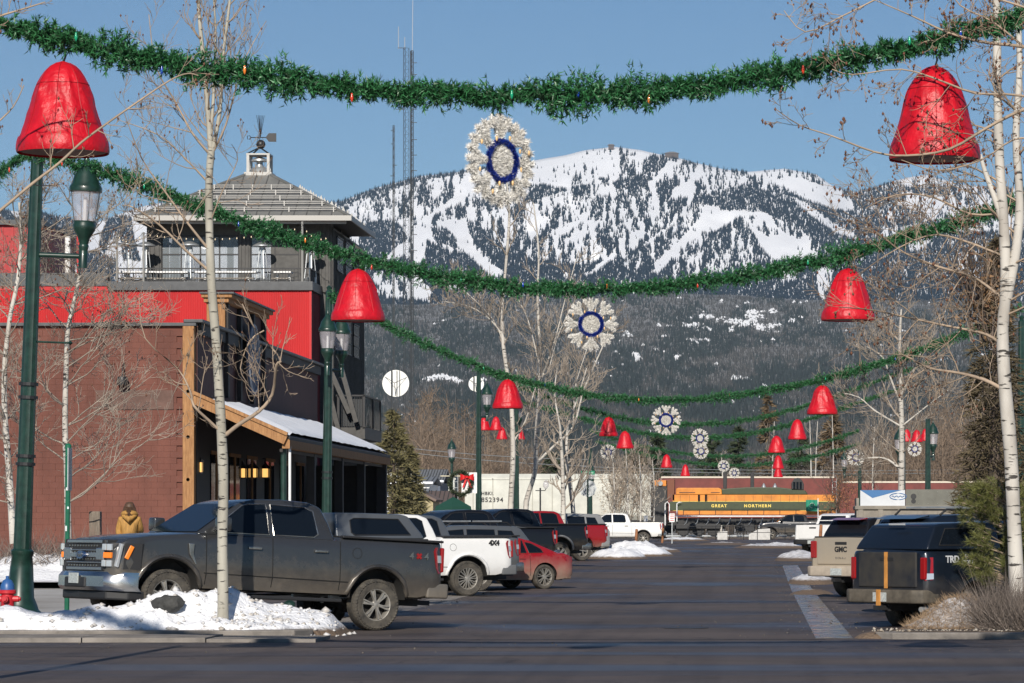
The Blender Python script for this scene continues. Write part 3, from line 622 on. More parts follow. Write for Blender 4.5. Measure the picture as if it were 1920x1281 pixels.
def bay(a, b, cols, rows, y=146.12):
    x0, x1 = PX(a, SPv), PX(b, SPv); z0, z1 = zpb + .1, ZY(440, SPv)
    w = MB().box(x0, x1, y - .03, y + .03, z1 - .08, z1).build('window', m_black, pvl)
    for i in range(cols):
        for j in range(rows):
            xa = x0 + (x1 - x0) * i / cols; xb_ = x0 + (x1 - x0) * (i + 1) / cols; za = z0 + (z1 - .08 - z0) * j / rows; zb = z0 + (z1 - .08 - z0) * (j + 1) / rows
            MB().box(xa + .03, xb_ - .03, y - .008, y + .008, za + .03, zb - .03).build('pane', m_pane, w, world=False).location = -pvl.location
    fr = MB()
    for i in range(cols + 1): x = x0 + (x1 - x0) * i / cols; fr.box(x - .03, x + .03, y - .04, y + .04, z0, z1 - .08)
    for j in range(rows + 1): z = z0 + (z1 - .08 - z0) * j / rows; fr.box(x0, x1, y - .035, y + .035, z - .03, z + .025)
    fr.build('frame', m_black, w, world=False).location = -pvl.location
bay(303, 447, 4, 3); bay(470, 560, 2, 3); bay(571, 597, 1, 2)
for i, (ya, yb) in enumerate(((146.75, 149.5), (149.85, 152.3))):
    for x in (XL + .1, XRr - .15):
        w = MB().box(x - .02, x + .02, ya, yb, ztop - .5, ztop - .42).build('window', m_black, pvl)
        MB().box(x - .008, x + .008, ya, yb, zpb + .1, ztop - .5).build('pane', m_pane, w, world=False).location = -pvl.location
        fr = MB()
        for k in range(4): y = ya + (yb - ya) * k / 3; fr.box(x - .03, x + .03, y - .025, y + .025, zpb, ztop - .5)
        for k in range(4): z = zpb + (ztop - .5 - zpb) * k / 3; fr.box(x - .03, x + .03, ya, yb, z - .025, z + .025)
        fr.build('frame', m_black, w, world=False).location = -pvl.location
# furniture pale shapes inside are a bar counter
MB().box(XL + 4.6, XL + 6.8, 150.2, 150.9, zpb, zpb + 1.1).build('bar_counter', m_white, pvl)
MB().box(XL + .3, XRr - .3, 146.4, 152.3, ztop, ztop + .02).build('ceiling', M('pavilion_ceiling', (.2, .19, .17), .8), pvl)
# roof
m_roof = M('grey_seam_roof', (.20, .20, .19), .5, metal=.25, var=.12, scale=1)
ex0, ex1, ey0, ey1 = -26.75, -17.55, 144.4, 153.3; zee = 14.98; ax, ay, az = -22.1, 148.9, 17.2; hh = .5
rf = MB()
ev = [(ex0, ey0, zee), (ex1, ey0, zee), (ex1, ey1, zee), (ex0, ey1, zee)]; tp = [(ax-hh, ay-hh, az), (ax+hh, ay-hh, az), (ax+hh, ay+hh, az), (ax-hh, ay+hh, az)]
rf.add(ev + tp, [(0,1,5,4),(1,2,6,5),(2,3,7,6),(3,0,4,7),(4,5,6,7),(3,2,1,0)])
roof = rf.build('roof', m_roof, pvl)
def on_front(x, t): # t 0 eave..1 top on the front slope
    return (x, ey0 + (ay - hh - ey0) * t, zee + (az - zee) * t)
def on_right(y, t): return (ex1 + (ax + hh - ex1) * t, y, zee + (az - zee) * t)
def sub(mb, name, mat): o = mb.build(name, mat, roof, world=False); o.location = -pvl.location; return o
for k in range(17):
    x = ex0 + .28 + k * .54; tmax = min(1, (x - ex0) / (ax - hh - ex0), (ex1 - x) / (ex1 - ax - hh))
    p, q = on_front(x, 0.0), on_front(x + (ax - x) * 0, tmax)
    sub(MB().beam((p[0], p[1], p[2] + .02), (q[0], q[1], q[2] + .02), .035, .05), 'seam', M('roof_seam', (.10, .10, .10), .5))
    y = ey0 + .28 + k * .52; tmax = min(1, (y - ey0) / (ay - hh - ey0), (ey1 - y) / (ey1 - ay - hh))
    p, q = on_right(y, 0), on_right(y, tmax); sub(MB().beam((p[0], p[1], p[2] + .02), (q[0], q[1], q[2] + .02), .035, .05), 'seam', m_roof)
for a, b in zip(ev, tp): sub(MB().beam((a[0], a[1], a[2] + .03), (b[0], b[1], b[2] + .03), .14, .07), 'hip_cap', m_roof)
m_rail = M('snow_rail', (.40, .39, .37), .45, metal=.2, var=.1)
for j, t in enumerate((.10, .24, .37, .50, .63)):
    xa = ex0 + (ax - hh - ex0) * t + .25; xb_ = ex1 - (ex1 - ax - hh) * t - .25
    p = on_front(xa, t); q = on_front(xb_, t); mb = MB().tube([(p[0], p[1], p[2] + .10), (q[0], q[1], q[2] + .10)], .022, 6).tube([(p[0], p[1] - .03, p[2] + .19), (q[0], q[1] - .03, q[2] + .19)], .022, 6)
    for k in range(5): x = xa + .1 + (xb_ - xa - .2) * k / 4; mb.box(x - .025, x + .025, p[1] - .06, p[1] + .06, p[2] - .01, p[2] + .22)
    sub(mb, 'snow_rail', m_rail)
    ya = ey0 + (ay - hh - ey0) * t + .25; yb = ey1 - (ey1 - ay - hh) * t - .25; p = on_right(ya, t); q = on_right(yb, t)
    mb = MB().tube([(p[0], p[1], p[2] + .12), (q[0], q[1], q[2] + .12)], .03, 6)
    for k in range(6): y = ya + (yb - ya) * k / 5; mb.prism([(p[0] - .1, p[2] - .02), (p[0] + .14, p[2] + .0), (p[0] + .04, p[2] + .26)], y - .04, y + .04)
    sub(mb, 'snow_rail', m_rail)
MB().box(ex0 - .08, ex1 + .08, ey0 - .1, ey0, zee - .2, zee + .03).box(ex1, ex1 + .08, ey0, ey1 + .08, zee - .2, zee + .03).box(ex0 - .08, ex0, ey0, ey1 + .08, zee - .2, zee + .03).build('eave_gutter', M('eave_gutter', (.36, .35, .33), .5, metal=.3), pvl, bevel=.015)
MB().box(ex0 + .1, ex1 - .1, ey0 + .1, ey1 - .1, zee - .12, zee - .01).build('soffit', m_steel, pvl)
MB().box(ex0 + .2, ex1 - .2, ey0 + .25, ey0 + .33, zee - .3, zee - .18).build('light_strip', m_rail, pvl)
# cupola and weather vane
cu = MB().box(ax - .62, ax + .62, ay - .62, ay + .62, az - .08, az + .1).build('cupola_base', m_rail, pvl, bevel=.03)
for a in (-.45, .45):
    for b in (-.45, .45): MB().box(ax + a - .06, ax + a + .06, ay + b - .06, ay + b + .06, az + .1, az + .92).build('cupola_post', m_rail, pvl)
MB().box(ax - .52, ax + .52, ay - .52, ay + .52, az + .86, az + .93).build('cupola_ring', m_rail, pvl)
for a in (-1, 1):
    for b in (-1, 1): MB().beam((ax + a*.5, ay + b*.5, az + .9), (ax, ay, az + 1.25), .05, .05).build('cupola_rafter', m_black, pvl)
MB().lathe([(.42, .1), (.44, .22), (.36, .32), (.2, .36), (.14, .5), (.14, .62), (.4, .62), (.38, .7), (.05, .82)], 16, (ax, ay, az)).build('vent_cowl', m_galv, pvl, smooth=40)
wv = thing('weather_vane', (ax, ay, az + 1.2), 'shovel shaped weather vane on top of the cupola', 'weather vane')
sv = F / ay
MB().tube([(ax, ay, az + 1.2), (ax, ay, ZY(222, sv))], .018, 6).build('rod', m_black, wv)
MB().lathe([(0, -.21), (.105, -.18), (.18, -.105), (.21, 0), (.18, .105), (.105, .18), (0, .21)], 16, (ax + .05, ay, ZY(271, sv))).build('ball', m_black, wv, smooth=60)
zv = ZY(258, sv); MB().tube([(PX(470, sv), ay, zv), (PX(500, sv), ay, zv)], .022, 6).build('shaft', m_black, wv)
MB().prism([(PX(498, sv), zv), (PX(504, sv), zv + .19), (PX(518, sv), zv + .19), (PX(518, sv), zv - .19), (PX(504, sv), zv - .19)], ay - .02, ay + .02).build('shovel_blade', m_black, wv)
gl = PX(464, sv); MB().tube([(gl + .16, ay, zv), (gl + .1, ay, zv + .08), (gl, ay, zv + .07), (gl, ay, zv - .07), (gl + .1, ay, zv - .08), (gl + .16, ay, zv)], .018, 6).build('shovel_grip', m_black, wv)
br = MB()
for a in (-.16, -.09, -.03, .03, .09, .16): br.tube([(ax + .03, ay, zv), (ax + .03 + a, ay + a * .4, zv + .98)], .011, 4)
br.build('bristles', m_black, wv)
# deck railing
rl = thing('deck_railing', (-23, YB + .2, zc), 'black metal railing along the roof deck edge', 'railing')
zt2 = ZY(502, SB); x0 = PX(218, SB); yr = YB + .15
MB().box(x0, XBc, yr - .03, yr + .03, zt2 - .05, zt2).build('top_rail', m_black, rl); MB().box(x0, XBc, yr - .02, yr + .02, zc + .05, zc + .09).build('bottom_rail', m_black, rl)
MB().box(XBc - .06, XBc, yr, YB + 3.8, zt2 - .05, zt2).build('top_rail', m_black, rl)
bb = MB(); k = x0 + .06
while k < XBc: bb.box(k - .009, k + .009, yr - .01, yr + .01, zc, zt2 - .05); k += .125
k = yr
while k < YB + 3.8: bb.box(XBc - .04, XBc - .02, k - .01, k + .01, zc, zt2 - .05); k += .125
bb.build('balusters', m_black, rl)
for px in (218, 268, 566): x = PX(px, SB); MB().box(x - .04, x + .04, yr - .04, yr + .04, zc - .1, ZY(435, SB) if px != 566 else ZY(415, SB)).build('tall_post', M('grey_post', (.2, .2, .19), .6), rl)
# heaters, tables, string lights
def heater(px, y, label, top=442):
    s = F / y; x = PX(px, s); zb = zc - .25; t = thing('patio_heater', (x, y, zb), label, 'patio heater', 'patio heaters on the roof deck')
    MB().lathe([(.27, 0), (.27, .55), (.1, .58)], 4, (x, y, zb)).build('base', m_galv, t)
    for a in range(4):
        q = a * math.pi / 2 + .4; MB().tube([(x + .26 * math.cos(q), y + .26 * math.sin(q), zb + .5), (x + .12 * math.cos(q), y + .12 * math.sin(q), zb + 1.85)], .022, 5).build('leg', m_galv, t)
    MB().tube([(x, y, zb + .55), (x, y, zb + 1.8)], .06, 8).build('glass_tube', m_clear, t)
    MB().lathe([(.44, 1.92), (.42, 1.97), (.14, 2.1), (0, 2.12)], 20, (x, y, zb)).lathe([(.13, 1.78), (.13, 1.92)], 10, (x, y, zb)).build('hood', m_galv, t, smooth=40)
for px, y, l in ((240, 144.6, 'steel patio heater nearest the left end of the deck railing'), (273, 145, 'steel patio heater just left of the pavilion corner'), (355, 144.8, 'steel patio heater standing before the left pavilion windows'), (492, 145.2, 'steel patio heater standing before the middle pavilion windows'), (582, 144.7, 'steel patio heater by the tall post at the deck corner')): heater(px, y, l)
def table(px, y, w, label):
    s = F / y; x = PX(px, s); zb = zc - .25; t = thing('picnic_table', (x, y, zb), label, 'picnic table', 'white tables on the roof deck')
    MB().box(x - w/2, x + w/2, y - .35, y + .35, zb + .7, zb + .77).build('top', m_white, t)
    for q in (-1, 1):
        MB().beam((x + q * w * .32, y, zb + .7), (x + q * w * .42, y, zb), .1, .08).build('leg', m_white, t)
        MB().box(x - w/2, x + w/2, y + q * .72 - .13, y + q * .72 + .13, zb + .4, zb + .45).build('bench', M('bench_wood', (.3, .27, .23), .8), t)
        MB().box(x + q * w * .36 - .04, x + q * w * .36 + .04, y - .75, y + .75, zb + .33, zb + .398).build('bench_rail', M('bench_wood', (.3, .27, .23)), t)
table(258, 144.3, 1.6, 'white picnic table at the left end of the roof deck'); table(317, 144.4, 1.7, 'white picnic table between the two leftmost deck heaters and the tree'); table(425, 144.3, 2.6, 'long white picnic table on the deck right of the tree'); table(531, 144.4, .75, 'small white stool table near the deck corner')
m_bulb = M('warm_bulb', (.8, .65, .42), .3)
def strlights(pts, s, label, n=14):
    a, b = P(*pts[0], s), P(*pts[1], s); t = thing('string_lights', a, label, 'string lights', 'string lights over the roof deck'); q = []
    for i in range(n + 1): u = i / n; p = a.lerp(b, u); p.z -= .35 * 4 * u * (1 - u); q.append(p)
    MB().tube(q, .01, 4).build('cable', m_black, t)
    for p in q[1:-1]: MB().lathe([(0, -.10), (.022, -.075), (.022, -.05), (.012, -.02), (0, 0)], 6, p).build('bulb', m_bulb, t)
strlights(((218, 437), (268, 437)), SB, 'string of warm bulbs between the two tall posts left of the pavilion', 8)
strlights(((268, 437), (566, 425)), SB, 'long string of warm bulbs before the pavilion windows', 22)
strlights(((566, 420), (620, 440)), SB, 'short string of warm bulbs at the right pavilion corner', 6)
# ------------------------------------------------------------------ lamp posts
m_lglass = M('lamp_glass', (.55, .52, .56), .12, spec=.7, alpha=.38)
def flute(k, d): return lambda t, j: 1 + d * math.cos(k * t)
def lamp_head(c, root):
    """acorn street lamp whose collar sits at c"""
    x, y, z = c
    lf = MB().lathe([(.07, -.12), (.09, 0), (.1, .04), (.08, .07), (.12, .2), (.2, .33), (.22, .42), (.2, .46), (.21, .5)], 20, c).build('lamp_fitter', m_green, root, smooth=50, world=False)
    MB().lathe([(.2, .5), (.235, .7), (.265, .95), (.27, 1.06)], 20, c).build('lamp_globe', m_lglass, lf, smooth=60, world=False)
    MB().tube([(x, y, z + .5), (x, y, z + .95)], .035, 8).build('lamp_bulb', m_white, lf, world=False)
    for k in range(4): a = k * math.pi / 2 + .5; MB().tube([(x + .2*math.cos(a), y + .2*math.sin(a), z + .5), (x + .27*math.cos(a), y + .27*math.sin(a), z + 1.05)], .008, 4).build('lamp_rib', m_green, lf, world=False)
    MB().lathe([(.3, 1.05), (.31, 1.12), (.29, 1.16), (.26, 1.2), (.22, 1.36), (.12, 1.5), (.09, 1.56), (.05, 1.6), (.06, 1.66), (.02, 1.72), (.03, 1.76), (0, 1.86)], 20, c).build('lamp_cap', m_green, lf, smooth=50, world=False)
def lamp_post(x, y, label, arms, h=8.6, zarm=6.75, rot=(0, 0, 0), rod=None, straps=()):
    g = G(x, y); t = thing('street_lamp', (x, y, g), label, 'street lamp', 'green street lamps along the street', rot)
    MB().lathe([(.40, -.1), (.40, .08), (.34, .13), (.31, .22), (.25, .36), (.215, .9), (.19, 1.12), (.21, 1.15), (.215, 1.22), (.17, 1.26)], 16, wob=flute(8, .03)).build('base', m_green, t, smooth=40, world=False)
    MB().lathe([(.165, 1.2), (.15, 3), (.138, 5), (.125, 7), (.11, h), (.06, h + .06), (.09, h + .14), (0, h + .22)], 24, wob=flute(12, .035)).build('shaft', m_green, t, smooth=35, world=False)
    for (dx, dy) in arms:
        n = math.hypot(dx, dy)
        MB().tube([(0, 0, zarm), (dx * .9, dy * .9, zarm), (dx, dy, zarm + .02)], .05, 8).lathe([(.085, -.22), (.085, .1), (.06, .14)], 12, (dx, dy, zarm)).build('arm', m_green, t, smooth=50, world=False)
        lamp_head((dx, dy, zarm + .16), t)
    if rod: MB().tube([(0, 0, rod[1]), (rod[0], 0, rod[1])], .022, 6).lathe([(0, -.05), (.05, 0), (0, .05)], 8, (rod[0], 0, rod[1])).build('banner_rod', m_green, t, world=False)
    for z in straps: MB().lathe([(.185, z - .03), (.185, z + .03)], 16).build('strap', m_black, t, world=False)
    return t
lamp_post(PX(37, 100), 63, 'green fluted street lamp at the left corner with sticker marks', [(.93, 0)], 8.7, 6.78, (0, math.radians(2.2), 0), (.75, 5.15), (4.1, 4.35, 3.0, 2.85))
lamp_post(-14.15, 110, 'green street lamp with twin lanterns before the porch', [(.06, -.7), (.34, .7)], 8.9, 6.35, (0, math.radians(.6), 0), None, (2.8, 3.0))
lamp_post(-14.9, 179, 'green street lamp post left of the white birch, wreath at its side', [(.4, .5)], 9.5, 6.8)
lamp_post(-13.9, 193, 'dark street lamp post directly behind the white birch trunk', [(.1, .6)], 8.6, 6.6)
lamp_post(-13.1, 262, 'street lamp behind the green street name sign', [(.1, -.4)], 7.0, 4.0)
lamp_post(8.62, 110, 'green street lamp at the right frame edge behind the big birch', [(-.9, 0)], 8.2, 6.6)
lamp_post(9.03, 179, 'green street lamp with bare shaft above the trailer', [(.3, .5)], 6.3, 5.0)
lamp_post(8.3, 193, 'dark street lamp post hidden beside the small right birch', [(-.2, .6)], 6.5, 5.0)
lamp_post(7.9, 262, 'distant street lamp among the bare trees left of the trailer', [(-1.2, 0)], 6.6, 5.0)
lamp_post(-13.6, 36.9, 'street lamp nearest the camera, beyond the left frame edge', [(-.9, 0)], 9.2, 6.8)
lamp_post(8.6, 36.9, 'street lamp nearest the camera, beyond the right frame edge', [(.9, 0)], 9.4, 6.8)
lamp_post(8.62, 63, 'second street lamp beyond the right frame edge', [(.9, 0)], 8.9, 6.8)
# short lamp with crossbars behind the porch
t = thing('garden_lamp', (PX(847, 28), 225, G(-20, 225)), 'short green lamp with two pale crossbars right of the porch', 'street lamp')
MB().lathe([(.2, -.1), (.2, .3), (.1, .5), (.085, 4.9)], 12).build('shaft', m_green, t, smooth=40, world=False); lamp_head((0, 0, 4.9), t)
for z in (4.15, 2.05): MB().tube([(-.75, 0, z), (.75, 0, z)], .04, 6).build('crossbar', M('pale_bar', (.6, .55, .4), .5), t, world=False)

# ------------------------------------------------------------------ garlands
m_tinsel = M('garland_needles', (.026, .125, .042), .48, island=.65, spec=.6)
m_core = M('garland_wire', (.015, .05, .02), .7)
BULB = [M('bulb_red', (.6, .05, .02), .2, coat=.5), M('bulb_green', (.01, .32, .16), .2, coat=.5), M('bulb_blue', (.01, .05, .4), .2, coat=.5), M('bulb_orange', (.75, .2, .03), .2, coat=.5)]
GP = {}
def garland(key, pts, s, label, per_m, k, deg=4, nl=.055, wid=.011, rad=.12, bulbs=0, seed=1):
    rng = np.random.default_rng(seed); a = np.array(pts, float); X = (a[:, 0] - VX) / s; Z = CH + (HY - a[:, 1]) / s; Y = F / s
    xx = np.linspace(X[0], X[-1], max(20, int(abs(X[-1] - X[0]) * 6)))
    co = np.polyfit(X, Z, deg); zz = np.polyval(co, xx); GP[key] = lambda x: float(np.polyval(co, x))
    Lg = float(np.sum(np.hypot(np.diff(xx), np.diff(zz)))); n = int(Lg * per_m)
    u = rng.uniform(min(X[0], X[-1]), max(X[0], X[-1]), n); base = np.stack([u, np.full(n, Y), np.polyval(co, u)], -1)
    clump = .35 + 1.3 * fnoise(u * 3.6, u * 0 + seed, seed, 2) ** 1.4 + .5 * (fnoise(u * 9, u * 0 + 5, seed + 3, 1) > .68)
    dr = rng.normal(size=(n, 3)); dr[:, 0] *= .75; dr /= np.linalg.norm(dr, axis=1, keepdims=True)
    L = rad * (1.0 + .55 * rng.random(n)) * clump; side = fnoise(u * 5 + 40, u * 0, seed + 9, 2) > .5
    up = rng.random(n) < .3; dr[up, 2] = np.abs(dr[up, 2]) * np.where(side[up], 1.3, -1.3); dr /= np.linalg.norm(dr, axis=1, keepdims=True)
    tt = rng.uniform(.15, 1.0, (n, k)); O = base[:, None] + dr[:, None] * (L[:, None] * tt)[..., None]
    nd = dr[:, None] * .75 + rng.normal(size=(n, k, 3)) * .75; nd /= np.linalg.norm(nd, axis=2, keepdims=True)
    V = needles_np(O.reshape(-1, 3), nd.reshape(-1, 3), rng.uniform(.7, 1.3, n * k) * nl, wid, rng)
    org = Vector((float(xx[len(xx)//2]), Y, float(zz[len(zz)//2]))); t = thing('garland', org, label, 'garland', 'green garlands strung across the street')
    V = V - np.array(org); link('needles', tri_mesh('needles', V), t, m_tinsel, kind='stuff')
    MB().tube([(x, Y, z) for x, z in zip(xx[::3], zz[::3])], .035, 6).build('wire', m_core, t)
    for i in range(bulbs):
        x = xx[0] + (xx[-1] - xx[0]) * (i + .5 + rng.uniform(-.35, .35)) / bulbs; dx, dz = rng.uniform(-.05, .05), rng.choice([-.11, -.06, 0, .05])
        MB().lathe([(0, -.055), (.012, -.04), (.019, -.01), (.015, .015), (.011, .025), (.011, .045), (0, .045)], 8, (x + dx, Y - .15 * rng.random() - .05, float(np.polyval(co, x)) + dz)).build('bulb', BULB[i % 4], t, smooth=60)
garland('1', [(-898,-330),(-450,-110),(0,45),(120,80),(240,97),(400,122),(520,142),(640,165),(760,174),(860,186),(960,194),(1060,187),(1160,178),(1280,160),(1400,137),(1480,117),(1600,99),(1700,87),(1790,82),(1850,65),(1920,42),(2400,-150),(2889,-390)], 170.6, 'nearest green garland strung across the top of the view', 300, 17, 6, bulbs=20, nl=.068, wid=.019, rad=.122, seed=1)
garland('2', [(65,290),(130,302),(200,325),(300,363),(400,399),(500,430),(600,461),(700,492),(800,515),(900,531),(1000,542),(1110,546),(1200,541),(1300,529),(1400,513),(1500,495),(1600,473),(1700,448),(1800,418),(1920,376),(2100,310),(2282,240)], 100, 'second green garland, crossing the pavilion roof and the ski slopes', 260, 16, 5, bulbs=15, nl=.066, wid=.021, rad=.13, seed=2)
garland('2b', [(65,290),(30,302),(0,325),(-60,380),(-160,455)], 100, 'short green garland span running out of frame left behind the left bell', 260, 16, 3, bulbs=4, wid=.014, rad=.11, seed=3)
garland('3', [(614,552),(720,605),(800,645),(900,690),(1000,720),(1100,738),(1180,748),(1250,751),(1350,746),(1450,731),(1550,709),(1650,683),(1750,648),(1850,608),(1915,578)], 57.3, 'third green garland, crossing the grey foothill above the third snowflake', 200, 13, 5, nl=.07, wid=.024, rad=.13, bulbs=8, seed=4)
garland('4', [(893,690),(1000,735),(1100,768),(1180,785),(1240,796),(1300,797),(1400,786),(1480,770),(1560,745),(1650,714),(1740,680)], 35.2, 'fourth green garland, the upper of the close pair behind the small bells', 150, 12, 4, nl=.07, wid=.03, seed=5)
garland('5', [(965,752),(1040,772),(1100,785),(1180,808),(1260,820),(1300,822),(1400,812),(1500,790),(1600,760),(1695,728)], 32.7, 'fifth green garland, the lower of the close pair behind the small bells', 150, 12, 4, nl=.07, wid=.03, seed=6)
garland('6', [(1107,806),(1190,833),(1240,845),(1290,851),(1380,855),(1450,850),(1540,832),(1612,806)], 24, 'sixth green garland, far off above the locomotive', 110, 11, 3, nl=.08, wid=.04, seed=7)
garland('7', [(1118,826),(1190,850),(1260,862),(1320,869),(1400,872),(1480,866),(1560,848),(1615,830)], 23.2, 'farthest and lowest green garland, just above the freight car roofs', 110, 11, 3, nl=.08, wid=.04, seed=8)
# ------------------------------------------------------------------ bells
m_bell = M('red_vinyl', (.50, .006, .016), .43, var=.18, scale=4, bump=.9, bscale=12, spec=.42)
m_bellin = M('bell_lining', (.42, .30, .28), .8, var=.2)
def bell(px, ytop, ybot, s, label, w=1.0, key=None, n=56, seed=0):
    c = P(px, ybot, s); H = (ybot - ytop) / s; t = thing('hanging_bell', c, label, 'bell', 'red bell decorations'); R = w / 2
    key_ = [(.985, .0), (1.0, .03), (.995, .08), (.975, .13), (.95, .165), (.915, .2), (.838, .32), (.756, .46), (.67, .6), (.6, .7), (.545, .765), (.475, .83), (.385, .895), (.28, .945), (.15, .98), (.03, 1.0)]
    zs_ = sorted(set([k[1] for k in key_] + [.17 + .83 * i / 26 for i in range(27)])); prof = [(float(np.interp(z, [k[1] for k in key_], [k[0] for k in key_])), z) for z in zs_]; i0 = zs_.index(.13)
    rg = random.Random(seed); ph = [rg.uniform(0, 6.28) for _ in range(6)]
    sd = seed * 7.3
    def wob(tt, j):
        z = prof[j][1]; a = min(1, max(0, (z - .16) * 2.4)) * min(1, (1.0 - z) * 4)
        cx, cy = math.cos(tt), math.sin(tt)
        big = mnoise.noise((cx * 1.3 + sd, cy * 1.3, z * .8)); fold = 1 - 2 * abs(mnoise.noise((cx * 1.9 + z * 1.1, cy * 1.9 + sd, z * .9))); fine = 1 - 2 * abs(mnoise.noise((cx * 3.3 + sd, cy * 3.3 - z * 1.6, z * 1.7)))
        return 1 + a * (.04 * big + .085 * (fold - .6) + .05 * (fine - .6))
    yw = rg.uniform(0, .5)
    MB().lathe([(r * R, z * H) for r, z in prof[i0:]], n, wob=lambda tt, j: wob(tt, j + i0), cap=False).build('cover', m_bell, t, smooth=38, world=False)
    MB().lathe([(r * R + .005, z * H) for r, z in prof[:i0 + 2]], n, wob=lambda tt, j: 1 + .008 * math.sin(9 * tt + ph[3]) + .006 * math.sin(23 * tt + ph[4]), cap=False).build('hem', m_bell, t, smooth=30, world=False)
    if s > 50:
        sm_ = MB(); zi = min(range(len(prof)), key=lambda j: abs(prof[j][1] - .745)); sm_.tube([((prof[zi][0] * R * wob(2*math.pi*q/n, zi) + .002) * math.cos(2*math.pi*q/n), (prof[zi][0] * R * wob(2*math.pi*q/n, zi) + .002) * math.sin(2*math.pi*q/n), prof[zi][1] * H) for q in range(n + 1)], .005, 4, False)
        for q in range(0, n, n // 8): a = 2*math.pi*q/n; sm_.tube([((prof[j][0] * R * wob(a, j) + .001) * math.cos(a), (prof[j][0] * R * wob(a, j) + .001) * math.sin(a), prof[j][1] * H) for j in range(i0 + 1, len(prof) - 1, 1)], .004, 4, False)
        sm_.build('seams', M('red_seam', (.30, .004, .010), .6), t, smooth=60, world=False)
    MB().lathe([(.95 * R, .02 * H), (.80 * R, .2 * H), (.6 * R, .4 * H), (.02, .8 * H)], 24, cap=False).build('lining', m_bellin, t, smooth=60, world=False)
    fr = MB()
    for k in range(4):
        a = k * math.pi / 2 + yw; fr.tube([(.95 * R * math.cos(a), .95 * R * math.sin(a), .03 * H), (.6 * R * math.cos(a), .6 * R * math.sin(a), .38 * H)], .012, 5); fr.tube([(0, 0, .05 * H), (.95 * R * math.cos(a), .95 * R * math.sin(a), .05 * H)], .01, 5)
    fr.build('frame', m_galv, t, world=False)
    ztop = (GP[key](c.x) - c.z) if key else H + .25
    MB().tube([(0, 0, H * .97), (.03, 0, H + .06), (0, 0, max(H + .1, ztop))], .012, 6).build('hook', m_black, t, world=False)
BW = [('1', 118, 115, 288, 170.6, 1.0, 'largest red bell at upper left, above the left street lamp'), ('1', 1752, 123, 300, 170.6, 1.0, 'largest red bell at upper right, behind birch twigs'),
      ('2', 671, 504, 602, 100, 1.0, 'red bell beside the twin lantern lamp right of the red building'), ('2', 1590, 503, 601, 100, 1.0, 'red bell of the second garland on the right, before the foothill'),
      ('3', 952, 711, 766, 57.3, 1.0, 'red bell in front of the left white birch'), ('3', 1542, 722, 777, 57.3, 1.0, 'red bell of the third garland on the right'),
      ('4', 1141, 781, 818, 35.2, 1.0, 'left red bell of the fourth garland, just above another bell'), ('4', 1495, 786, 824, 35.2, 1.0, 'right red bell of the fourth garland, upper right of the small bells'),
      ('5', 1172, 808, 841, 32.7, 1.0, 'left red bell of the fifth garland, right below its twin'), ('5', 1456, 817, 849, 32.7, 1.0, 'right red bell of the fifth garland, above two smaller bells'),
      ('6', 1250, 852, 877, 24, .92, 'small red bell above the front of the locomotive'), ('6', 1459, 854, 879, 24, .92, 'small red bell touching the bell below it on the right'),
      ('7', 1285, 871, 893, 23.2, .78, 'smallest red bell on the left, just over the boxcar roof'), ('7', 1459, 876, 895, 23.2, .78, 'smallest red bell on the right, lowest of its column')]
for i, (k, px, a, b, s, w, l) in enumerate(BW): bell(px, a, b, s, l, w, k, 56 if s > 50 else 28, i)
for i, (px, a, b, s, l) in enumerate([(908, 781, 807, 25, 'left red bell of the pair hanging at the post behind bare twigs'), (930, 781, 807, 25, 'right red bell of the pair hanging at the post behind bare twigs'), (941, 801, 824, 23, 'red bell just left of the birch trunk, half hidden'), (974, 801, 824, 23, 'red bell just right of the birch trunk, half hidden'),
                               (1700, 805, 828, 24, 'red bell left of the blue ringed snowflake above the trailer'), (1719, 806, 829, 24.2, 'red bell directly above the snowflake over the trailer'), (1735, 804, 827, 24, 'red bell touching the bare lamp shaft above the trailer')]):
    bell(px, a, b, s, l, .92, None, 24, 40 + i)
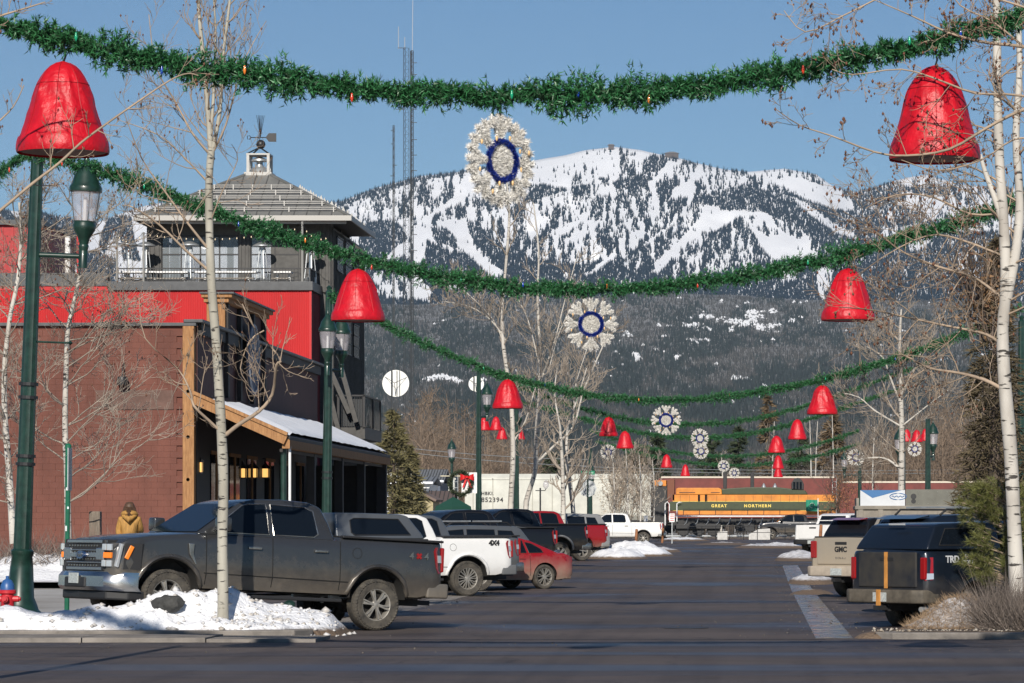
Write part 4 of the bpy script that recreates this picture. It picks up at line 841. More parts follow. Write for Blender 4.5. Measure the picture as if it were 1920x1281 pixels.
# ------------------------------------------------------------------ snowflakes
m_wt = M('white_tinsel', (.82, .80, .76), .6, island=.3); m_bt = M('blue_tinsel', (.012, .035, .28), .3, island=.6, spec=.8, coat=.3); m_gold = M('gold_bulb', (.8, .52, .25), .3, coat=.4)
def tinsel(paths, rad, per_m, wid, rng):
    Vs = []
    for pts in paths:
        p = np.array(pts, float); seg = np.linalg.norm(np.diff(p, axis=0), axis=1); L = seg.sum(); n = max(6, int(L * per_m)); u = rng.uniform(0, L, n); cs = np.concatenate([[0], np.cumsum(seg)])
        q = np.stack([np.interp(u, cs, p[:, i]) for i in range(3)], -1); d = rng.normal(size=(n, 3)); d /= np.linalg.norm(d, axis=1, keepdims=True)
        Vs.append(needles_np(q + d * rad * .15, d, rng.uniform(.6, 1.1, n) * rad, wid, rng))
    return np.concatenate(Vs)
def snowflake(px, py, s, D, yaw, label, key=None, per=3400, wid=.012, seed=0):
    c = P(px, py, s); rng = np.random.default_rng(seed); R = D / 2; t = thing('snowflake', c, label, 'snowflake', 'tinsel snowflake decorations', (0, 0, yaw))
    def pt(r, a): return (R * r * math.cos(a), rng.uniform(-.012, .012), R * r * math.sin(a))
    white = []; bars = MB()
    for k in range(8):
        a = math.pi / 2 + k * math.pi / 4
        for e in (-1, 1): white.append([pt(.56, a), pt(.68, a + e * .11), pt(.82, a + e * .23), pt(.9, a + e * .26)]); bars.tube([pt(.52, a), pt(.84, a + e * .26)], .008, 4)
        white.append([pt(.36, a), pt(.93, a)]); bars.tube([pt(.3, a), pt(.94, a)], .01, 4)
        if s > 150: white.append([pt(.8, a + .22), pt(.8, a + .56)])
    for r in (.05, .12, .19, .26): white.append([pt(r, q * math.pi / 6) for q in range(13)])
    ring = [[pt(.40, q * math.pi / 12) for q in range(25)]]; ring2 = [[pt(.36, q * math.pi / 12) for q in range(25)]]
    link('white_tinsel', tri_mesh('white_tinsel', tinsel(white, .06 if s > 150 else .05, per * 1.25, wid * 1.25, rng)), t, m_wt, kind='stuff')
    link('blue_ring', tri_mesh('blue_ring', tinsel(ring, .042, per * 2, wid, rng) + np.array([0, -.03, 0])), t, m_bt, kind='stuff')
    bars.build('frame', m_white, t, world=False)
    if s > 30:
        for k in range(0, 16, 1 if s < 150 else 1):
            if (k * 7) % 5 > 2: continue
            a = math.pi / 8 + (k // 2) * math.pi / 4 + (.09 if k % 2 else -.09); r = .5 if k % 2 else .74; p = pt(r, a)
            MB().lathe([(0, -.035), (.012, -.02), (.015, 0), (.01, .02), (0, .025)], 8, (p[0], -.07, p[2])).build('bulb', m_gold, t, smooth=60, world=False)
    if key: MB().tube([(0, 0, R * .9), (0, 0, R + .03), (0, 0, GP[key](c.x) - c.z)], .016, 6).build('hanger', m_black, t, world=False)
SF = [(938, 302, 170.6, 1.06, .85, 'largest tinsel snowflake hanging before the sky and summit', '1', 3600, .011), (1108, 608, 100, 1.04, .1, 'second tinsel snowflake hanging before the grey foothill', '2', 3000, .013), (1249, 788, 57.3, 1.02, .0, 'third tinsel snowflake, below the third garland', '3', 2000, .02),
      (1312, 822, 35.2, 1.08, .45, 'upper of the two overlapping tinsel snowflakes', '4', 1500, .03), (1314, 846, 32.7, .95, .3, 'lower of the two overlapping tinsel snowflakes', '5', 1500, .03), (1357, 874, 24, .96, 0, 'small tinsel snowflake left of the lowest one', '6', 900, .045), (1377, 887, 23.2, .88, 0, 'lowest and smallest tinsel snowflake, on the boxcar roofline', '7', 900, .045)]
for i, (px, py, s, D, yw, l, k, pr_, wd) in enumerate(SF): snowflake(px, py, s, D, yw, l, k, pr_, wd, 60 + i)
snowflake(1140, 848, 29, 1.05, .2, 'tinsel snowflake half hidden in bare trees left of the bells', None, 1200, .035, 70); snowflake(1605, 858, 31, 1.1, .1, 'tinsel snowflake among bare trees left of the trailer', None, 1200, .035, 71); snowflake(1715, 842, 28, 1.05, .3, 'tinsel snowflake under the red bells above the trailer', None, 1200, .035, 72)
# ------------------------------------------------------------------ vehicles
def paint(name, col, dirt=.75, z1=1.0, metal=.35, rough=.3, dz0=.25, dc=DUST):
    return M(name, col, rough, metal, coat=.5, dirt=(dz0, z1, dc, dirt), var=.03)
m_well = M('wheel_well', (.015, .014, .013), .95)
m_under = M('underbody', (.03, .027, .024), .9, var=.4)
m_rim = M('alloy_rim', (.46, .45, .42), .35, metal=.6, dirt=(-.5, .9, (.2, .17, .13), .7))
m_trim = M('black_trim', (.02, .02, .021), .55)
m_gap = M('panel_gap', (.006, .006, .006), .9)
m_plate = M('licence_plate', (.42, .45, .44), .5, var=.3, scale=30)
WH = {}
def wheel_data(kind, R, w):
    key = (kind, round(R, 3))
    if key in WH: return WH[key]
    rr = R * (.62 if kind != 'car' else .72)
    ty = MB().lathe([(rr, -w*.42), (R*.86, -w*.5), (R*.97, -w*.46), (R, -w*.36), (R, w*.36), (R*.97, w*.46), (R*.86, w*.5), (rr, w*.42), (rr*.96, w*.3), (rr*.96, -w*.3), (rr, -w*.42)], 40, (0, 0, 0), 'y', cap=False)
    if kind != 'car':
        for k in range(44):
            a = 2 * math.pi * k / 44
            for e in (-1, 1):
                b = a + (.07 if e > 0 else 0); c, s_ = math.cos(b), math.sin(b)
                p = Vector((c * (R + .004), e * w * .33, s_ * (R + .004))); q = Vector((c * (R - .05), e * w * .52, s_ * (R - .05)))
                ty.beam(p - Vector((c, 0, s_)) * .012, q, .032, .03, up=(c, 0, s_))
    tyre = ty.data('tyre', smooth=35); tyre.materials.append(m_rubber)
    rb = MB().lathe([(rr, w*.42), (rr*.95, w*.40), (rr*.9, w*.30), (rr*.88, w*.1), (rr*.88, -w*.3)], 36, (0, 0, 0), 'y', cap=False)
    ns = {'six': 6, 'multi': 9, 'car': 7}[kind]
    for k in range(ns):
        a = 2 * math.pi * k / ns + .2
        for da in ((-.12, .12) if kind != 'six' else (-.10, .10)):
            p = Vector((math.cos(a + da * .6) * rr * .2, w*.34, math.sin(a + da * .6) * rr * .2)); q = Vector((math.cos(a + da * 1.3) * rr * .93, w*.36, math.sin(a + da * 1.3) * rr * .93))
            rb.beam(p, q, rr * (.085 if kind == 'six' else .06), .05, up=(0, 1, 0))
        if kind == 'six': rb.beam(Vector((math.cos(a) * rr * .2, w*.31, math.sin(a) * rr * .2)), Vector((math.cos(a) * rr * .9, w*.33, math.sin(a) * rr * .9)), rr * .2, .02, up=(0, 1, 0))
    rb.lathe([(rr*.28, w*.2), (rr*.28, w*.36), (rr*.2, w*.4), (.0, w*.41)], 20, (0, 0, 0), 'y')
    for k in range(6): a = 2*math.pi*k/6; rb.lathe([(.016, w*.36), (.016, w*.42), (0, w*.425)], 6, (math.cos(a)*rr*.23, 0, math.sin(a)*rr*.23), 'y')
    rim = rb.data('rim', smooth=40); rim.materials.append(m_rim)
    hb = MB().lathe([(0, -w*.2), (rr*.6, -w*.2), (rr*.6, -w*.1), (0, -w*.1)], 20, (0, 0, 0), 'y').lathe([(0, w*.04), (rr*.87, w*.04), (rr*.87, w*.0), (0, 0)], 24, (0, 0, 0), 'y').data('brake', smooth=40); hb.materials.append(m_well)
    WH[key] = (hb, tyre, rim); return WH[key]
def add_wheel(t, x, y, z, side, kind, R, w, steer=0):
    hb, ty, rim = wheel_data(kind, R, w); wo = link('wheel', hb, t); wo.location = (x, y, z); wo.rotation_euler = (0, RND.uniform(0, 6), 0)
    wo.rotation_euler = (0, 0, (0 if side > 0 else math.pi) + steer)
    link('tyre', ty, wo); link('rim', rim, wo)
class Car: pass
def make_car(name, c, place, heading, label, cat, pitch=0, roll=0, group='parked vehicles', scl=1):
    """c: dict of dimensions; place = (local point, world point); heading in degrees"""
    th = math.radians(heading); R3 = Matrix.Rotation(th, 3, 'Z') @ Matrix.Rotation(-pitch, 3, 'Y') @ Matrix.Rotation(roll, 3, 'X')
    lp, wp = Vector(place[0]), Vector(place[1]); t = thing(name, wp - R3 @ lp * scl, label, cat, group, R3.to_euler()); t.scale = (scl, scl, scl)
    L, W = c['L'], c['W']; hw = W / 2; R = c['R']; ra, fa = c['ra'], c['fa']; AR = c.get('AR', R + .1); zr = c.get('rock', .42); zc_ = R
    pm = c['paint']; tops = c['tops']; tx = [p[0] for p in tops]; tz = [p[1] for p in tops]; zax = c.get('archz', R + .06)
    def zt(x): return float(np.interp(x, tx, tz))
    eb = c.get('endr', .22); nose = c.get('nose', 0)
    def w_(x):
        v = hw
        for e, dist in ((1, x), (2, L - x)):
            rad = eb * (1.6 if e == 2 else 1)
            if dist < rad: v -= rad * .55 * (1 - math.sqrt(max(0, 1 - (1 - dist / rad) ** 2)))
        return v
    def zb(x):
        z = zr + .10 * sstep(.5, 0, x) + .02 * sstep(L - .6, L, x)
        for a in (ra, fa):
            if abs(x - a) < AR: z = max(z, zax + math.sqrt(AR * AR - (x - a) ** 2) * c.get('archk', .95))
        return z
    def ins(z, x):
        zz = (z - zr) / max(.2, (c['belt'] - zr)); f = .012
        if zz < .25: f += .05 * ((.25 - zz) / .25) ** 1.3
        if zz > .6: f += .045 * ((zz - .6) / .4) ** 2
        f += .008 * math.cos(zz * 9)
        return f
    def ys(x, z): return w_(x) - ins(z, x)
    st = set([0, .03, .08, .15, .25, L, L - .03, L - .08, L - .16, L - .28] + [i * L / 26 for i in range(27)] + tx)
    for a in (ra, fa):
        for k in range(17): st.add(a - AR * math.cos(math.pi * k / 16))
        st.add(a - AR - .004); st.add(a + AR + .004)
    st = sorted(x for x in st if 0 <= x <= L); stt = [st[0]]
    for x in st[1:]:
        if x - stt[-1] > .0025: stt.append(x)
    vs = []; nr = 10
    for x in stt:
        b, tp_ = zb(x), zt(x); b = min(b, tp_ - .06); r = .05; lv = [b + (tp_ - r - b) * q for q in (0, .16, .34, .52, .7, .86, 1.0)]
        row = [(x, ys(x, z), z) for z in lv]; yt = ys(x, tp_ - r)
        row += [(x, yt - .018, tp_ - .014), (x, yt - .06, tp_), (x, 0, tp_ + c.get('crown', .02))]
        vs.append(row)
    body = MB(); n = len(stt)
    for sgn in (1, -1):
        base = [(p[0], p[1] * sgn, p[2]) for row in vs for p in row]
        body.add(base, [(i*nr+j, i*nr+j+1, (i+1)*nr+j+1, (i+1)*nr+j) for i in range(n-1) for j in range(nr-1)])
    for e in (0, n - 1):
        row = vs[e]; body.add([(p[0], p[1], p[2]) for p in row] + [(p[0], -p[1], p[2]) for p in row[::-1][1:]], [tuple(range(2*nr-1))])
    bo = body.build('body', pm, t, smooth=32, world=False)
    under = MB().box(.25, L - .3, -hw + .28, hw - .28, zr - .02, min(zr + .45, c['belt'] - .2)).build('underbody', m_under, t, world=False)
    for a in (ra, fa):
        for sgn in (1, -1):
            wlm = MB(); N_ = 16
            pr = [(a - (AR - .004) * math.cos(math.pi * k / N_), zax + (AR - .004) * c.get('archk', .95) * math.sin(math.pi * k / N_)) for k in range(N_ + 1)]
            v2 = [(x, sgn * (ys(min(max(x, 0), L), zax + AR) - .012), z) for x, z in pr] + [(x, sgn * (hw - .42), z) for x, z in pr]
            wlm.add(v2, [(k, k+1, N_+1+k+1, N_+1+k) for k in range(N_)] + [tuple(range(N_+1, 2*N_+2))]); wlm.build('wheel_well', m_well, t, smooth=40, world=False)
            if c.get('flare'):
                fl = MB(); pts = []
                for k in range(N_ + 1):
                    q = math.pi * k / N_; x = a - (AR + .035) * math.cos(q); z = zax + (AR + .035) * .95 * math.sin(q); pts.append((x, sgn * (ys(min(max(x, .02), L - .02), z) - .0), max(z, zr + .02)))
                fl.tube(pts, .042, 6); fl.build('fender_flare', c.get('flmat', pm), t, smooth=60, world=False)
            steer = c.get('steer', 0) if a == fa else 0
            add_wheel(t, a, sgn * (hw - c.get('tw', .27) / 2 - .02), R + (c.get('rdrop', 0) if a == ra else c.get('fdrop', 0)), sgn, c.get('wk', 'six'), R, c.get('tw', .27), steer)
    # cabin
    def house(name, prof, yb, yt_, zb_, zt_, mat, bev=.05):
        """closed house with sloping sides; prof [(x,z)..] outline from rear base over the roof to front base"""
        def yy(z): return yb + (yt_ - yb) * (z - zb_) / (zt_ - zb_)
        m_ = MB(); k = len(prof); m_.add([(x, yy(z), z) for x, z in prof] + [(x, -yy(z), z) for x, z in prof], [tuple(range(k))[::-1], tuple(range(k, 2*k))] + [(i, i+1, k+i+1, k+i) for i in range(k-1)] + [(k-1, 0, k, 2*k-1)])
        m_.build(name, mat, t, smooth=35, bevel=bev, seg=3, world=False); return yy
    def side_glass(name, poly, yy, sgn, mat=m_glass, off=.004, frame=None):
        m_ = MB(); k = len(poly); m_.add([(x, sgn * (yy(z) + off), z) for x, z in poly] + [(x, sgn * (yy(z) - .03), z) for x, z in poly], [tuple(range(k)), tuple(range(2*k-1, k-1, -1))] + [(i, (i+1) % k, k+(i+1) % k, k+i) for i in range(k)])
        w = m_.build(name, mat, t, world=False)
        if frame:
            fm = MB(); pts = [(x, sgn * (yy(z) + off + .002), z) for x, z in poly]; fm.tube(pts + [pts[0], pts[1]], .011, 5, cap=False); fm.build('window_trim', frame, w, world=False)
        return w
    def cross_glass(name, a, b, wa, wb, mat=m_glass, off=.004):
        (xa, za), (xb, zb2) = a, b; d = Vector((xb - xa, 0, zb2 - za)).normalized(); nrm = Vector((-d.z, 0, d.x)) if c.get('_flip', False) else Vector((d.z, 0, -d.x)); nrm *= off
        m_ = MB(); m_.add([Vector((xa, wa, za)) + nrm, Vector((xa, -wa, za)) + nrm, Vector((xb, -wb, zb2)) + nrm, Vector((xb, wb, zb2)) + nrm], [(0, 1, 2, 3)]); return m_.build(name, mat, t, world=False)
    o = Car(); o.t = t; o.c = c; o.house = house; o.side_glass = side_glass; o.cross_glass = cross_glass; o.ys = ys; o.w_ = w_; o.zt = zt; o.hw = hw
    def strip(name, pts, wd, mat, sgn=1, off=.003):
        m_ = MB(); k = len(pts); v = []
        for i, (x, z) in enumerate(pts):
            x2, z2 = pts[min(i+1, k-1)]; x1, z1 = pts[max(i-1, 0)]; d = Vector((x2-x1, z2-z1)).normalized(); nx, nz = -d.y * wd / 2, d.x * wd / 2
            for q in (1, -1): xx, zz = x + q * nx, z + q * nz; v.append((xx, sgn * (ys(min(max(xx, 0), L), zz) + off), zz))
        m_.add(v, [(2*i, 2*i+2, 2*i+3, 2*i+1) for i in range(k-1)]); return m_.build(name, mat, t, world=False)
    o.strip = strip
    def patch(name, poly, mat, sgn=1, off=.004, depth=.03):
        m_ = MB(); k = len(poly); f = [(x, sgn * (ys(min(max(x, 0), L), z) + off), z) for x, z in poly]; b = [(p[0], p[1] - sgn * depth, p[2]) for p in f]
        m_.add(f + b, [tuple(range(k)), tuple(range(2*k-1, k-1, -1))] + [(i, (i+1) % k, k+(i+1) % k, k+i) for i in range(k)]); return m_.build(name, mat, t, world=False)
    o.patch = patch
    return o
def vline(x, z0, z1, n=5): return [(x, z0 + (z1 - z0) * i / n) for i in range(n + 1)]
def glass_cols(o, wins, yy, trim=m_trim, sides=(1, -1)):
    for sgn in sides:
        for w in wins: o.side_glass('side_window', w, yy, sgn, frame=trim)
def label_text(o, body, size, loc, rot, mat, name='lettering', space=1.0, bold=0):
    me = text_mesh(body, size, .004, space=space, bold=bold); x = link(name, me, o.t, mat); x.location = loc; x.rotation_euler = rot; return x
SIDE_L = (math.radians(90), 0, math.radians(180))   # text readable on the left side
SIDE_R = (math.radians(90), 0, 0); REAR = (math.radians(90), 0, math.radians(-90))
def pickup(name, label, pm, place, heading, cap=None, detail=1, scale=1, pitch=0, flare=True, rail=m_trim, rim='six', bump=m_chrome, tail=True, R=.42, lift=0, front=False, tonneau=True, trim=m_trim, flmat=None, steer=0, rdrop=0, roll=0, bedc=None, handles=m_chrome, fdrop=0, tailmat=None, rearglass=None):
    z = lift
    c = dict(L=5.88, W=2.03, R=R, ra=1.22, fa=4.92, AR=R + .1, rock=.5 + z, belt=1.36 + z, paint=pm, archz=R + .05 + z * .8, flare=flare, flmat=flmat or pm, wk=rim, tw=.29, steer=steer, rdrop=rdrop, fdrop=fdrop,
             tops=[(0, 1.38+z), (.06, 1.42+z), (1.9, 1.41+z), (1.95, 1.37+z), (4.35, 1.35+z), (4.6, 1.345+z), (5.2, 1.29+z), (5.6, 1.22+z), (5.78, 1.12+z), (5.88, .98+z)])
    o = make_car(name, c, place, heading, label, 'pickup truck', pitch, roll, scl=scale); t = o.t
    prof = [(1.98, 1.33+z), (2.08, 1.62+z), (2.2, 1.87+z), (2.42, 1.945+z), (2.9, 1.965+z), (3.4, 1.94+z), (3.62, 1.885+z), (4.1, 1.58+z), (4.46, 1.335+z)]
    yy = o.house('cab', prof, .93, .74, 1.33+z, 1.965+z, pm)
    W1 = [(3.18, 1.39+z), (4.18, 1.39+z), (4.12, 1.47+z), (3.62, 1.83+z), (3.5, 1.865+z), (3.2, 1.875+z)]
    W2 = [(2.3, 1.44+z), (2.38, 1.39+z), (3.1, 1.39+z), (3.12, 1.875+z), (2.5, 1.865+z), (2.36, 1.80+z)]
    glass_cols(o, [W1, W2], yy, trim)
    o.cross_glass('windscreen', (4.40, 1.375+z), (3.70, 1.845+z), .84, .72, off=.014); c['_flip'] = True
    o.cross_glass('rear_window', (2.02, 1.45+z), (2.19, 1.84+z), .72, .64, off=.012)
    for sgn in (1, -1):
        for x in (1.93, 3.14, 4.3): o.strip('door_gap', vline(x, .56+z, 1.34+z), .014, m_gap, sgn)
        o.strip('body_crease', [(.1, .98+z), (1.9, .96+z)], .012, m_gap, sgn, .002) if False else None
        o.strip('sill_line', [(1.78, .70+z), (3, .72+z), (4.34, .74+z)], .012, m_gap, sgn)
        for x in (3.28, 2.1): 
            hx = Vector((x + .06, sgn * (o.ys(x, 1.16+z) + .02), 1.17+z)); MB().beam(hx, hx + Vector((.24, 0, 0)), .04, .045).build('door_handle', handles, t, bevel=.012, world=False)
        MB().beam((1.9, sgn * (o.hw - .03), .40+z), (4.25, sgn * (o.hw - .03), .40+z), .14, .06).build('running_board', m_trim, t, bevel=.015, world=False)
        mo = MB(); mo.box(4.02, 4.22, sgn * 1.06 if sgn > 0 else -1.29, sgn * 1.29 if sgn > 0 else -1.06, 1.40+z, 1.62+z); mo.build('mirror', pm, t, bevel=.035, seg=3, smooth=40, world=False)
        MB().box(4.02, 4.019, 0, 0, 0, 0) if False else MB().beam((4.12, sgn * .9, 1.42+z), (4.12, sgn * 1.08, 1.46+z), .06, .06).build('mirror_arm', m_trim, t, world=False)
        if sgn > 0 and detail: o.strip('fuel_door', [(1.62 + .085 * math.cos(a), 1.17+z + .085 * math.sin(a)) for a in [k * math.pi / 8 for k in range(17)]], .008, m_gap, sgn)
        if tail:
            tl = o.patch('tail_light', [(.012, 1.33+z), (.16, 1.33+z), (.20, 1.26+z), (.15, .98+z), (.10, .90+z), (.012, .93+z)], m_lampred, sgn, .012, .06)
            o.patch('reverse_light', [(.02, 1.20+z), (.13, 1.20+z), (.12, 1.08+z), (.02, 1.08+z)], m_clear, sgn, .02, .02)
    MB().box(.02, 1.9, -.86, .86, 1.415+z, 1.44+z).build('bed_cover', m_trim, t, bevel=.01, world=False) if (tonneau and not cap) else None
    if rail: 
        for sgn in (1, -1): MB().box(.03, 1.9, sgn*.955 - .05, sgn*.955 + .05, 1.405+z, 1.445+z).build('bed_rail', rail, t, bevel=.012, world=False)
    # tailgate and rear bumper
    MB().box(-.028, .02, -.74, .74, .78+z, 1.40+z).build('tailgate', tailmat or pm, t, bevel=.02, seg=2, world=False)
    MB().box(-.034, -.02, -.18, .18, 1.24+z, 1.31+z).build('tailgate_handle', m_trim, t, bevel=.008, world=False)
    if tail:
        for sgn in (1, -1): MB().box(-.025, .04, min(sgn*.77, sgn*.95), max(sgn*.77, sgn*.95), .93+z, 1.33+z).build('tail_light', m_lampred, t, bevel=.02, world=False)
    MB().prism([(-.2, -.8), (-.2, .8), (-.1, .98), (.3, 1.0), (.3, -1.0), (-.1, -.98)], .50+z, .74+z, 'xy').build('rear_bumper', bump, t, bevel=.035, seg=3, smooth=40, world=False)
    MB().box(-.212, -.19, -.17, .17, .53+z, .69+z).build('licence_plate', m_plate, t, world=False)
    MB().box(-.3, -.05, -.06, .06, .38+z, .46+z).box(-.05, .6, -.1, .1, .36+z, .48+z).build('tow_hitch', m_trim, t, world=False)
    MB().tube([(.9, -.75, .44+z), (.15, -.82, .42+z), (-.02, -.86, .40+z)], .05, 10).build('exhaust', m_galv, t, smooth=50, world=False)
    for a in (1.22, 4.92): MB().tube([(a, -.8, R), (a, .8, R)], .07, 8).lathe([(0, -.14), (.15, -.06), (.15, .06), (0, .14)], 10, (a, 0, R), 'y').build('axle', m_under, t, world=False)
    for sgn in (1, -1): MB().beam((.5, sgn*.62, R + .16), (1.9, sgn*.62, R + .1), .07, .05).tube([(1.3, sgn*.7, R), (1.35, sgn*.66, R + .5)], .04, 8).build('spring', m_galv, t, world=False)
    if cap:
        cp = [(.06, 1.44+z), (.12, 1.55+z), (.36, 1.87+z), (.5, 1.90+z), (1.3, 1.925+z), (1.86, 1.93+z), (1.9, 1.44+z)]
        y2 = o.house('bed_cap', cp, .94, .80, 1.43+z, 1.93+z, cap, .045)
        for sgn in (1, -1):
            w = o.side_glass('cap_window', [(.36, 1.52+z), (1.52, 1.52+z), (1.58, 1.57+z), (1.58, 1.79+z), (1.5, 1.83+z), (.58, 1.81+z)], y2, sgn, frame=m_trim)
        o.cross_glass('cap_rear_window', (.115, 1.50+z), (.345, 1.83+z), .78, .70, rearglass or m_glass, off=.012)
    if front: truck_front(o, z, pm)
    else:
        MB().box(5.84, 5.9, -.62, .62, .72+z, 1.06+z).build('grille', m_trim, t, bevel=.02, world=False)
        for sgn in (1, -1): MB().box(5.7, 5.86, min(sgn*.66, sgn*.95), max(sgn*.66, sgn*.95), .86+z, 1.08+z).build('headlight', m_clear, t, bevel=.03, world=False)
        MB().prism([(5.7, -1), (5.98, -.8), (6.03, -.4), (6.03, .4), (5.98, .8), (5.7, 1)], .46+z, .68+z, 'xy').build('front_bumper', bump, t, bevel=.03, smooth=40, world=False)
    return o
def truck_front(o, z, pm):
    t = o.t
    MB().box(5.55, 5.90, -.72, .72, .70+z, 1.19+z).build('grille', m_trim, t, bevel=.02, world=False)
    m_bar = M('grille_chrome', (.42, .43, .44), .22, metal=.9, dirt=(.2, 1.4, DUST, .25))
    for zz, h in ((1.155, .05), (1.02, .022), (.945, .075), (.83, .022), (.735, .05)):
        MB().prism([(5.86, -.74), (5.915, -.6), (5.935, 0), (5.915, .6), (5.86, .74)], zz - h/2 + z, zz + h/2 + z, 'xy').build('grille_bar', m_bar, t, bevel=.008, world=False)
    for sgn in (1, -1):
        MB().box(5.86, 5.925, min(sgn*.46, sgn*.72), max(sgn*.46, sgn*.72), .86+z, 1.06+z).build('grille_block', m_bar, t, bevel=.02, world=False)
    st = MB()
    for zz in (1.09, .985, .885, .785):
        for k in range(11): y = -.5 + .1 * k; st.box(5.905, 5.922, y - .014, y + .014, zz - .012 + z, zz + .012 + z)
    st.build('grille_studs', m_chrome, t, world=False)
    MB().prism([(.15 * math.cos(q * math.pi / 12), .945 + z + .062 * math.sin(q * math.pi / 12)) for q in range(24)], 5.93, 5.975, 'yz').build('badge', M('badge_blue', (.02, .05, .13), .2, coat=.5), t, world=False)
    label_text(o, 'Ford', .1, (5.982, 0, .945+z), (math.radians(90), 0, math.radians(90)), m_chrome, 'badge_lettering')
    for sgn in (1, -1):
        def bx(x0, x1, a, b, z0, z1, nm, mt, bv=.012): return MB().box(x0, x1, min(sgn*a, sgn*b), max(sgn*a, sgn*b), z0+z, z1+z).build(nm, mt, t, bevel=bv, world=False)
        hl = MB(); f = [(5.90, sgn*.72), (5.86, sgn*.86), (5.70, sgn*.995), (5.42, sgn*1.022)]
        v = [(x, y, .74+z) for x, y in f] + [(x - .02, y - sgn*.01, 1.14+z) for x, y in f] + [(x - .22, y - sgn*.12, .74+z) for x, y in f] + [(x - .22, y - sgn*.12, 1.14+z) for x, y in f]
        hl.add(v, [(i, i+1, 5+i, 4+i) for i in range(3)] + [(4+i, 5+i, 13+i, 12+i) for i in range(3)] + [(i+1, i, 8+i, 9+i) for i in range(3)] + [(0, 4, 12, 8), (3, 11, 15, 7)])
        hl.build('headlight', m_trim, t, world=False)
        for z0, z1 in ((1.02, 1.12), (.77, .87)):
            for k in range(2): MB().beam((5.925 - .03*k, sgn*(.73 + .10*k), (z0+z1)/2+z), (5.905 - .05*k, sgn*(.815 + .095*k), (z0+z1)/2+z), .05, z1 - z0).build('headlight_lens', m_clear, t, bevel=.01, world=False)
        MB().beam((5.915, sgn*.75, .945+z), (5.85, sgn*.90, .945+z), .05, .09).build('turn_lamp', m_amber, t, bevel=.01, world=False)
        MB().beam((5.80, sgn*.955, .77+z), (5.74, sgn*.985, 1.13+z), .05, .085).build('headlight_lens', m_clear, t, bevel=.01, world=False)
        MB().beam((5.66, sgn*1.003, .90+z), (5.57, sgn*1.018, 1.10+z), .03, .07).build('side_marker', m_amber, t, bevel=.01, world=False)
        MB().prism([(4.52, 1.19+z), (4.62, 1.19+z), (4.60, 1.02+z), (4.50, .87+z), (4.47, .86+z), (4.53, 1.02+z)], sgn * (o.ys(4.5, 1.0+z)) - (.0 if sgn > 0 else .03), sgn * (o.ys(4.5, 1.0+z)) + (.03 if sgn > 0 else 0)).build('fender_vent', m_chrome, t, bevel=.008, world=False)
    fb = MB(); pl = [(5.45, 1.03), (5.72, 1.0), (5.94, .82), (6.02, .45), (6.03, 0), (6.02, -.45), (5.94, -.82), (5.72, -1.0), (5.45, -1.03)]
    inn = [(x - .22, y * .9) for x, y in pl]; k = len(pl); v = []
    for (zz, dx) in ((.40, -.05), (.46, 0), (.62, .0), (.69, -.06)): v += [(x + dx, y, zz+z) for x, y in pl]
    v += [(x, y, .69+z) for x, y in inn]; fb.add(v, [(r*k+i, r*k+i+1, (r+1)*k+i+1, (r+1)*k+i) for r in range(4) for i in range(k-1)])
    fb.build('front_bumper', M('bumper_chrome', (.6, .6, .6), .16, metal=1, dirt=(.3, .9, DUST, .35)), t, smooth=35, world=False)
    MB().box(6.0, 6.05, -.36, .36, .44+z, .60+z).build('bumper_intake', m_trim, t, bevel=.02, world=False)
    MB().box(6.05, 6.07, -.16, .16, .50+z, .66+z).build('licence_plate', m_plate, t, world=False)
    MB().prism([(5.3, -.98), (5.6, -.98), (5.88, -.78), (5.95, 0), (5.88, .78), (5.6, .98), (5.3, .98)], .26+z, .41+z, 'xy').build('air_dam', m_trim, t, bevel=.03, world=False)
    for sgn in (1, -1): MB().beam((5.97, sgn*.62, .57+z), (5.87, sgn*.86, .57+z), .03, .07).build('fog_lamp', m_clear, t, bevel=.01, world=False)
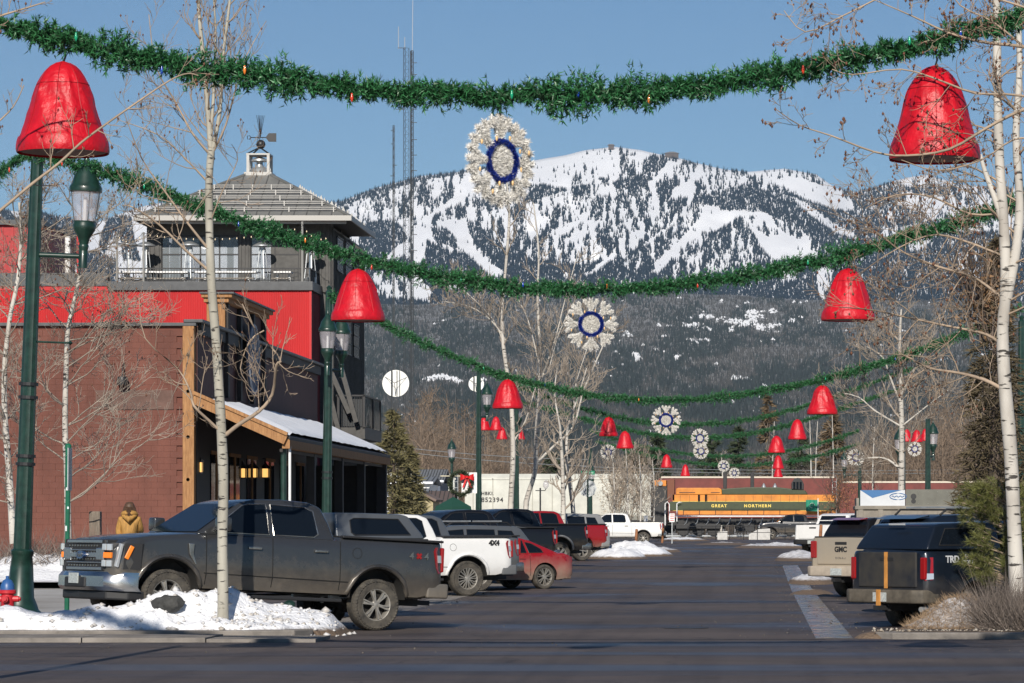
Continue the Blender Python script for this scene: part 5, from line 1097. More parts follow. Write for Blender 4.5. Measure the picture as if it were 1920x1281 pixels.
def suv(name, label, pm, place, heading, L=4.95, W=1.93, H=1.78, scale=1, rack=False, pitch=0, glass=m_glass, cat='car', spoil=True, brake=False, R=.38):
    k = H / 1.78
    c = dict(L=L, W=W, R=R, ra=1.0, fa=L - 1.0, AR=R + .08, rock=.38, belt=1.16*k, paint=pm, archz=R + .03, wk='car', tw=.25,
             tops=[(0, 1.05*k), (.1, 1.15*k), (L*.7, 1.14*k), (L*.76, 1.12*k), (L - .4, 1.0*k), (L - .12, .88*k), (L, .7*k)])
    o = make_car(name, c, place, heading, label, cat, pitch); t = o.t
    prof = [(.1, 1.12*k), (.2, 1.35*k), (.42, 1.68*k), (.62, 1.745*k), (1.8, 1.78*k), (2.6, 1.76*k), (2.95, 1.70*k), (3.45, 1.38*k), (L*.77, 1.11*k)]
    yy = o.house('cabin', prof, W/2 - .06, W/2 - .24, 1.12*k, 1.78*k, pm, .05)
    wins = [[(.55, 1.22*k), (1.2, 1.2*k), (1.2, 1.62*k), (.74, 1.6*k)], [(1.3, 1.2*k), (2.2, 1.19*k), (2.2, 1.65*k), (1.3, 1.64*k)], [(2.3, 1.19*k), (3.5, 1.18*k), (2.93, 1.6*k), (2.3, 1.65*k)]]
    glass_cols(o, wins, yy); o.cross_glass('windscreen', (L*.755, 1.16*k), (3.02, 1.65*k), W/2 - .16, W/2 - .28, glass, .014); c['_flip'] = True
    o.cross_glass('rear_window', (.13, 1.2*k), (.4, 1.63*k), W/2 - .2, W/2 - .28, glass, .014)
    for sgn in (1, -1):
        for x in (1.26, 2.26, 3.4): o.strip('door_gap', vline(x, .5, 1.12*k), .012, m_gap, sgn)
        for x in (1.4, 2.4): MB().beam((x, sgn*(o.ys(x, .98)+.015), 1.0*k), (x + .2, sgn*(o.ys(x, .98)+.015), 1.0*k), .03, .035).build('door_handle', pm, t, world=False)
        o.patch('tail_light', [(.02, 1.06*k), (.24, 1.05*k), (.2, .88*k), (.02, .86*k)], m_lampred, sgn, .01, .05)
        MB().box(-.01, .05, min(sgn*.62, sgn*.86), max(sgn*.62, sgn*.86), .86*k, 1.06*k).build('tail_light', m_lampred, t, bevel=.02, world=False)
        MB().box(L*.72, L*.72 + .16, min(sgn*(W/2-.02), sgn*(W/2+.18)), max(sgn*(W/2-.02), sgn*(W/2+.18)), 1.16*k, 1.32*k).build('mirror', pm, t, bevel=.03, world=False)
        if rack: MB().tube([(.7, sgn*.68, 1.76*k), (.85, sgn*.7, 1.86*k), (2.6, sgn*.7, 1.86*k), (2.8, sgn*.68, 1.75*k)], .022, 6).build('roof_rail', m_trim, t, smooth=50, world=False)
        MB().box(L - .3, L - .08, min(sgn*.55, sgn*.86), max(sgn*.55, sgn*.86), .72*k, .86*k).build('headlight', m_clear, t, bevel=.03, world=False)
    if rack:
        for x in (1.1, 2.1): MB().beam((x, -.8, 1.9*k), (x, .8, 1.9*k), .06, .04).build('cross_bar', m_galv, t, world=False)
    if spoil: MB().prism([(.12, 1.69*k), (.5, 1.755*k), (.5, 1.72*k)], -.6, .6).build('spoiler', m_lampred if brake else pm, t, world=False)
    MB().prism([(-.06, -.7), (-.06, .7), (.1, W/2-.06), (.3, W/2-.02), (.3, -W/2+.02), (.1, -W/2+.06)], .36, .62, 'xy').build('rear_bumper', m_trim, t, bevel=.03, world=False)
    MB().box(-.03, 0, -.17, .17, .72, .86).build('licence_plate', m_plate, t, world=False)
    MB().box(L - .06, L + .02, -.5, .5, .45, .75*k).build('grille', m_trim, t, bevel=.02, world=False)
    return o
def coupe(name, label, pm, place, heading):
    L, W, R = 4.6, 1.8, .325
    c = dict(L=L, W=W, R=R, ra=.98, fa=3.7, AR=R + .055, rock=.25, belt=.92, paint=pm, archz=R + .02, wk='car', tw=.22, endr=.35, crown=.03,
             tops=[(0, .72), (.06, .86), (.35, .955), (.8, .95), (3.0, .90), (3.3, .89), (4.1, .78), (4.45, .66), (4.6, .5)])
    o = make_car(name, c, place, heading, label, 'car'); t = o.t
    prof = [(.42, .92), (.9, 1.12), (1.35, 1.30), (1.7, 1.375), (2.1, 1.385), (2.4, 1.34), (2.75, 1.2), (3.3, .89)]
    yy = o.house('cabin', prof, W/2 - .06, W/2 - .3, .9, 1.385, pm, .05)
    glass_cols(o, [[(1.0, .97), (1.45, .965), (1.5, 1.24), (1.3, 1.2), (1.05, 1.06)], [(1.53, .965), (2.95, .95), (2.6, 1.2), (2.3, 1.29), (1.58, 1.29)]], yy)
    o.cross_glass('windscreen', (3.2, .96), (2.5, 1.29), .72, .6, off=.014); c['_flip'] = True
    o.cross_glass('rear_window', (.62, 1.02), (1.3, 1.275), .66, .56, off=.016)
    for sgn in (1, -1):
        for x in (1.45, 2.95): o.strip('door_gap', vline(x, .36, .9), .012, m_gap, sgn)
        o.patch('tail_light', [(.05, .84), (.34, .88), (.42, .86), (.3, .74), (.05, .70)], m_lampred, sgn, .012, .05)
        MB().beam((1.62, sgn*(o.ys(1.7, .8)+.012), .82), (1.8, sgn*(o.ys(1.7, .8)+.012), .82), .03, .03).build('door_handle', pm, t, world=False)
        MB().box(2.85, 3.0, min(sgn*.86, sgn*1.04), max(sgn*.86, sgn*1.04), .93, 1.04).build('mirror', pm, t, bevel=.03, world=False)
    MB().box(-.02, .04, -.3, .3, .5, .62).build('licence_plate', m_plate, t, bevel=.01, world=False)
    MB().prism([(-.05, -.6), (-.05, .6), (.08, .8), (.3, .86), (.3, -.86), (.08, -.8)], .26, .44, 'xy').build('rear_valance', pm, t, bevel=.04, world=False)
    return o
# ---- left row, nose to the kerb and towards the camera
p_grey = paint('carbon_grey_paint', (.075, .077, .080), .9, 1.25, metal=.6, rough=.22)
p_white = paint('white_truck_paint', (.72, .72, .71), .5, .75, metal=0)
p_red = paint('red_car_paint', (.30, .010, .014), .98, 1.0, metal=.1, rough=.25)
p_black = paint('black_truck_paint', (.012, .012, .014), .8, 1.1)
p_silver = paint('silver_paint', (.36, .36, .35), .6, .8)
p_slate = paint('slate_paint', (.12, .13, .14), .5, .9)
p_tan = paint('dusty_tan_paint', (.42, .37, .30), .98, 2.0, dz0=.9, dc=(.40, .34, .26))
p_navy = paint('dark_blue_paint', (.010, .016, .028), .5, 1.1, dz0=.3, dc=(.16, .13, .095))
def ctc(px, py_s, z=None, y=None):
    """wheel contact from photo pixel and scale"""
    s = py_s; x = PX(px, s); yy = F / s; return (x, yy, G(x, yy) if z is None else z)
lw = 1.015 - .16
T1 = pickup('pickup_truck', 'dark grey pickup with amber lamps parked at the snowy corner', p_grey, ((1.22, lw, 0), ctc(697, 116)), 216, R=.415, front=True, pitch=math.radians(2.9), bump=M('dusty_grey_bumper', (.07, .07, .068), .5, dirt=(.3, 1, DUST, .8)), trim=m_chrome, steer=.0, lift=.06)
label_text(T1, '4', .16, (.62, T1.ys(.6, 1.24) + .012, 1.225), SIDE_L, m_chrome, 'decal', bold=.004); label_text(T1, '×', .17, (.48, T1.ys(.6, 1.24) + .012, 1.225), SIDE_L, m_lampred, 'decal', bold=.012); label_text(T1, '4', .16, (.34, T1.ys(.4, 1.24) + .012, 1.225), SIDE_L, m_chrome, 'decal', bold=.004)
T2 = pickup('pickup_truck', 'white pickup with black bed rail and 4x4 decal', p_white, ((1.22, lw, 0), ctc(873, 78)), 212, R=.42, rim='multi', rail=m_trim, bump=M('grey_bumper', (.12, .125, .13), .5))
label_text(T2, '4X4', .17, (.52, T2.ys(.5, 1.24) + .012, 1.27), SIDE_L, m_trim, 'decal', space=.95, bold=.008)
pickup('pickup_truck', 'slate grey pickup mostly hidden behind the white pickup', p_slate, ((0, 1.0, 0), ctc(977, 72.5)), 214, tonneau=False)
pickup('pickup_truck', 'slate pickup with windowed bed cap between the grey and white pickups', p_slate, ((0, 1.0, 0), ctc(806, 101)), 214, cap=p_slate, tonneau=False)
coupe('coupe', 'mud splashed red coupe in the left row of parked vehicles', p_red, ((.98, .78, 0), ctc(1018, 70.6)), 218)
suv('station_wagon', 'dark grey estate car whose roof shows between the white and black pickups', p_slate, ((.1, .9, 0), ctc(1000, 66)), 214, H=1.66, rack=True)
pickup('pickup_truck', 'black pickup right behind the red coupe', p_black, ((0, 1.0, 0), ctc(1046, 61)), 214, lift=.1, R=.44)
pickup('pickup_truck', 'black pickup with chrome rear bumper, left of the red pickup', p_black, ((0, 1.0, 0), ctc(1105, 52.5)), 216, lift=.08, R=.43, flare=True, flmat=p_silver)
pickup('pickup_truck', 'dusty red pickup farthest right of the left row', p_red, ((0, 1.0, 0), ctc(1140, 46)), 216, lift=.06, tonneau=False, bump=p_silver)
suv('suv', 'dusty grey estate vehicle behind the red pickup', p_silver, ((.05, .95, 0), ctc(1143, 41.5)), 214, H=1.95, L=5.2, W=2.0)
suv('suv', 'silver vehicle behind the black pickup with birches before it', p_silver, ((.05, .95, 0), ctc(1085, 39)), 214, H=1.9, L=5.0)
pickup('pickup_truck', 'far white pickup parked side on behind the snow pile', paint('far_white_paint', (.74, .74, .72), .5, .7, metal=0), ((1.22, lw, 0), ctc(1206, 30)), 184, rim='car', R=.4)
pickup('pickup_truck', 'far black pickup parked below the locomotive', p_black, ((1.22, lw, 0), ctc(1535, 24.3)), 182, R=.4)
# ---- right row, nose away to the kerb
TC = pickup('pickup_truck', 'dirty dark blue pickup with bed cap and orange strap mark, nearest on the right', p_navy, ((0, 0, 0), ctc(1665, 113, z=-.06)), 41, cap=p_navy, scale=.94, flare=False, bump=M('dirty_bumper', (.10, .085, .065), .7, var=.4), tail=False, R=.39, tonneau=False, rail=None, fdrop=0, tailmat=M('dusty_navy', (.045, .04, .032), .7, col2=(.012, .014, .02), scale=2.2), rearglass=M('dusty_glass', (.085, .075, .06), .55, col2=(.05, .046, .038), scale=3))
for sgn in (1, -1):
    tl = TC.patch('tail_light', [(.012, 1.31), (.16, 1.31), (.14, .92), (.012, .90)], m_lampred, sgn, .012, .06); TC.patch('reverse_light', [(.01, 1.03), (.145, 1.03), (.14, .93), (.01, .92)], m_clear, sgn, .022, .02)
    MB().box(-.02, .05, min(sgn*.83, sgn*.955), max(sgn*.83, sgn*.955), .92, 1.31).build('tail_light', m_lampred, TC.t, bevel=.02, world=False)
m_dec = M('pale_decal', (.55, .57, .6), .5)
label_text(TC, 'TRD', .17, (.62, -TC.ys(.6, 1.28) - .014, 1.27), SIDE_R, m_dec, 'decal', bold=.004); label_text(TC, '4X4\nSPORT', .1, (.99, -TC.ys(1, 1.28) - .014, 1.27), SIDE_R, m_dec, 'decal')
MB().box(-.245, -.205, -.03, .05, .46, .74).box(-.05, -.025, -.02, .05, .76, 1.40).build('orange_strap', M('orange_strap', (.5, .22, .05), .7, var=.3), TC.t, world=False)
MB().box(.2, .24, -.2, .2, 1.87, 1.905).build('brake_light', m_clear, TC.t, bevel=.008, world=False)
suv('suv', 'dark blue estate car with roof rails behind the dirty dark pickup', p_navy, ((0, 0, 0), ctc(1668, 97)), 37, H=1.92, L=5.0, W=2.0, rack=True)
GM = pickup('pickup_truck', 'dust covered tan pickup showing its tailgate on the right', p_tan, ((0, 0, 0), ctc(1578, 80)), 48, bump=M('dusty_bumper', (.40, .34, .27), .75, var=.2), rail=None, flare=False, R=.41, flmat=p_tan)
label_text(GM, 'GMC', .17, (-.035, 0, 1.13), REAR, m_trim, 'tailgate_lettering', bold=.006); label_text(GM, 'DENALI', .07, (-.033, 0, .93), REAR, m_chrome, 'tailgate_lettering', space=1.5)
suv('suv', 'black estate vehicle with red roof brake light behind the tan pickup', p_black, ((0, 0, 0), ctc(1578, 62)), 48, H=1.86, brake=True)
pickup('pickup_truck', 'white pickup tailgate beyond the tan pickup, near the locomotive', p_white, ((0, 0, 0), ctc(1524, 40)), 62, tail=False, bump=m_trim, flare=False, rail=None)
# ------------------------------------------------------------------ bare trees
def bark(name, c1, c2, c3, scale=9):
    """pale birch bark with dark horizontal flecks"""
    m = bpy.data.materials.new(name); m.use_nodes = True; MATS[name] = m; N = m.node_tree.nodes; Lk = m.node_tree.links; b = N['Principled BSDF']; b.inputs['Roughness'].default_value = .8
    tc = N.new('ShaderNodeTexCoord')
    def nz(sc, det): 
        mp = N.new('ShaderNodeMapping'); mp.inputs['Scale'].default_value = sc; Lk.new(tc.outputs['Object'], mp.inputs[0]); n = N.new('ShaderNodeTexNoise'); n.inputs['Scale'].default_value = 1; n.inputs['Detail'].default_value = det; Lk.new(mp.outputs[0], n.inputs['Vector']); return n.outputs[0]
    def mr(x, a, c): r = N.new('ShaderNodeMapRange'); r.inputs[1].default_value = a; r.inputs[2].default_value = c; Lk.new(x, r.inputs[0]); return r.outputs[0]
    m1 = N.new('ShaderNodeMix'); m1.data_type = 'RGBA'; m1.inputs[6].default_value = (*c1, 1); m1.inputs[7].default_value = (*c2, 1); Lk.new(mr(nz((3, 3, 1.2), 5), .4, .65), m1.inputs[0])
    m2 = N.new('ShaderNodeMix'); m2.data_type = 'RGBA'; m2.inputs[7].default_value = (*c3, 1); Lk.new(mr(nz((scale * .55, scale * .55, scale * 2.4), 3), .60, .65), m2.inputs[0]); Lk.new(m1.outputs[2], m2.inputs[6]); Lk.new(m2.outputs[2], b.inputs['Base Color']); return m
m_aspen = bark('aspen_bark', (.42, .40, .34), (.30, .28, .23), (.045, .04, .035)); m_birch = bark('birch_bark', (.55, .52, .47), (.38, .35, .31), (.05, .045, .04), 7)
m_twig = M('pale_twigs', (.34, .26, .19), .8, var=.3, scale=2); m_twigd = M('dark_twigs', (.10, .075, .06), .85, var=.3, scale=2); m_twigb = M('birch_twigs', (.32, .27, .22), .8, var=.35, scale=1.5)
m_bud = M('buds', (.16, .07, .04), .8)
def fast_tube(V, Fc, pts, rads, n):
    b = len(V); k = len(pts)
    for i in range(k):
        p = pts[i]; d = (pts[min(i+1, k-1)] - pts[max(i-1, 0)]); a = Vector((-d.z, 0, d.x)) if abs(d.y) < .9 * d.length else Vector((1, 0, 0))
        if a.length < 1e-6: a = Vector((1, 0, 0))
        a.normalize(); c = d.cross(a); c = c.normalized() if c.length > 1e-9 else Vector((0, 1, 0)); r = rads[i]
        for q in range(n): t = 6.28318 * q / n; V.append(p + a * (r * math.cos(t)) + c * (r * math.sin(t)))
    for i in range(k - 1):
        for q in range(n): q2 = (q + 1) % n; Fc.append((b+i*n+q, b+i*n+q2, b+(i+1)*n+q2, b+(i+1)*n+q))
class Tree:
    def __init__(s, name, base, label, cat='tree', group='bare trees along the street', seed=0, tw=m_twig, tr=m_birch, rmin=.004, buds=0, droop=0):
        s.t = thing(name, base, label, cat, group); s.base = Vector(base); s.rg = random.Random(seed); s.TV, s.TF, s.CV, s.CF, s.BV = [], [], [], [], []; s.tw, s.tr, s.rmin, s.buds, s.droop = tw, tr, rmin, buds, droop
    def stem(s, pts, r0, r1, crown=False, n=10):
        pts = [Vector(p) for p in pts]; sm = []
        for i in range(len(pts) - 1):
            p0, p1, p2, p3 = pts[max(i-1, 0)], pts[i], pts[i+1], pts[min(i+2, len(pts)-1)]
            for k in range(3):
                t = k / 3; sm.append(.5 * ((2*p1) + (p2-p0)*t + (2*p0-5*p1+4*p2-p3)*t*t + (3*p1-p0-3*p2+p3)*t**3))
        sm.append(pts[-1]); m = len(sm) - 1; rads = [r0 + (r1 - r0) * i / m for i in range(m + 1)]
        rads = [r * (1 + .06 * s.rg.uniform(-1, 1)) for r in rads]
        fast_tube(*((s.CV, s.CF) if crown else (s.TV, s.TF)), sm, rads, n if r0 > .03 else 5); return sm, rads
    def grow(s, p, d, L, r, lev, kids=(5, 4, 3), spread=.8, up=.25):
        n = 5 if lev else 4; pts = [p]; d = d.normalized(); q = p.copy()
        for i in range(n):
            d = (d + Vector((s.rg.uniform(-1, 1), s.rg.uniform(-1, 1), s.rg.uniform(-1, 1))) * .2 + Vector((0, 0, up * .35 - s.droop * (i / n)))).normalized(); q = q + d * (L / n); pts.append(q.copy())
        r1 = max(s.rmin * .7, r * .35); fast_tube(s.CV, s.CF, pts, [max(s.rmin * .8, r + (r1 - r) * i / n) for i in range(n + 1)], 5 if r > .02 else (4 if r > .009 else 3))
        if lev <= 0:
            if s.buds and s.rg.random() < s.buds: s.BV.append((pts[-1], s.rg.uniform(.6, 1.3)))
            return
        kk = kids[min(len(kids) - 1, lev - 1)]
        for i in range(kk):
            f = .25 + .75 * (i + s.rg.random()) / kk; a = f * n; k = min(n - 1, int(a)); bp = pts[k].lerp(pts[k+1], a - k); ax = (pts[k+1] - pts[k]).normalized()
            side = ax.cross(Vector((s.rg.uniform(-1, 1), s.rg.uniform(-1, 1), s.rg.uniform(-1, 1)))); side = side.normalized() if side.length > 1e-5 else Vector((1, 0, 0))
            s.grow(bp, ax + side * spread * s.rg.uniform(.6, 1.3), L * s.rg.uniform(.38, .62), max(s.rmin, r * .55), lev - 1, kids, spread, up)
    def dress(s, path, n, L, r, lev, kids=(4, 3, 3), f0=.2, spread=1.0, up=.3, flat=None):
        sm, rads = path; m = len(sm) - 1
        for i in range(n):
            f = f0 + (1 - f0) * (i + s.rg.random()) / n; k = min(m - 1, int(f * m)); ax = (sm[k+1] - sm[k]).normalized()
            side = ax.cross(Vector((s.rg.uniform(-1, 1), s.rg.uniform(-1, 1), s.rg.uniform(-1, 1)))); side = side.normalized() if side.length > 1e-5 else Vector((1, 0, 0))
            s.grow(sm[k], ax * .6 + side * spread, L * s.rg.uniform(.6, 1.2) * (1.15 - .5 * f), min(r, rads[k] * .6), lev, kids, .8, up)
    def done(s, bud_r=.018):
        b = np.array(s.base)
        def mk(nm, V, Fc, mat, sm=True):
            if not Fc: return
            me = mesh_np(nm, np.array([tuple(v) for v in V]) - b, Fc)
            if sm: me.polygons.foreach_set('use_smooth', [True] * len(me.polygons))
            link(nm, me, s.t, mat)
        mk('trunk', s.TV, s.TF, s.tr); mk('crown', s.CV, s.CF, s.tw)
        if s.BV:
            V, Fc = [], []
            for p, k in s.BV:
                r = bud_r * k; i = len(V); V += [p + Vector(v) * r for v in ((1,0,0),(0,1,0),(-1,0,0),(0,-1,0),(0,0,1.6),(0,0,-1.6))]; Fc += [(i,i+1,i+4),(i+1,i+2,i+4),(i+2,i+3,i+4),(i+3,i,i+4),(i+1,i,i+5),(i+2,i+1,i+5),(i+3,i+2,i+5),(i,i+3,i+5)]
            me = mesh_np('buds', np.array([tuple(v) for v in V]) - b, Fc); link('buds', me, s.t, m_bud, kind='stuff')
def PP(lst, s, dy=0): return [P(x, y, s) + Vector((0, (dy[i] if isinstance(dy, (list, tuple)) else dy), 0)) for i, (x, y) in enumerate(lst)]
# aspen in the corner snow
s = 123.5; T = Tree('aspen_tree', P(418, 1160, s), 'tall pale aspen growing from the corner snow in front of the grey pickup', seed=3, tr=m_aspen, rmin=.0042, buds=.2)
main = T.stem(PP([(418,1175),(418,1100),(417,1000),(419,900),(413,770),(405,640),(397,540),(393,440),(392,340),(396,285)], s), .088, .055, n=14)
lf = T.stem(PP([(396,290),(390,210),(381,110),(372,10),(366,-90)], s), .045, .02); rt = T.stem(PP([(397,290),(412,210),(418,110),(430,10),(440,-90)], s), .035, .014); r2 = T.stem(PP([(396,250),(402,150),(404,50),(396,-60)], s), .03, .012)
for pts, r0, r1, k in [([(417,812),(395,790),(370,762),(357,735),(330,690),(290,640),(262,560)], .028, .006, 1), ([(424,815),(450,796),(490,772),(515,740),(530,690),(537,680),(512,655),(495,620),(478,580)], .034, .008, 1), ([(392,508),(350,470),(305,425),(262,395),(235,388)], .026, .007, 1), ([(393,470),(355,420),(310,360),(270,300),(245,220)], .024, .006, 1),
                        ([(394,290),(362,250),(330,190),(300,130),(283,30)], .022, .006, 1), ([(393,345),(350,300),(300,255),(230,230)], .018, .005, 1), ([(400,285),(425,235),(445,170),(470,110),(500,40)], .018, .005, 1), ([(393,420),(420,360),(445,300),(440,275)], .013, .005, 0), ([(495,620),(470,640),(450,690),(470,720)], .014, .005, 0)]:
    dy = [0] + [T.rg.uniform(-.5, .1) * i * .35 for i in range(1, len(pts))]; b = T.stem(PP(pts, s, dy), r0, r1, True); T.dress(b, 9, .75, .010, 2, (3, 3), .25, .9, .35)
for q in (lf, rt, r2): T.dress(q, 12, .8, .012, 2, (4, 3), .1, .8, .6)
T.done(.013)
# two birches against the block wall
for nm, sd, s, path, lab in (('birch_tree', 5, 82, [(25,1020),(18,900),(10,790),(8,700),(18,600),(34,520),(40,430),(36,380)], 'white birch at the left frame edge before the block wall'), ('birch_tree', 6, 80, [(128,1020),(126,900),(122,800),(124,690),(128,615),(145,540),(155,475),(162,400)], 'white birch right of the left street lamp before the block wall')):
    T = Tree(nm, P(path[0][0], path[0][1], s), lab, seed=sd, tw=m_twigb, rmin=.0052, buds=.12); st_ = T.stem(PP(path, s), .082, .03, n=12)
    T.dress(st_, 40, 2.0, .02, 3, (5, 4, 4), .10, 1.35, .18); T.done(.02)
# boughs reaching in from trees outside the frame
s = 181; T = Tree('bare_tree', Vector((PX(-150, s), F/s, 0)), 'pale bough crossing the big left bell from a tree outside the frame', seed=8, rmin=.0036, buds=.25, tr=m_aspen)
T.stem([(PX(-150, s), F/s, 0), (PX(-140, s), F/s, 2), (PX(-150, s), F/s, 4.4), (PX(-170, s), F/s, 7)], .11, .07)
b = T.stem(PP([(-145,500),(-60,440),(0,395),(60,345),(112,305),(152,268),(200,232),(260,190),(320,150),(352,138),(372,142)], s), .021, .006, True); T.dress(b, 16, .38, .008, 2, (3, 2), .3, 1.0, .2)
b = T.stem(PP([(-150,80),(-60,50),(0,30),(40,18),(85,4)], s), .02, .006, True); T.dress(b, 8, .3, .006, 1, (3,), .3, 1.0, .3)
b = T.stem(PP([(-150,330),(-70,290),(-10,235),(25,200),(45,160)], s), .016, .005, True); T.dress(b, 5, .2, .005, 1, (3,), .3, 1.0, .3); T.done(.014)
s = 176; T = Tree('bare_tree', Vector((PX(2060, s), F/s, 0)), 'twiggy boughs over the big right bell from a tree outside the frame', seed=9, rmin=.0036, buds=.45, tr=m_aspen)
T.stem([(PX(2060, s), F/s, 0), (PX(2050, s), F/s, 2), (PX(2060, s), F/s, 4.4), (PX(2070, s), F/s, 8)], .12, .07)
for pts, r in [([(2050,160),(1920,205),(1850,240),(1780,280),(1700,292),(1640,285),(1560,255),(1500,235),(1455,205)], .022), ([(2060,120),(1920,88),(1850,80),(1780,62),(1710,30),(1640,0)], .024), ([(2060,60),(1940,20),(1840,-10),(1720,-30)], .02), ([(2060,220),(1920,180),(1830,175),(1760,150),(1690,130),(1600,140),(1560,130)], .016), ([(2060,300),(1950,265),(1900,262),(1840,300),(1760,320),(1690,300)], .014), ([(1640,0),(1580,30),(1510,60),(1470,20)], .01), ([(1920,88),(1860,40),(1800,10),(1770,-40)], .013)]:
    b = T.stem(PP(pts, s), r, .005, True); T.dress(b, 15, .42, .007, 2, (4, 3), .1, 1.1, .05)
T.done(.013)
# big birch right
s = 118; T = Tree('birch_tree', P(1908, 1170, s), 'big white birch at the right frame edge behind the pine', seed=12, rmin=.0046, buds=.25, tw=m_twig); 
st_ = T.stem(PP([(1910,1180),(1902,1000),(1895,850),(1884,720),(1880,620),(1886,540),(1882,420),(1874,300),(1870,150),(1868,0),(1862,-80)], s), .125, .055, n=16)
s2_ = T.stem(PP([(1888,560),(1905,470),(1912,380),(1905,250),(1912,120),(1905,-60)], s), .09, .04); s3_ = T.stem(PP([(1886,440),(1868,380),(1848,325),(1838,290)], s), .055, .03)
for pts, r in [([(1880,730),(1845,712),(1800,698),(1740,690),(1690,672),(1650,660)], .035), ([(1882,650),(1850,625),(1780,610),(1700,590),(1640,580),(1570,585)], .03), ([(1880,560),(1830,520),(1760,505),(1700,470),(1640,430),(1580,400)], .028), ([(1878,400),(1820,400),(1750,370),(1680,370),(1620,400)], .022), ([(1880,480),(1800,450),(1740,440),(1660,480),(1600,520)], .022)]:
    dy = [0] + [T.rg.uniform(-.6, .6) * i * .4 for i in range(1, len(pts))]; b = T.stem(PP(pts, s, dy), r, .007, True); T.dress(b, 16, .85, .011, 2, (5, 4), .15, 1.1, .0)
T.dress(st_, 10, 1.3, .02, 2, (5, 4), .4, 1.2, .1); T.dress(s2_, 8, 1.2, .02, 2, (5, 4), .2, 1.2, .1); T.done(.02)
# birches of the far block
def mid(nm, sd, s, stems, lab, nd=14, L=1.6, lev=2, rm=.011, tw=m_twigb, kids=(4, 4), up=.4, tr=m_birch):
    T = Tree(nm, P(stems[0][0][0][0], stems[0][0][0][1], s), lab, seed=sd, rmin=rm, tw=tw, tr=tr)
    for pts, r0, r1 in stems: q = T.stem(PP(pts, s), r0, r1, n=8); T.dress(q, nd, L, r1 * .9, lev, kids, .25, 1.0, up)
    T.done()
mid('birch_tree', 21, 40, [([(957,1000),(958,940),(962,850),(958,750),(944,650),(942,580),(950,480),(955,400),(948,320)], .15, .04), ([(962,830),(985,790),(1000,740),(1012,700)], .05, .02), ([(950,640),(920,600),(880,575),(830,565)], .04, .018), ([(948,660),(925,600),(870,545),(835,520)], .03, .016)], 'white birch standing behind the red bell left of the street')
mid('birch_tree', 22, 37, [([(986,1000),(987,940),(1003,885),(1005,820),(1013,700),(1008,560),(1010,470),(1000,380)], .15, .03), ([(1004,870),(1040,835),(1075,800),(1095,730),(1130,650),(1150,590)], .07, .025), ([(1012,720),(1040,640),(1060,560),(1085,470)], .05, .02), ([(1010,760),(1030,690),(1050,620),(1095,530)], .04, .02), ([(1010,680),(990,600),(965,550)], .035, .02), ([(1075,800),(1080,720),(1105,640),(1120,560)], .04, .018)], 'spreading white birch between the left bells and the second snowflake')
mid('birch_tree', 23, 42, [([(1056,1005),(1056,930),(1054,860),(1050,800)], .12, .06), ([(1050,800),(1040,740),(1045,690)], .05, .02)], 'birch with dark flecked trunk leaning left, beside the red pickup roof', 10)
mid('birch_tree', 24, 41, [([(1078,1005),(1072,930),(1062,870),(1064,800)], .12, .06), ([(1064,800),(1085,740),(1100,690)], .05, .02)], 'birch with dark flecked trunk leaning right, beside the red pickup roof', 10)
mid('birch_tree', 25, 57, [([(1690,1000),(1690,910),(1691,820),(1689,720),(1687,640),(1690,580)], .13, .03), ([(1690,760),(1670,710),(1655,670),(1625,650)], .045, .014), ([(1688,880),(1665,862),(1640,858),(1610,862)], .045, .014), ([(1690,740),(1715,690),(1735,640)], .035, .014), ([(1690,800),(1640,770),(1610,745),(1570,735)], .035, .012), ([(1690,800),(1740,760),(1780,730)], .03, .012)], 'small white birch rising behind the trailer', 16, 1.3, 2, .008)
for i, (px, s, h0, h1, w) in enumerate([(1150, 29, 985, 850, .3), (1175, 28, 985, 840, .28), (1200, 27.5, 990, 850, .26), (1225, 27, 990, 860, .2)]):
    mid('young_tree', 30 + i, s, [([(px, h0 + 15), (px + 2, (h0 + h1) / 2), (px - 2, h1)], .07, .02)], ['slender bare street tree farthest left before the hopper car end', 'bare street tree second from left before the hopper car end', 'bare street tree third from left before the hopper car end', 'bare street tree nearest the locomotive front'][i], 12, 1.5, 2, .014, kids=(5, 4))
for i, (px, s, h1, lab) in enumerate([(1452, 21, 790, 'thin pale birch above the locomotive hood, leftmost of the row'), (1518, 20.5, 780, 'thin pale birch above the locomotive tail'), (1533, 20, 790, 'thin pale birch right of the one above the locomotive tail'), (1560, 20, 770, 'thin bent birch beyond the end of the locomotive'), (1640, 22, 800, 'thin pale birch left of the small birch behind the trailer'), (1352, 20, 850, 'thin pale birch left of the boxcar stacks')]):
    mid('birch_tree', 40 + i, s, [([(px, 1000), (px + (3 if i % 2 else -4), 900), (px, h1)], .10, .03)], lab, 8, 1.5, 1, .016, kids=(4,))
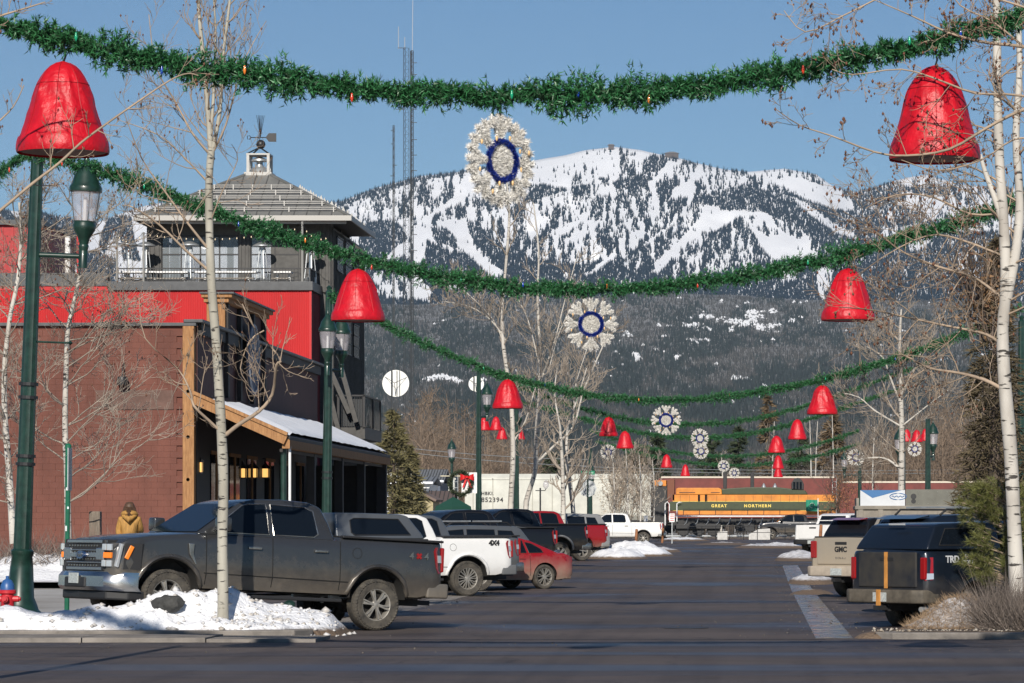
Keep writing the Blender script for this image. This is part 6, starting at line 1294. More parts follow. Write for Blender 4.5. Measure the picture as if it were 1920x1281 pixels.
# leafy dry shrubs: twigs with clinging dry leaves
def leafy(nm, px, py, s, w, h, n, mat, lab, cat='shrub', size=.09, seed=0, twm=m_twigd, group='dry shrubs'):
    rg = np.random.default_rng(seed); base = P(px, py, s); T = Tree(nm, base, lab, cat, group, seed, twm, twm, .01)
    for k in range(7): T.grow(base + Vector((T.rg.uniform(-.2, .2) * w, T.rg.uniform(-.3, .3) * w, 0)), Vector((T.rg.uniform(-.5, .5), T.rg.uniform(-.4, .4), 1)), h * .8, .03, 2, (5, 5), .7, .4)
    T.done(); q = rg.normal(size=(n, 3)); q /= np.linalg.norm(q, axis=1, keepdims=True); q *= rg.random((n, 1)) ** .5
    O = q * np.array([w / 2, w / 2, h / 2]) * (.75 + .5 * fnoise(q[:, 0] * 2.5 + 9, q[:, 2] * 2.5, seed)[:, None]) + np.array([0, 0, h / 2]); D = rg.normal(size=(n, 3)); D /= np.linalg.norm(D, axis=1, keepdims=True)
    link('leaves', tri_mesh('leaves', needles_np(O, D, rg.uniform(.6, 1.3, n) * size, size * .8, rg)), T.t, mat, kind='stuff'); return T
m_pale = M('dry_pale_leaves', (.46, .40, .32), .85, island=.4); m_rust = M('dry_rust_leaves', (.26, .115, .06), .85, island=.45); m_brown = M('dry_brown_leaves', (.17, .10, .05), .85, island=.5)
leafy('dry_shrub', 1190, 985, 26.5, 3.6, 4.6, 2600, m_pale, 'pale dry leaved bushy tree before the hopper car end', 'tree', .10, 1, m_twig)
leafy('dry_shrub', 1150, 985, 27.2, 2.6, 4.2, 1500, m_pale, 'smaller pale dry leaved bush left of the bushy tree', 'tree', .10, 2, m_twig)
leafy('dry_shrub', 1578, 990, 24, 3.2, 4.6, 2200, m_rust, 'rust coloured dry bush between locomotive and trailer', 'shrub', .10, 3)
# conifers
def conifer(px, pyb, pyt, s, wid, mat, lab, n=2600, seed=0, nl=.5, wd=.12, name='conifer_tree', g='conifers', droop=.3):
    rg = np.random.default_rng(seed); b = P(px, pyb, s); H = (pyb - pyt) / s; R = wid / s / 2; t = thing(name, b, lab, 'conifer', g)
    MB().tube([(0, 0, -.2), (0, 0, H * .9)], [.02 * H + .06, .02], 7).build('trunk', m_twigd, t, world=False)
    nb = max(30, n // 22); zf = rg.random(nb) ** 1.25; az = rg.uniform(0, 6.283, nb); prof = (1 - zf) ** .8 * (.65 + .5 * fnoise(zf * 9, az, seed)); Lb = R * prof + .05; k = 22
    u = rg.uniform(.15, 1, (nb, k)); lat = rg.normal(0, .16, (nb, k)) * Lb[:, None]
    x = np.cos(az)[:, None] * Lb[:, None] * u - np.sin(az)[:, None] * lat; y = np.sin(az)[:, None] * Lb[:, None] * u + np.cos(az)[:, None] * lat; z = (H * (.06 + .92 * zf))[:, None] - droop * Lb[:, None] * u ** 1.5 + rg.normal(0, .03, (nb, k)) * H * .3
    O = np.stack([x, y, z], -1).reshape(-1, 3); D = np.stack([np.cos(az)[:, None] + rg.normal(0, .6, (nb, k)), np.sin(az)[:, None] + rg.normal(0, .6, (nb, k)), rg.normal(-.1, .5, (nb, k))], -1).reshape(-1, 3); D /= np.linalg.norm(D, axis=1, keepdims=True)
    link('crown', tri_mesh('crown', needles_np(O, D, rg.uniform(.6, 1.3, len(O)) * nl, wd, rg)), t, mat); return t
m_con = M('conifer_needles', (.035, .050, .022), .8, island=.5); m_conb = M('brown_conifer_needles', (.13, .09, .05), .85, island=.5); m_conl = M('olive_conifer_needles', (.13, .115, .05), .8, island=.45)  # last one: olive needles, paler than the dark conifers
conifer(738, 1000, 765, 32, 150, m_conl, 'olive green conifer behind the porch end and steel balcony', 3800, 1, .45, .11)
conifer(768, 1000, 830, 31, 90, m_conl, 'lower olive conifer right of the porch eave', 2400, 2, .45, .11)
for i, (px, pb, pt, s, w, l) in enumerate([(1442, 930, 738, 14, 70, 'tall brownish conifer behind the right small bells'), (1335, 930, 815, 15, 110, 'broad dark conifer behind the two overlapping snowflakes'), (1232, 930, 812, 15, 80, 'dark conifer left of the overlapping snowflakes'), (1385, 930, 800, 14, 90, 'dark conifer between snowflakes and tall brownish conifer'), (1560, 930, 775, 16, 100, 'brownish conifer behind the third right bell'), (1190, 930, 830, 15, 70, 'small dark conifer behind the left pair of bells'), (1040, 920, 850, 17, 90, 'dark bushy conifer behind the forked birches'), (1500, 930, 800, 14, 70, 'dark conifer right of the tall brownish one')]):
    conifer(px, pb, pt, s, w, m_conb if i in (0, 4) else m_con, l, 1500, 10 + i, .9, .26)
conifer(1866, 1010, 440, 62, 190, M('dark_brown_needles', (.085, .066, .036), .85, island=.5), 'tall brown conifer behind the big right birch', 9000, 30, .30, .055, droop=.5)
leafy('oak_tree', 1850, 640, 72, 2.0, 2.4, 900, m_brown, 'clinging brown leaves beside the big right birch', 'tree', .11, 31, m_twigd, 'bare trees along the street')
# thickets of bare brown trees beyond the tracks
def thicket(name, x0, x1, s0, s1, ytop, ntree, mat, lab, seed, hv=.35, tw=.05):
    rg = np.random.default_rng(seed); s = rg.uniform(s0, s1, ntree); px = rg.uniform(x0, x1, ntree); X = (px - VX) / s; Y = F / s; Hh = (985 - np.interp(px, [p[0] for p in ytop], [p[1] for p in ytop])) / s * rg.uniform(1 - hv, 1.05, ntree); Vs = []
    O = np.stack([X, Y, np.full(ntree, .5)], -1); D = np.stack([rg.normal(0, .05, ntree), rg.normal(0, .05, ntree), np.ones(ntree)], -1); D /= np.linalg.norm(D, axis=1, keepdims=True)
    Vs.append(needles_np(O, D, Hh, .22, rg)); k = 16; u = rg.uniform(.2, .95, (ntree, k)); O2 = O[:, None] + D[:, None] * (Hh[:, None] * u)[..., None]; D2 = rg.normal(0, .55, (ntree, k, 3)); D2[..., 2] = np.abs(D2[..., 2]) + .45; D2 /= np.linalg.norm(D2, axis=2, keepdims=True); L2 = Hh[:, None] * .34 * (1.1 - u)
    Vs.append(needles_np(O2.reshape(-1, 3), D2.reshape(-1, 3), L2.ravel(), tw * 1.8, rg)); j = 5; v = rg.uniform(.2, 1, (ntree, k, j)); O3 = O2[:, :, None] + D2[:, :, None] * (L2[:, :, None] * v)[..., None]; D3 = D2[:, :, None] + rg.normal(0, .6, (ntree, k, j, 3)); D3 /= np.linalg.norm(D3, axis=3, keepdims=True)
    Vs.append(needles_np(O3.reshape(-1, 3), D3.reshape(-1, 3), np.repeat(L2.ravel() * .55, j), tw, rg)); link(name, tri_mesh(name, np.concatenate(Vs)), None, mat, lab, 'woodland', kind='stuff')
m_th1 = M('thicket_brown', (.17, .125, .09), .9, island=.4); m_th2 = M('thicket_grey', (.15, .135, .12), .9, island=.4); m_th3 = M('thicket_dark', (.07, .058, .048), .9, island=.4)
thicket('woodland', 640, 2050, 8, 13, [(640,800),(800,740),(900,760),(1000,800),(1200,840),(1350,850),(1500,800),(1600,760),(1750,700),(1900,640)], 700, m_th2, 'grey bare woodland far behind the railway', 1)
thicket('brown_thicket', 760, 1010, 15, 19.5, [(760,740),(790,690),(850,720),(1010,800)], 170, m_th1, 'brown bare thicket behind the sheds and wreath', 2)
thicket('brown_thicket', 1560, 1990, 15, 20, [(1560,850),(1620,800),(1700,740),(1800,700),(1900,660)], 330, m_th1, 'brown bare thicket behind the trailer and right lamps', 3)
thicket('dark_thicket', 1000, 1620, 13, 18, [(1000,840),(1200,850),(1400,850),(1620,840)], 380, m_th3, 'dark bare thicket along the railway behind the locomotive', 4)
thicket('dark_thicket', 1780, 2000, 40, 52, [(1780,830),(1850,810),(1920,800)], 60, m_th3, 'dark bare bushes behind the right end of the trailer', 5, tw=.03)
# ------------------------------------------------------------------ railway, trains and sheds
YL = 281.0; SL = F / YL; ZR = ZY(1004, SL); YF = 290.0; SF_ = F / YF; ZF = ZY(1000, SF_)
m_ballast = M('ballast', (.12, .11, .10), .95, var=.4, scale=3, bump=.6, bscale=12)

bl_ = MB(); bl_.prism([(YL - 4, ZR - .6), (YL - 2.4, ZR - .16), (YF + 2.4, ZR - .16), (YF + 4, ZR - .6)], -120, 120, 'yz'); bl_.build('track_bed', m_ballast, None, kind='structure')
for y in (YL, YF):
    r = link('railway_track', None, None, None, kind='structure'); r.location = (0, y, ZR - .15)
    for e in (-.72, .72): MB().box(-120, 120, e - .035, e + .035, .06, .16).build('rail', m_galv, r, world=False)
    sl_ = MB().box(-.12, .12, -1.3, 1.3, -.08, .06).data('sleeper'); sl_.materials.append(m_twigd)
    for k in range(90): o = link('sleeper', sl_, r); o.location = (-36 + .62 * k, 0, 0)
m_or = M('loco_orange', (.60, .21, .022), .45, var=.22, scale=1.2); m_gr = M('loco_green', (.035, .048, .018), .45, var=.15); m_ye = M('loco_yellow', (.80, .60, .12), .5); m_lblack = M('loco_black', (.02, .02, .021), .6, var=.3)
lo = thing('locomotive', (PX(1405, SL), YL, ZR), 'orange and dark green hood locomotive with cream lettering beside the street end', 'locomotive')
def lx(px): return PX(px, SL)
def lz(py): return ZY(py, SL)
y0, y1 = YL - 1.2, YL + 1.2
MB().box(lx(1272), lx(1567), y0, y1, lz(965), lz(958)).build('deck_stripe', m_or, lo); MB().box(lx(1262), lx(1567), y0 - .1, y1 + .1, lz(969), lz(967)).build('running_board', m_white, lo)
MB().box(lx(1256), lx(1567), y0 + .1, y1 - .1, lz(957.5), lz(941)).build('hood_green', m_gr, lo, bevel=.03)
MB().box(lx(1262), lx(1567), y0 + .1, y1 - .1, lz(940), lz(928)).build('hood_orange', m_or, lo)
MB().box(lx(1262), lx(1567), y0 + .08, y1 - .08, lz(940.9), lz(940.1)).box(lx(1262), lx(1567), y0 + .08, y1 - .08, lz(958.0), lz(957.5)).build('pinstripe', m_ye, lo)
MB().prism([(lx(1268), lz(927.8)), (lx(1268), lz(917)), (lx(1272), lz(915)), (lx(1348), lz(915)), (lx(1353), lz(918)), (lx(1354), lz(927.8))], y0 + .02, y1 - .02).build('cab', m_or, lo, bevel=.05)
MB().prism([(lx(1354), lz(927.8)), (lx(1352), lz(917)), (lx(1400), lz(914)), (lx(1460), lz(914)), (lx(1510), lz(920)), (lx(1515), lz(927.8))], y0 + .3, y1 - .3).build('hood_top', m_gr, lo, bevel=.06)
for px in range(1276, 1566, 17): MB().box(lx(px), lx(px) + .02, y0 + .075, y0 + .1, lz(957), lz(929)).build('door_seam', m_gr, lo)
for a, b in ((1309, 1313), (1322, 1326)): MB().box(lx(a), lx(b), y0 - .0, y0 + .15, lz(940), lz(928)).build('cab_window', m_glass, lo, bevel=.02)
for a, b, z in ((1274, 1304, 924), (1333, 1350, 924)): MB().box(lx(a), lx(b), y0 - .01, y0 + .05, lz(z + .6), lz(z - .6)).build('louvre', m_lblack, lo)
for k in range(8): MB().tube([(lx(1282 + 30 * k), y0 - .15, lz(966)), (lx(1282 + 30 * k), y0 - .15, lz(955))], .025, 5).build('stanchion', m_lblack, lo)
MB().tube([(lx(1282), y0 - .15, lz(955)), (lx(1500), y0 - .15, lz(955))], .02, 5).build('handrail', m_lblack, lo)
for pts in ([(1248, 985), (1248, 945), (1252, 941), (1256, 946), (1256, 975)], [(1274, 978), (1270, 978), (1270, 945), (1274, 942), (1280, 942)]): MB().tube([Vector((lx(a), y0 - .3, lz(b))) for a, b in pts], .045, 6).build('grab_rail', m_white, lo)
for px in (1351 + 9, 1411): MB().box(lx(px - 4), lx(px + 3), YL - .4, YL + .4, lz(916), lz(886)).build('exhaust_stack', m_lblack, lo, bevel=.03)
for px in (1432, 1453): MB().lathe([(.02, .35), (.06, .3), (.16, .1), (.2, 0)], 10, (lx(px), YL, lz(914))).build('bell', m_galv, lo, smooth=50)
MB().prism([(lx(1484), lz(918)), (lx(1484), lz(906)), (lx(1489), lz(898)), (lx(1496), lz(896)), (lx(1503), lz(900)), (lx(1507), lz(908)), (lx(1507), lz(919))], y0 + .2, y1 - .2).build('end_cab', m_lblack, lo, bevel=.04)
for k in range(3): MB().box(lx(1487 + 6 * k), lx(1491 + 6 * k), y0 + .15, y0 + .25, lz(917), lz(904)).build('end_cab_window', m_glass, lo)
MB().box(lx(1225), lx(1252), y0 + .1, y1 - .1, lz(985), lz(908)).build('nose', m_lblack, lo, bevel=.08); MB().box(lx(1226), lx(1250), y0 + .05, y1, lz(912), lz(901)).build('nose_light_band', m_or, lo, bevel=.04)
MB().lathe([(0, -.1), (.2, -.1), (.22, .1), (0, .1)], 14, (lx(1239), y0, lz(907)), 'y').build('headlamp', m_clear, lo)
MB().prism([(lx(1252), lz(900)), (lx(1265), lz(900)), (lx(1265), lz(940)), (lx(1258), lz(935)), (lx(1252), lz(938))], y0 + .1, y1).build('cab_side', M('loco_brown', (.16, .05, .02), .6), lo)
MB().box(lx(1262), lx(1540), y0 + .25, y1 - .25, lz(985), lz(971.5)).build('frame', m_lblack, lo)
for c in (1310, 1480):
    tr = MB().box(lx(c - 42), lx(c + 42), y0 - .05, y0 + .2, lz(992), lz(982)).build('bogie', m_lblack, lo, bevel=.05)
    for dx in (-28, 0, 28): MB().lathe([(0, -.1), (.5, -.1), (.54, .0), (.5, .1), (0, .1)], 20, (lx(c + dx), y0 + .35, ZR + .5), 'y').build('wheel', m_lblack, tr, world=False).location = -lo.location
MB().box(lx(1380), lx(1415), y0, y1, lz(997), lz(976)).build('fuel_tank', m_lblack, lo, bevel=.06)
for k in range(12): MB().tube([(lx(1290 + 20 * k), y0 - .1, lz(971)), (lx(1288 + 20 * k), y0 - .15, lz(979)), (lx(1284 + 20 * k), y0 - .1, lz(984))], .03, 5).build('brake_pipe', m_galv, lo)
for wd, a, sz in (('GREAT', 1348.5, 7.6), ('NORTHERN', 1420.5, 7.6)):
    x = link('lettering', text_mesh(wd, sz / SL, .01, space=1.35, bold=.012), lo, m_ye); x.location = Vector((lx(a), y0 + .08, lz(949))) - lo.location; x.rotation_euler = (math.radians(90), 0, 0)
x0 = PX(1523, SL + .4); fl = thing('green_banner', (x0, YL - 2.2, lz(985)), 'teal green banner with pale swirl hanging before the locomotive tail', 'banner')
MB().grid(lambda u, v: (x0 + (u - .5) * .95, YL - 2.2 + .06 * math.sin(u * 9), lz(959) + v * .95), 12, 8).build('cloth', M('banner_teal', (.01, .22, .13), .6), fl, smooth=60)
sw = MB(); sw.tube([(x0 + .25 * math.cos(a) * (1 - a / 9), YL - 2.3, lz(949) + .28 * math.sin(a) * (1 - a / 9)) for a in [k * .4 for k in range(14)]], .03, 5); sw.build('swirl', M('banner_pale', (.45, .6, .5), .6), fl)
MB().tube([(x0 + .52, YL - 2.2, lz(1005)), (x0 + .52, YL - 2.2, lz(935))], .035, 6).build('pole', m_white, fl)
# freight cars
m_hop = M('hopper_grey', (.56, .56, .50), .6, var=.12, scale=.8, dirt=(-.5, 4, (.25, .22, .17), .35)); m_box = M('boxcar_red', (.16, .035, .028), .65, var=.25, scale=1)
def freight(px0, px1, pyt, mat, lab, hop, dz=0):
    x0, x1 = PX(px0, SF_), PX(px1, SF_); zt_ = ZY(pyt, SF_); zb = ZF + 1.1; t = thing('freight_car', ((x0 + x1) / 2, YF, ZF), lab, 'freight car', 'freight cars behind the street end')
    if hop: MB().prism([(YF - 1.5, zb + .4), (YF - 1.5, zt_ - .35), (YF - 1.0, zt_), (YF + 1.0, zt_), (YF + 1.5, zt_ - .35), (YF + 1.5, zb + .4), (YF + .9, zb - .4), (YF - .9, zb - .4)], x0 + .3, x1 - .3, 'yz').build('body', mat, t)
    else: MB().box(x0, x1, YF - 1.5, YF + 1.5, zb, zt_).build('body', mat, t)
    MB().box(x0 + .2, x1 - .2, YF - 1.56, YF - 1.2, zt_ - (.5 if hop else 0), zt_ - (.38 if hop else -.14)).build('top_rail', m_hop if hop else M('boxcar_snow_edge', (.62, .55, .45), .7), t)
    k = x0 + 1.0
    while k < x1 - .5: MB().box(k - .04, k + .04, YF - 1.56, YF - 1.49, zb + .4, zt_ - .4).build('rib', M('hopper_rib', (.40, .39, .34), .7) if hop else mat, t); k += 1.7  # hopper ribs in a darker grey that stands in for their shading
    MB().box(x0, x1, YF - 1.3, YF + 1.3, zb - .2, zb + .05).build('sill', m_lblack, t)
    for c in (x0 + 1.8, x1 - 1.8):
        bg_ = MB().box(c - 1.2, c + 1.2, YF - 1.1, YF - .9, ZF + .35, ZF + .8).build('bogie', m_lblack, t)
        for e in (-.85, .85): MB().lathe([(0, -.08), (.46, -.08), (.46, .08), (0, .08)], 18, (c + e, YF - .8, ZF + .46), 'y').build('wheel', m_lblack, bg_, world=False).location = -t.location
    ld = MB()
    for k in range(8): ld.box(x1 - .35, x1 - .02, YF - 1.58, YF - 1.54, zb + .3 + k * .5, zb + .34 + k * .5)
    ld.box(x1 - .38, x1 - .34, YF - 1.58, YF - 1.54, zb, zt_ + .1).box(x1 - .04, x1, YF - 1.58, YF - 1.54, zb, zt_ + .1).build('ladder', m_galv, t); return t
h1 = freight(868, 1228, 889, m_hop, 'pale grey covered hopper car with black number 852394', True)
for wd, py, sz in (('HBKL', 926, .40), ('852394', 938, .56)):
    x = link('car_number', text_mesh(wd, sz, .01, 'LEFT', 1.15, .012), h1, m_lblack); x.location = Vector((PX(905, SF_), YF - 1.52, ZY(py, SF_))) - h1.location; x.rotation_euler = (math.radians(90), 0, 0)
freight(560, 862, 889, m_hop, 'pale grey hopper car coupled left, mostly behind the sheds', True)
freight(1236, 1568, 897, m_box, 'rust red boxcar behind the orange locomotive', False); freight(1574, 1900, 906, m_box, 'rust red boxcar behind the right trees and trailer', False)
# sheds behind the porch
m_sroof = M('shed_roof', (.21, .22, .23), .5, metal=.2, var=.2); m_beige = M('beige_stucco', (.42, .36, .22), .85, var=.1)
def shed(px0, px1, pye, pyr, s, dep, wall, roof, lab, seams=12, snow=True):
    x0, x1 = PX(px0, s), PX(px1, s); y = F / s; ze_, zr_ = ZY(pye, s), ZY(pyr, s); g = G(x0, y); t = thing('shed', ((x0+x1)/2, y, g), lab, 'building', 'sheds near the railway')
    MB().box(x0 + .3, x1 - .3, y + .3, y + dep, g - .2, ze_).build('wall', wall, t); rm = MB(); rm.prism([(y, ze_ - .05), (y, ze_ + .05), (y + dep / 2, zr_), (y + dep, ze_ + .05), (y + dep, ze_ - .05), (y + dep/2, zr_ - .1)], x0, x1, 'yz'); r = rm.build('roof', roof, t)
    for k in range(seams): x = x0 + (x1 - x0) * (k + .5) / seams; MB().beam((x, y, ze_ + .07), (x, y + dep/2, zr_ + .02), .05, .05).build('seam', m_steel, r, world=False).location = -t.location
    if snow: MB().box(x0, x1, y - .1, y + .25, ze_ + .03, ze_ + .18).build('eave_snow', m_snow, t)
    return t
shed(690, 812, 908, 893, 26, 7, m_white, m_sroof, 'long low shed with snowy eave seen under the porch'); shed(768, 832, 905, 879, 25, 7, M('shed_blue', (.10, .12, .16), .7), m_sroof, 'shed with ribbed metal roof behind the beige shelter')
shed(700, 800, 935, 915, 27, 4, m_white, m_sroof, 'low snowy lean-to left of the beige shelter', 8)
s = 31; x0, x1 = PX(726, s), PX(815, s); y = F / s; xm = PX(768, s); t = thing('gable_shelter', (xm, y, G(xm, y)), 'beige gabled shelter with arched opening behind the parked trucks', 'building')
MB().prism([(x0 + .1, .4), (x0 + .1, ZY(937, s)), (xm, ZY(916, s)), (x1 - .1, ZY(937, s)), (x1 - .1, .4)], y, y + 4).build('wall', m_beige, t)
MB().beam((x0 - .1, y + 1.9, ZY(939, s)), (xm, y + 1.9, ZY(913, s)), 4.3, .14).beam((xm, y + 1.9, ZY(913, s)), (x1 + .1, y + 1.9, ZY(939, s)), 4.3, .14).build('roof', M('shelter_roof', (.18, .13, .11), .8), t)
ar = MB(); q = [(xm + 1.0 * math.cos(a), y - .03, ZY(955, s) + .75 * math.sin(a)) for a in [math.pi * k / 14 for k in range(15)]]; ar.tube(q, .05, 6); ar.build('arch', M('shelter_arch', (.2, .17, .1), .8), t)
shed(800, 850, 946, 920, 29, 4, M('shed_brown', (.10, .08, .08), .8), M('brown_roof', (.10, .075, .07), .8), 'brown roofed hut right of the beige shelter', 6, False)
dk_ = thing('green_canopy', (PX(850, 33), F/33, .4), 'dark green canvas canopy right of the beige shelter', 'canopy')
MB().lathe([(1.05, 0), (1.0, .25), (.1, .75), (0, .8)], 4, (PX(850, 33), F/33, ZY(958, 33))).build('cloth', M('canopy_green', (.01, .06, .04), .7), dk_)
for e in (-.65, .65): MB().tube([(PX(850, 33) + e, F/33, .3), (PX(850, 33) + e, F/33, ZY(958, 33))], .04, 6).build('pole', m_galv, dk_)
# ------------------------------------------------------------------ radio mast, dishes, wires
def lattice(name, px, py_top, s, w, lab, pyb=905, nseg=40, taper=1, arms=(), rad=.05):
    x = PX(px, s); y = F / s; zt_ = ZY(py_top, s); zb = ZY(pyb, s); t = thing(name, (x, y, zb), lab, 'radio mast', 'radio masts'); H = zt_ - zb; cs = [(w * math.cos(a), w * math.sin(a)) for a in (0.4, 2.5, 4.6)]
    for cx, cy in cs: MB().tube([(cx, cy, 0), (cx * taper, cy * taper, H)], rad, 4).build('leg', M('mast_grey', (.05, .055, .06), .6), t, world=False)
    br = MB()
    for k in range(nseg):
        z0, z1 = H * k / nseg, H * (k + 1) / nseg
        for i in range(3):
            a, b = cs[i], cs[(i + 1) % 3]; br.tube([(a[0], a[1], z0), (b[0], b[1], z1)], rad * .45, 3, False); br.tube([(a[0], a[1], z1), (b[0], b[1], z1)], rad * .4, 3, False)
    br.build('bracing', M('mast_grey', (.1, .11, .12)), t, world=False)
    for (py, L) in arms: z = ZY(py, s) - zb; MB().beam((-.2, 0, z), (L, 0, z), .12, .1).build('antenna_arm', M('mast_grey', (.1, .11, .12)), t, world=False)
    return t
ms = 11.0
t = lattice('radio_mast', 772, 95, ms, .26, 'slim dark radio mast rising from behind the sheds past the top edge', 905, 70, 1, [(118, .9), (140, .9), (205, .9), (230, .9), (262, .9), (291, .9), (320, .9), (440, .9), (470, .9), (532, .9)], .075)
MB().tube([(.1, 0, ZY(95, ms) - t.location.z), (.3, 0, ZY(-120, ms) - t.location.z)], [.06, .04], 6).build('whip', M('mast_light', (.4, .42, .45), .5), t, world=False)
t = lattice('radio_mast', 761, 90, ms * .97, .62, 'wider pale lattice mast just left of the slim dark mast', 900, 60, .9, [(90, -1.4), (205, -1.8)], .045)
MB().tube([(-1.3, 0, ZY(92, ms*.97) - t.location.z), (-1.3, 0, ZY(50, ms*.97) - t.location.z)], .06, 4).tube([(-.2, 0, ZY(92, ms*.97) - t.location.z), (-.2, 0, ZY(70, ms*.97) - t.location.z)], .06, 4).build('whip', M('mast_light', (.4, .42, .45)), t, world=False)
lattice('radio_mast', 738, 235, ms * .95, .18, 'thin short antenna mast left of the lattice masts', 900, 40, 1, [(245, -.5), (270, -.5), (310, .6), (330, -.6)], .05)
def dish(px, py, s, R, lab, yaw=0):
    c = P(px, py, s); t = thing('dish_antenna', c, lab, 'dish antenna', 'dish antennas', (0, 0, yaw)); MB().lathe([(R, -.0), (R * .8, .28 * R), (R * .5, .42 * R), (.05, .5 * R)], 32, (0, 0, 0), 'y').build('reflector', M('dish_white', (.78, .78, .74), .5, var=.06), t, smooth=60, world=False)
    fr = MB()
    for k in range(3): a = k * 2.1 + .5; fr.tube([(R * .95 * math.cos(a), .05, R * .95 * math.sin(a)), (0, -.8 * R, 0)], .05, 4)
    for dx in (-.25, .1, .3): fr.tube([(dx * R, -.3, -R * 1.0), (dx * R, -.3, R * .95)], .05, 4)
    fr.tube([(-.3 * R, -.3, -R * 3.2), (-.3 * R, -.3, R)], .08, 4); fr.build('feed_frame', M('mast_grey', (.1, .11, .12)), t, world=False)
dish(742, 719, ms * 1.02, 2.25, 'large white round dish antenna beside the radio masts'); dish(893, 720, ms * 1.05, 1.25, 'smaller white dish antenna half hidden by the lamp post')
for k, (ya, yb_, l) in enumerate([(827, 862, 'upper power line crossing behind the left trees'), (834, 874, 'lower power line crossing behind the left trees')]):
    a, b = P(660, ya, 24), P(1110, yb_, 24); t = thing('power_line', a, l, 'power line', 'power lines'); MB().tube([a.lerp(b, i / 12) - Vector((0, 0, .3 * 4 * (i/12) * (1 - i/12))) for i in range(13)], .025, 4).build('wire', m_galv, t)
for k, (ya, l) in enumerate([(878, 'upper power line over the locomotive'), (884, 'lower power line over the locomotive')]):
    a, b = P(1090, ya - 3, 19.5), P(1800, ya + 3, 19.5); t = thing('power_line', a, l, 'power line', 'power lines'); MB().tube([a.lerp(b, i / 12) - Vector((0, 0, .2 * 4 * (i/12) * (1 - i/12))) for i in range(13)], .028, 4).build('wire', m_galv, t)
# ------------------------------------------------------------------ signs
s = 40; x = PX(1102, s); y = F / s; g = G(x, y); t = thing('stop_sign', (x, y, g), 'back of an octagonal stop sign with green street name blade', 'sign')
MB().tube([(x, y, g), (x, y, ZY(886, s))], .035, 8).build('pole', m_green, t)
MB().lathe([(0, 0), (.42, 0), (.42, .012), (0, .012)], 8, (x, y + .05, ZY(916, s)), 'y').build('plate', m_galv, t)
MB().box(x - .33, x + .33, y - .02, y + .02, ZY(890, s), ZY(883, s)).build('name_blade', M('sign_green', (.01, .28, .14), .5), t)
MB().box(x - .26, x + .1, y - .026, y - .021, ZY(888, s), ZY(885.2, s)).box(x + .14, x + .26, y - .026, y - .021, ZY(888, s), ZY(885.2, s)).build('blade_lettering', M('sign_pale_green', (.3, .55, .42), .6), t)
s = 29; x = PX(1260, s); y = F / s; g = G(x, y); t = thing('notice_sign', (x, y, g), 'small white notice sign with red lines before the locomotive front', 'sign')
MB().box(x - .03, x + .03, y, y + .05, g, ZY(964, s)).build('post', m_galv, t); MB().box(x - .17, x + .17, y - .03, y, ZY(979, s), ZY(963, s)).build('plate', m_white, t)
ln = MB(); 
for k in range(4): ln.box(x - .12, x + .12, y - .036, y - .031, ZY(976.5 - k * 3.4, s), ZY(975.2 - k * 3.4, s))
ln.build('lettering', M('sign_red', (.5, .03, .03), .6), t)
s = 27; x = PX(1211, s); y = F / s; t = thing('notice_sign', (x, y, G(x, y)), 'small white notice above the far white pickup bed', 'sign'); MB().box(x - .03, x + .03, y, y + .05, .5, ZY(970, s)).build('post', m_galv, t); MB().box(x - .14, x + .14, y - .03, y, ZY(978, s), ZY(967, s)).build('plate', m_white, t)
# wreath panel with red bow
s = 36; c = P(876, 905, s); t = thing('bow_wreath', c, 'red ribbon bow with evergreen wreath on a white panel by the lamp post', 'wreath')
MB().box(c.x - .3, c.x + .5, c.y + .1, c.y + .14, ZY(925, s), ZY(886, s)).build('panel', m_white, t)
rg = np.random.default_rng(5); n = 1500; a = rg.uniform(0, 6.28, n); O = np.stack([-.35 + .55 * np.cos(a), rg.normal(0, .08, n), -.05 + .6 * np.sin(a)], -1); D = rg.normal(size=(n, 3)); D /= np.linalg.norm(D, axis=1, keepdims=True)
link('wreath', tri_mesh('wreath', needles_np(O, D, .2, .05, rg)), t, m_con, kind='stuff')
bw = MB()
for e in (-1, 1):
    bw.grid(lambda u, v: (c.x + e * (.02 + .33 * u), c.y - .12 - .1 * math.sin(u * 3.1), c.z + .28 + (v - .5) * (.08 + .3 * u)), 6, 4); bw.grid(lambda u, v: (c.x + e * (.03 + .18 * u) + (v - .5) * .1, c.y - .1, c.z + .24 - .5 * u), 6, 2)
bw.lathe([(0, -.09), (.09, -.04), (.09, .04), (0, .09)], 10, (c.x, c.y - .16, c.z + .28)); bw.build('bow', M('bow_red', (.6, .01, .012), .5), t, smooth=50)
# old fashioned lamp
s = 30; x = PX(1016, s); y = F / s; g = G(x, y); t = thing('globe_lamp', (x, y, g), 'small black lamp with glass globe on a side arm before the hopper car', 'street lamp')
MB().tube([(x - .1, y, g), (x - .1, y, ZY(915, s))], .05, 8).tube([(x - .4, y, ZY(920, s)), (x + .2, y, ZY(920, s)), (x + .25, y, ZY(917, s))], .03, 6).build('post', m_black, t); MB().lathe([(.05, 0), (.17, .15), (.19, .3), (.12, .48), (.03, .55), (0, .62)], 14, (x + .25, y, ZY(917, s))).build('globe', m_lglass, t, smooth=60)
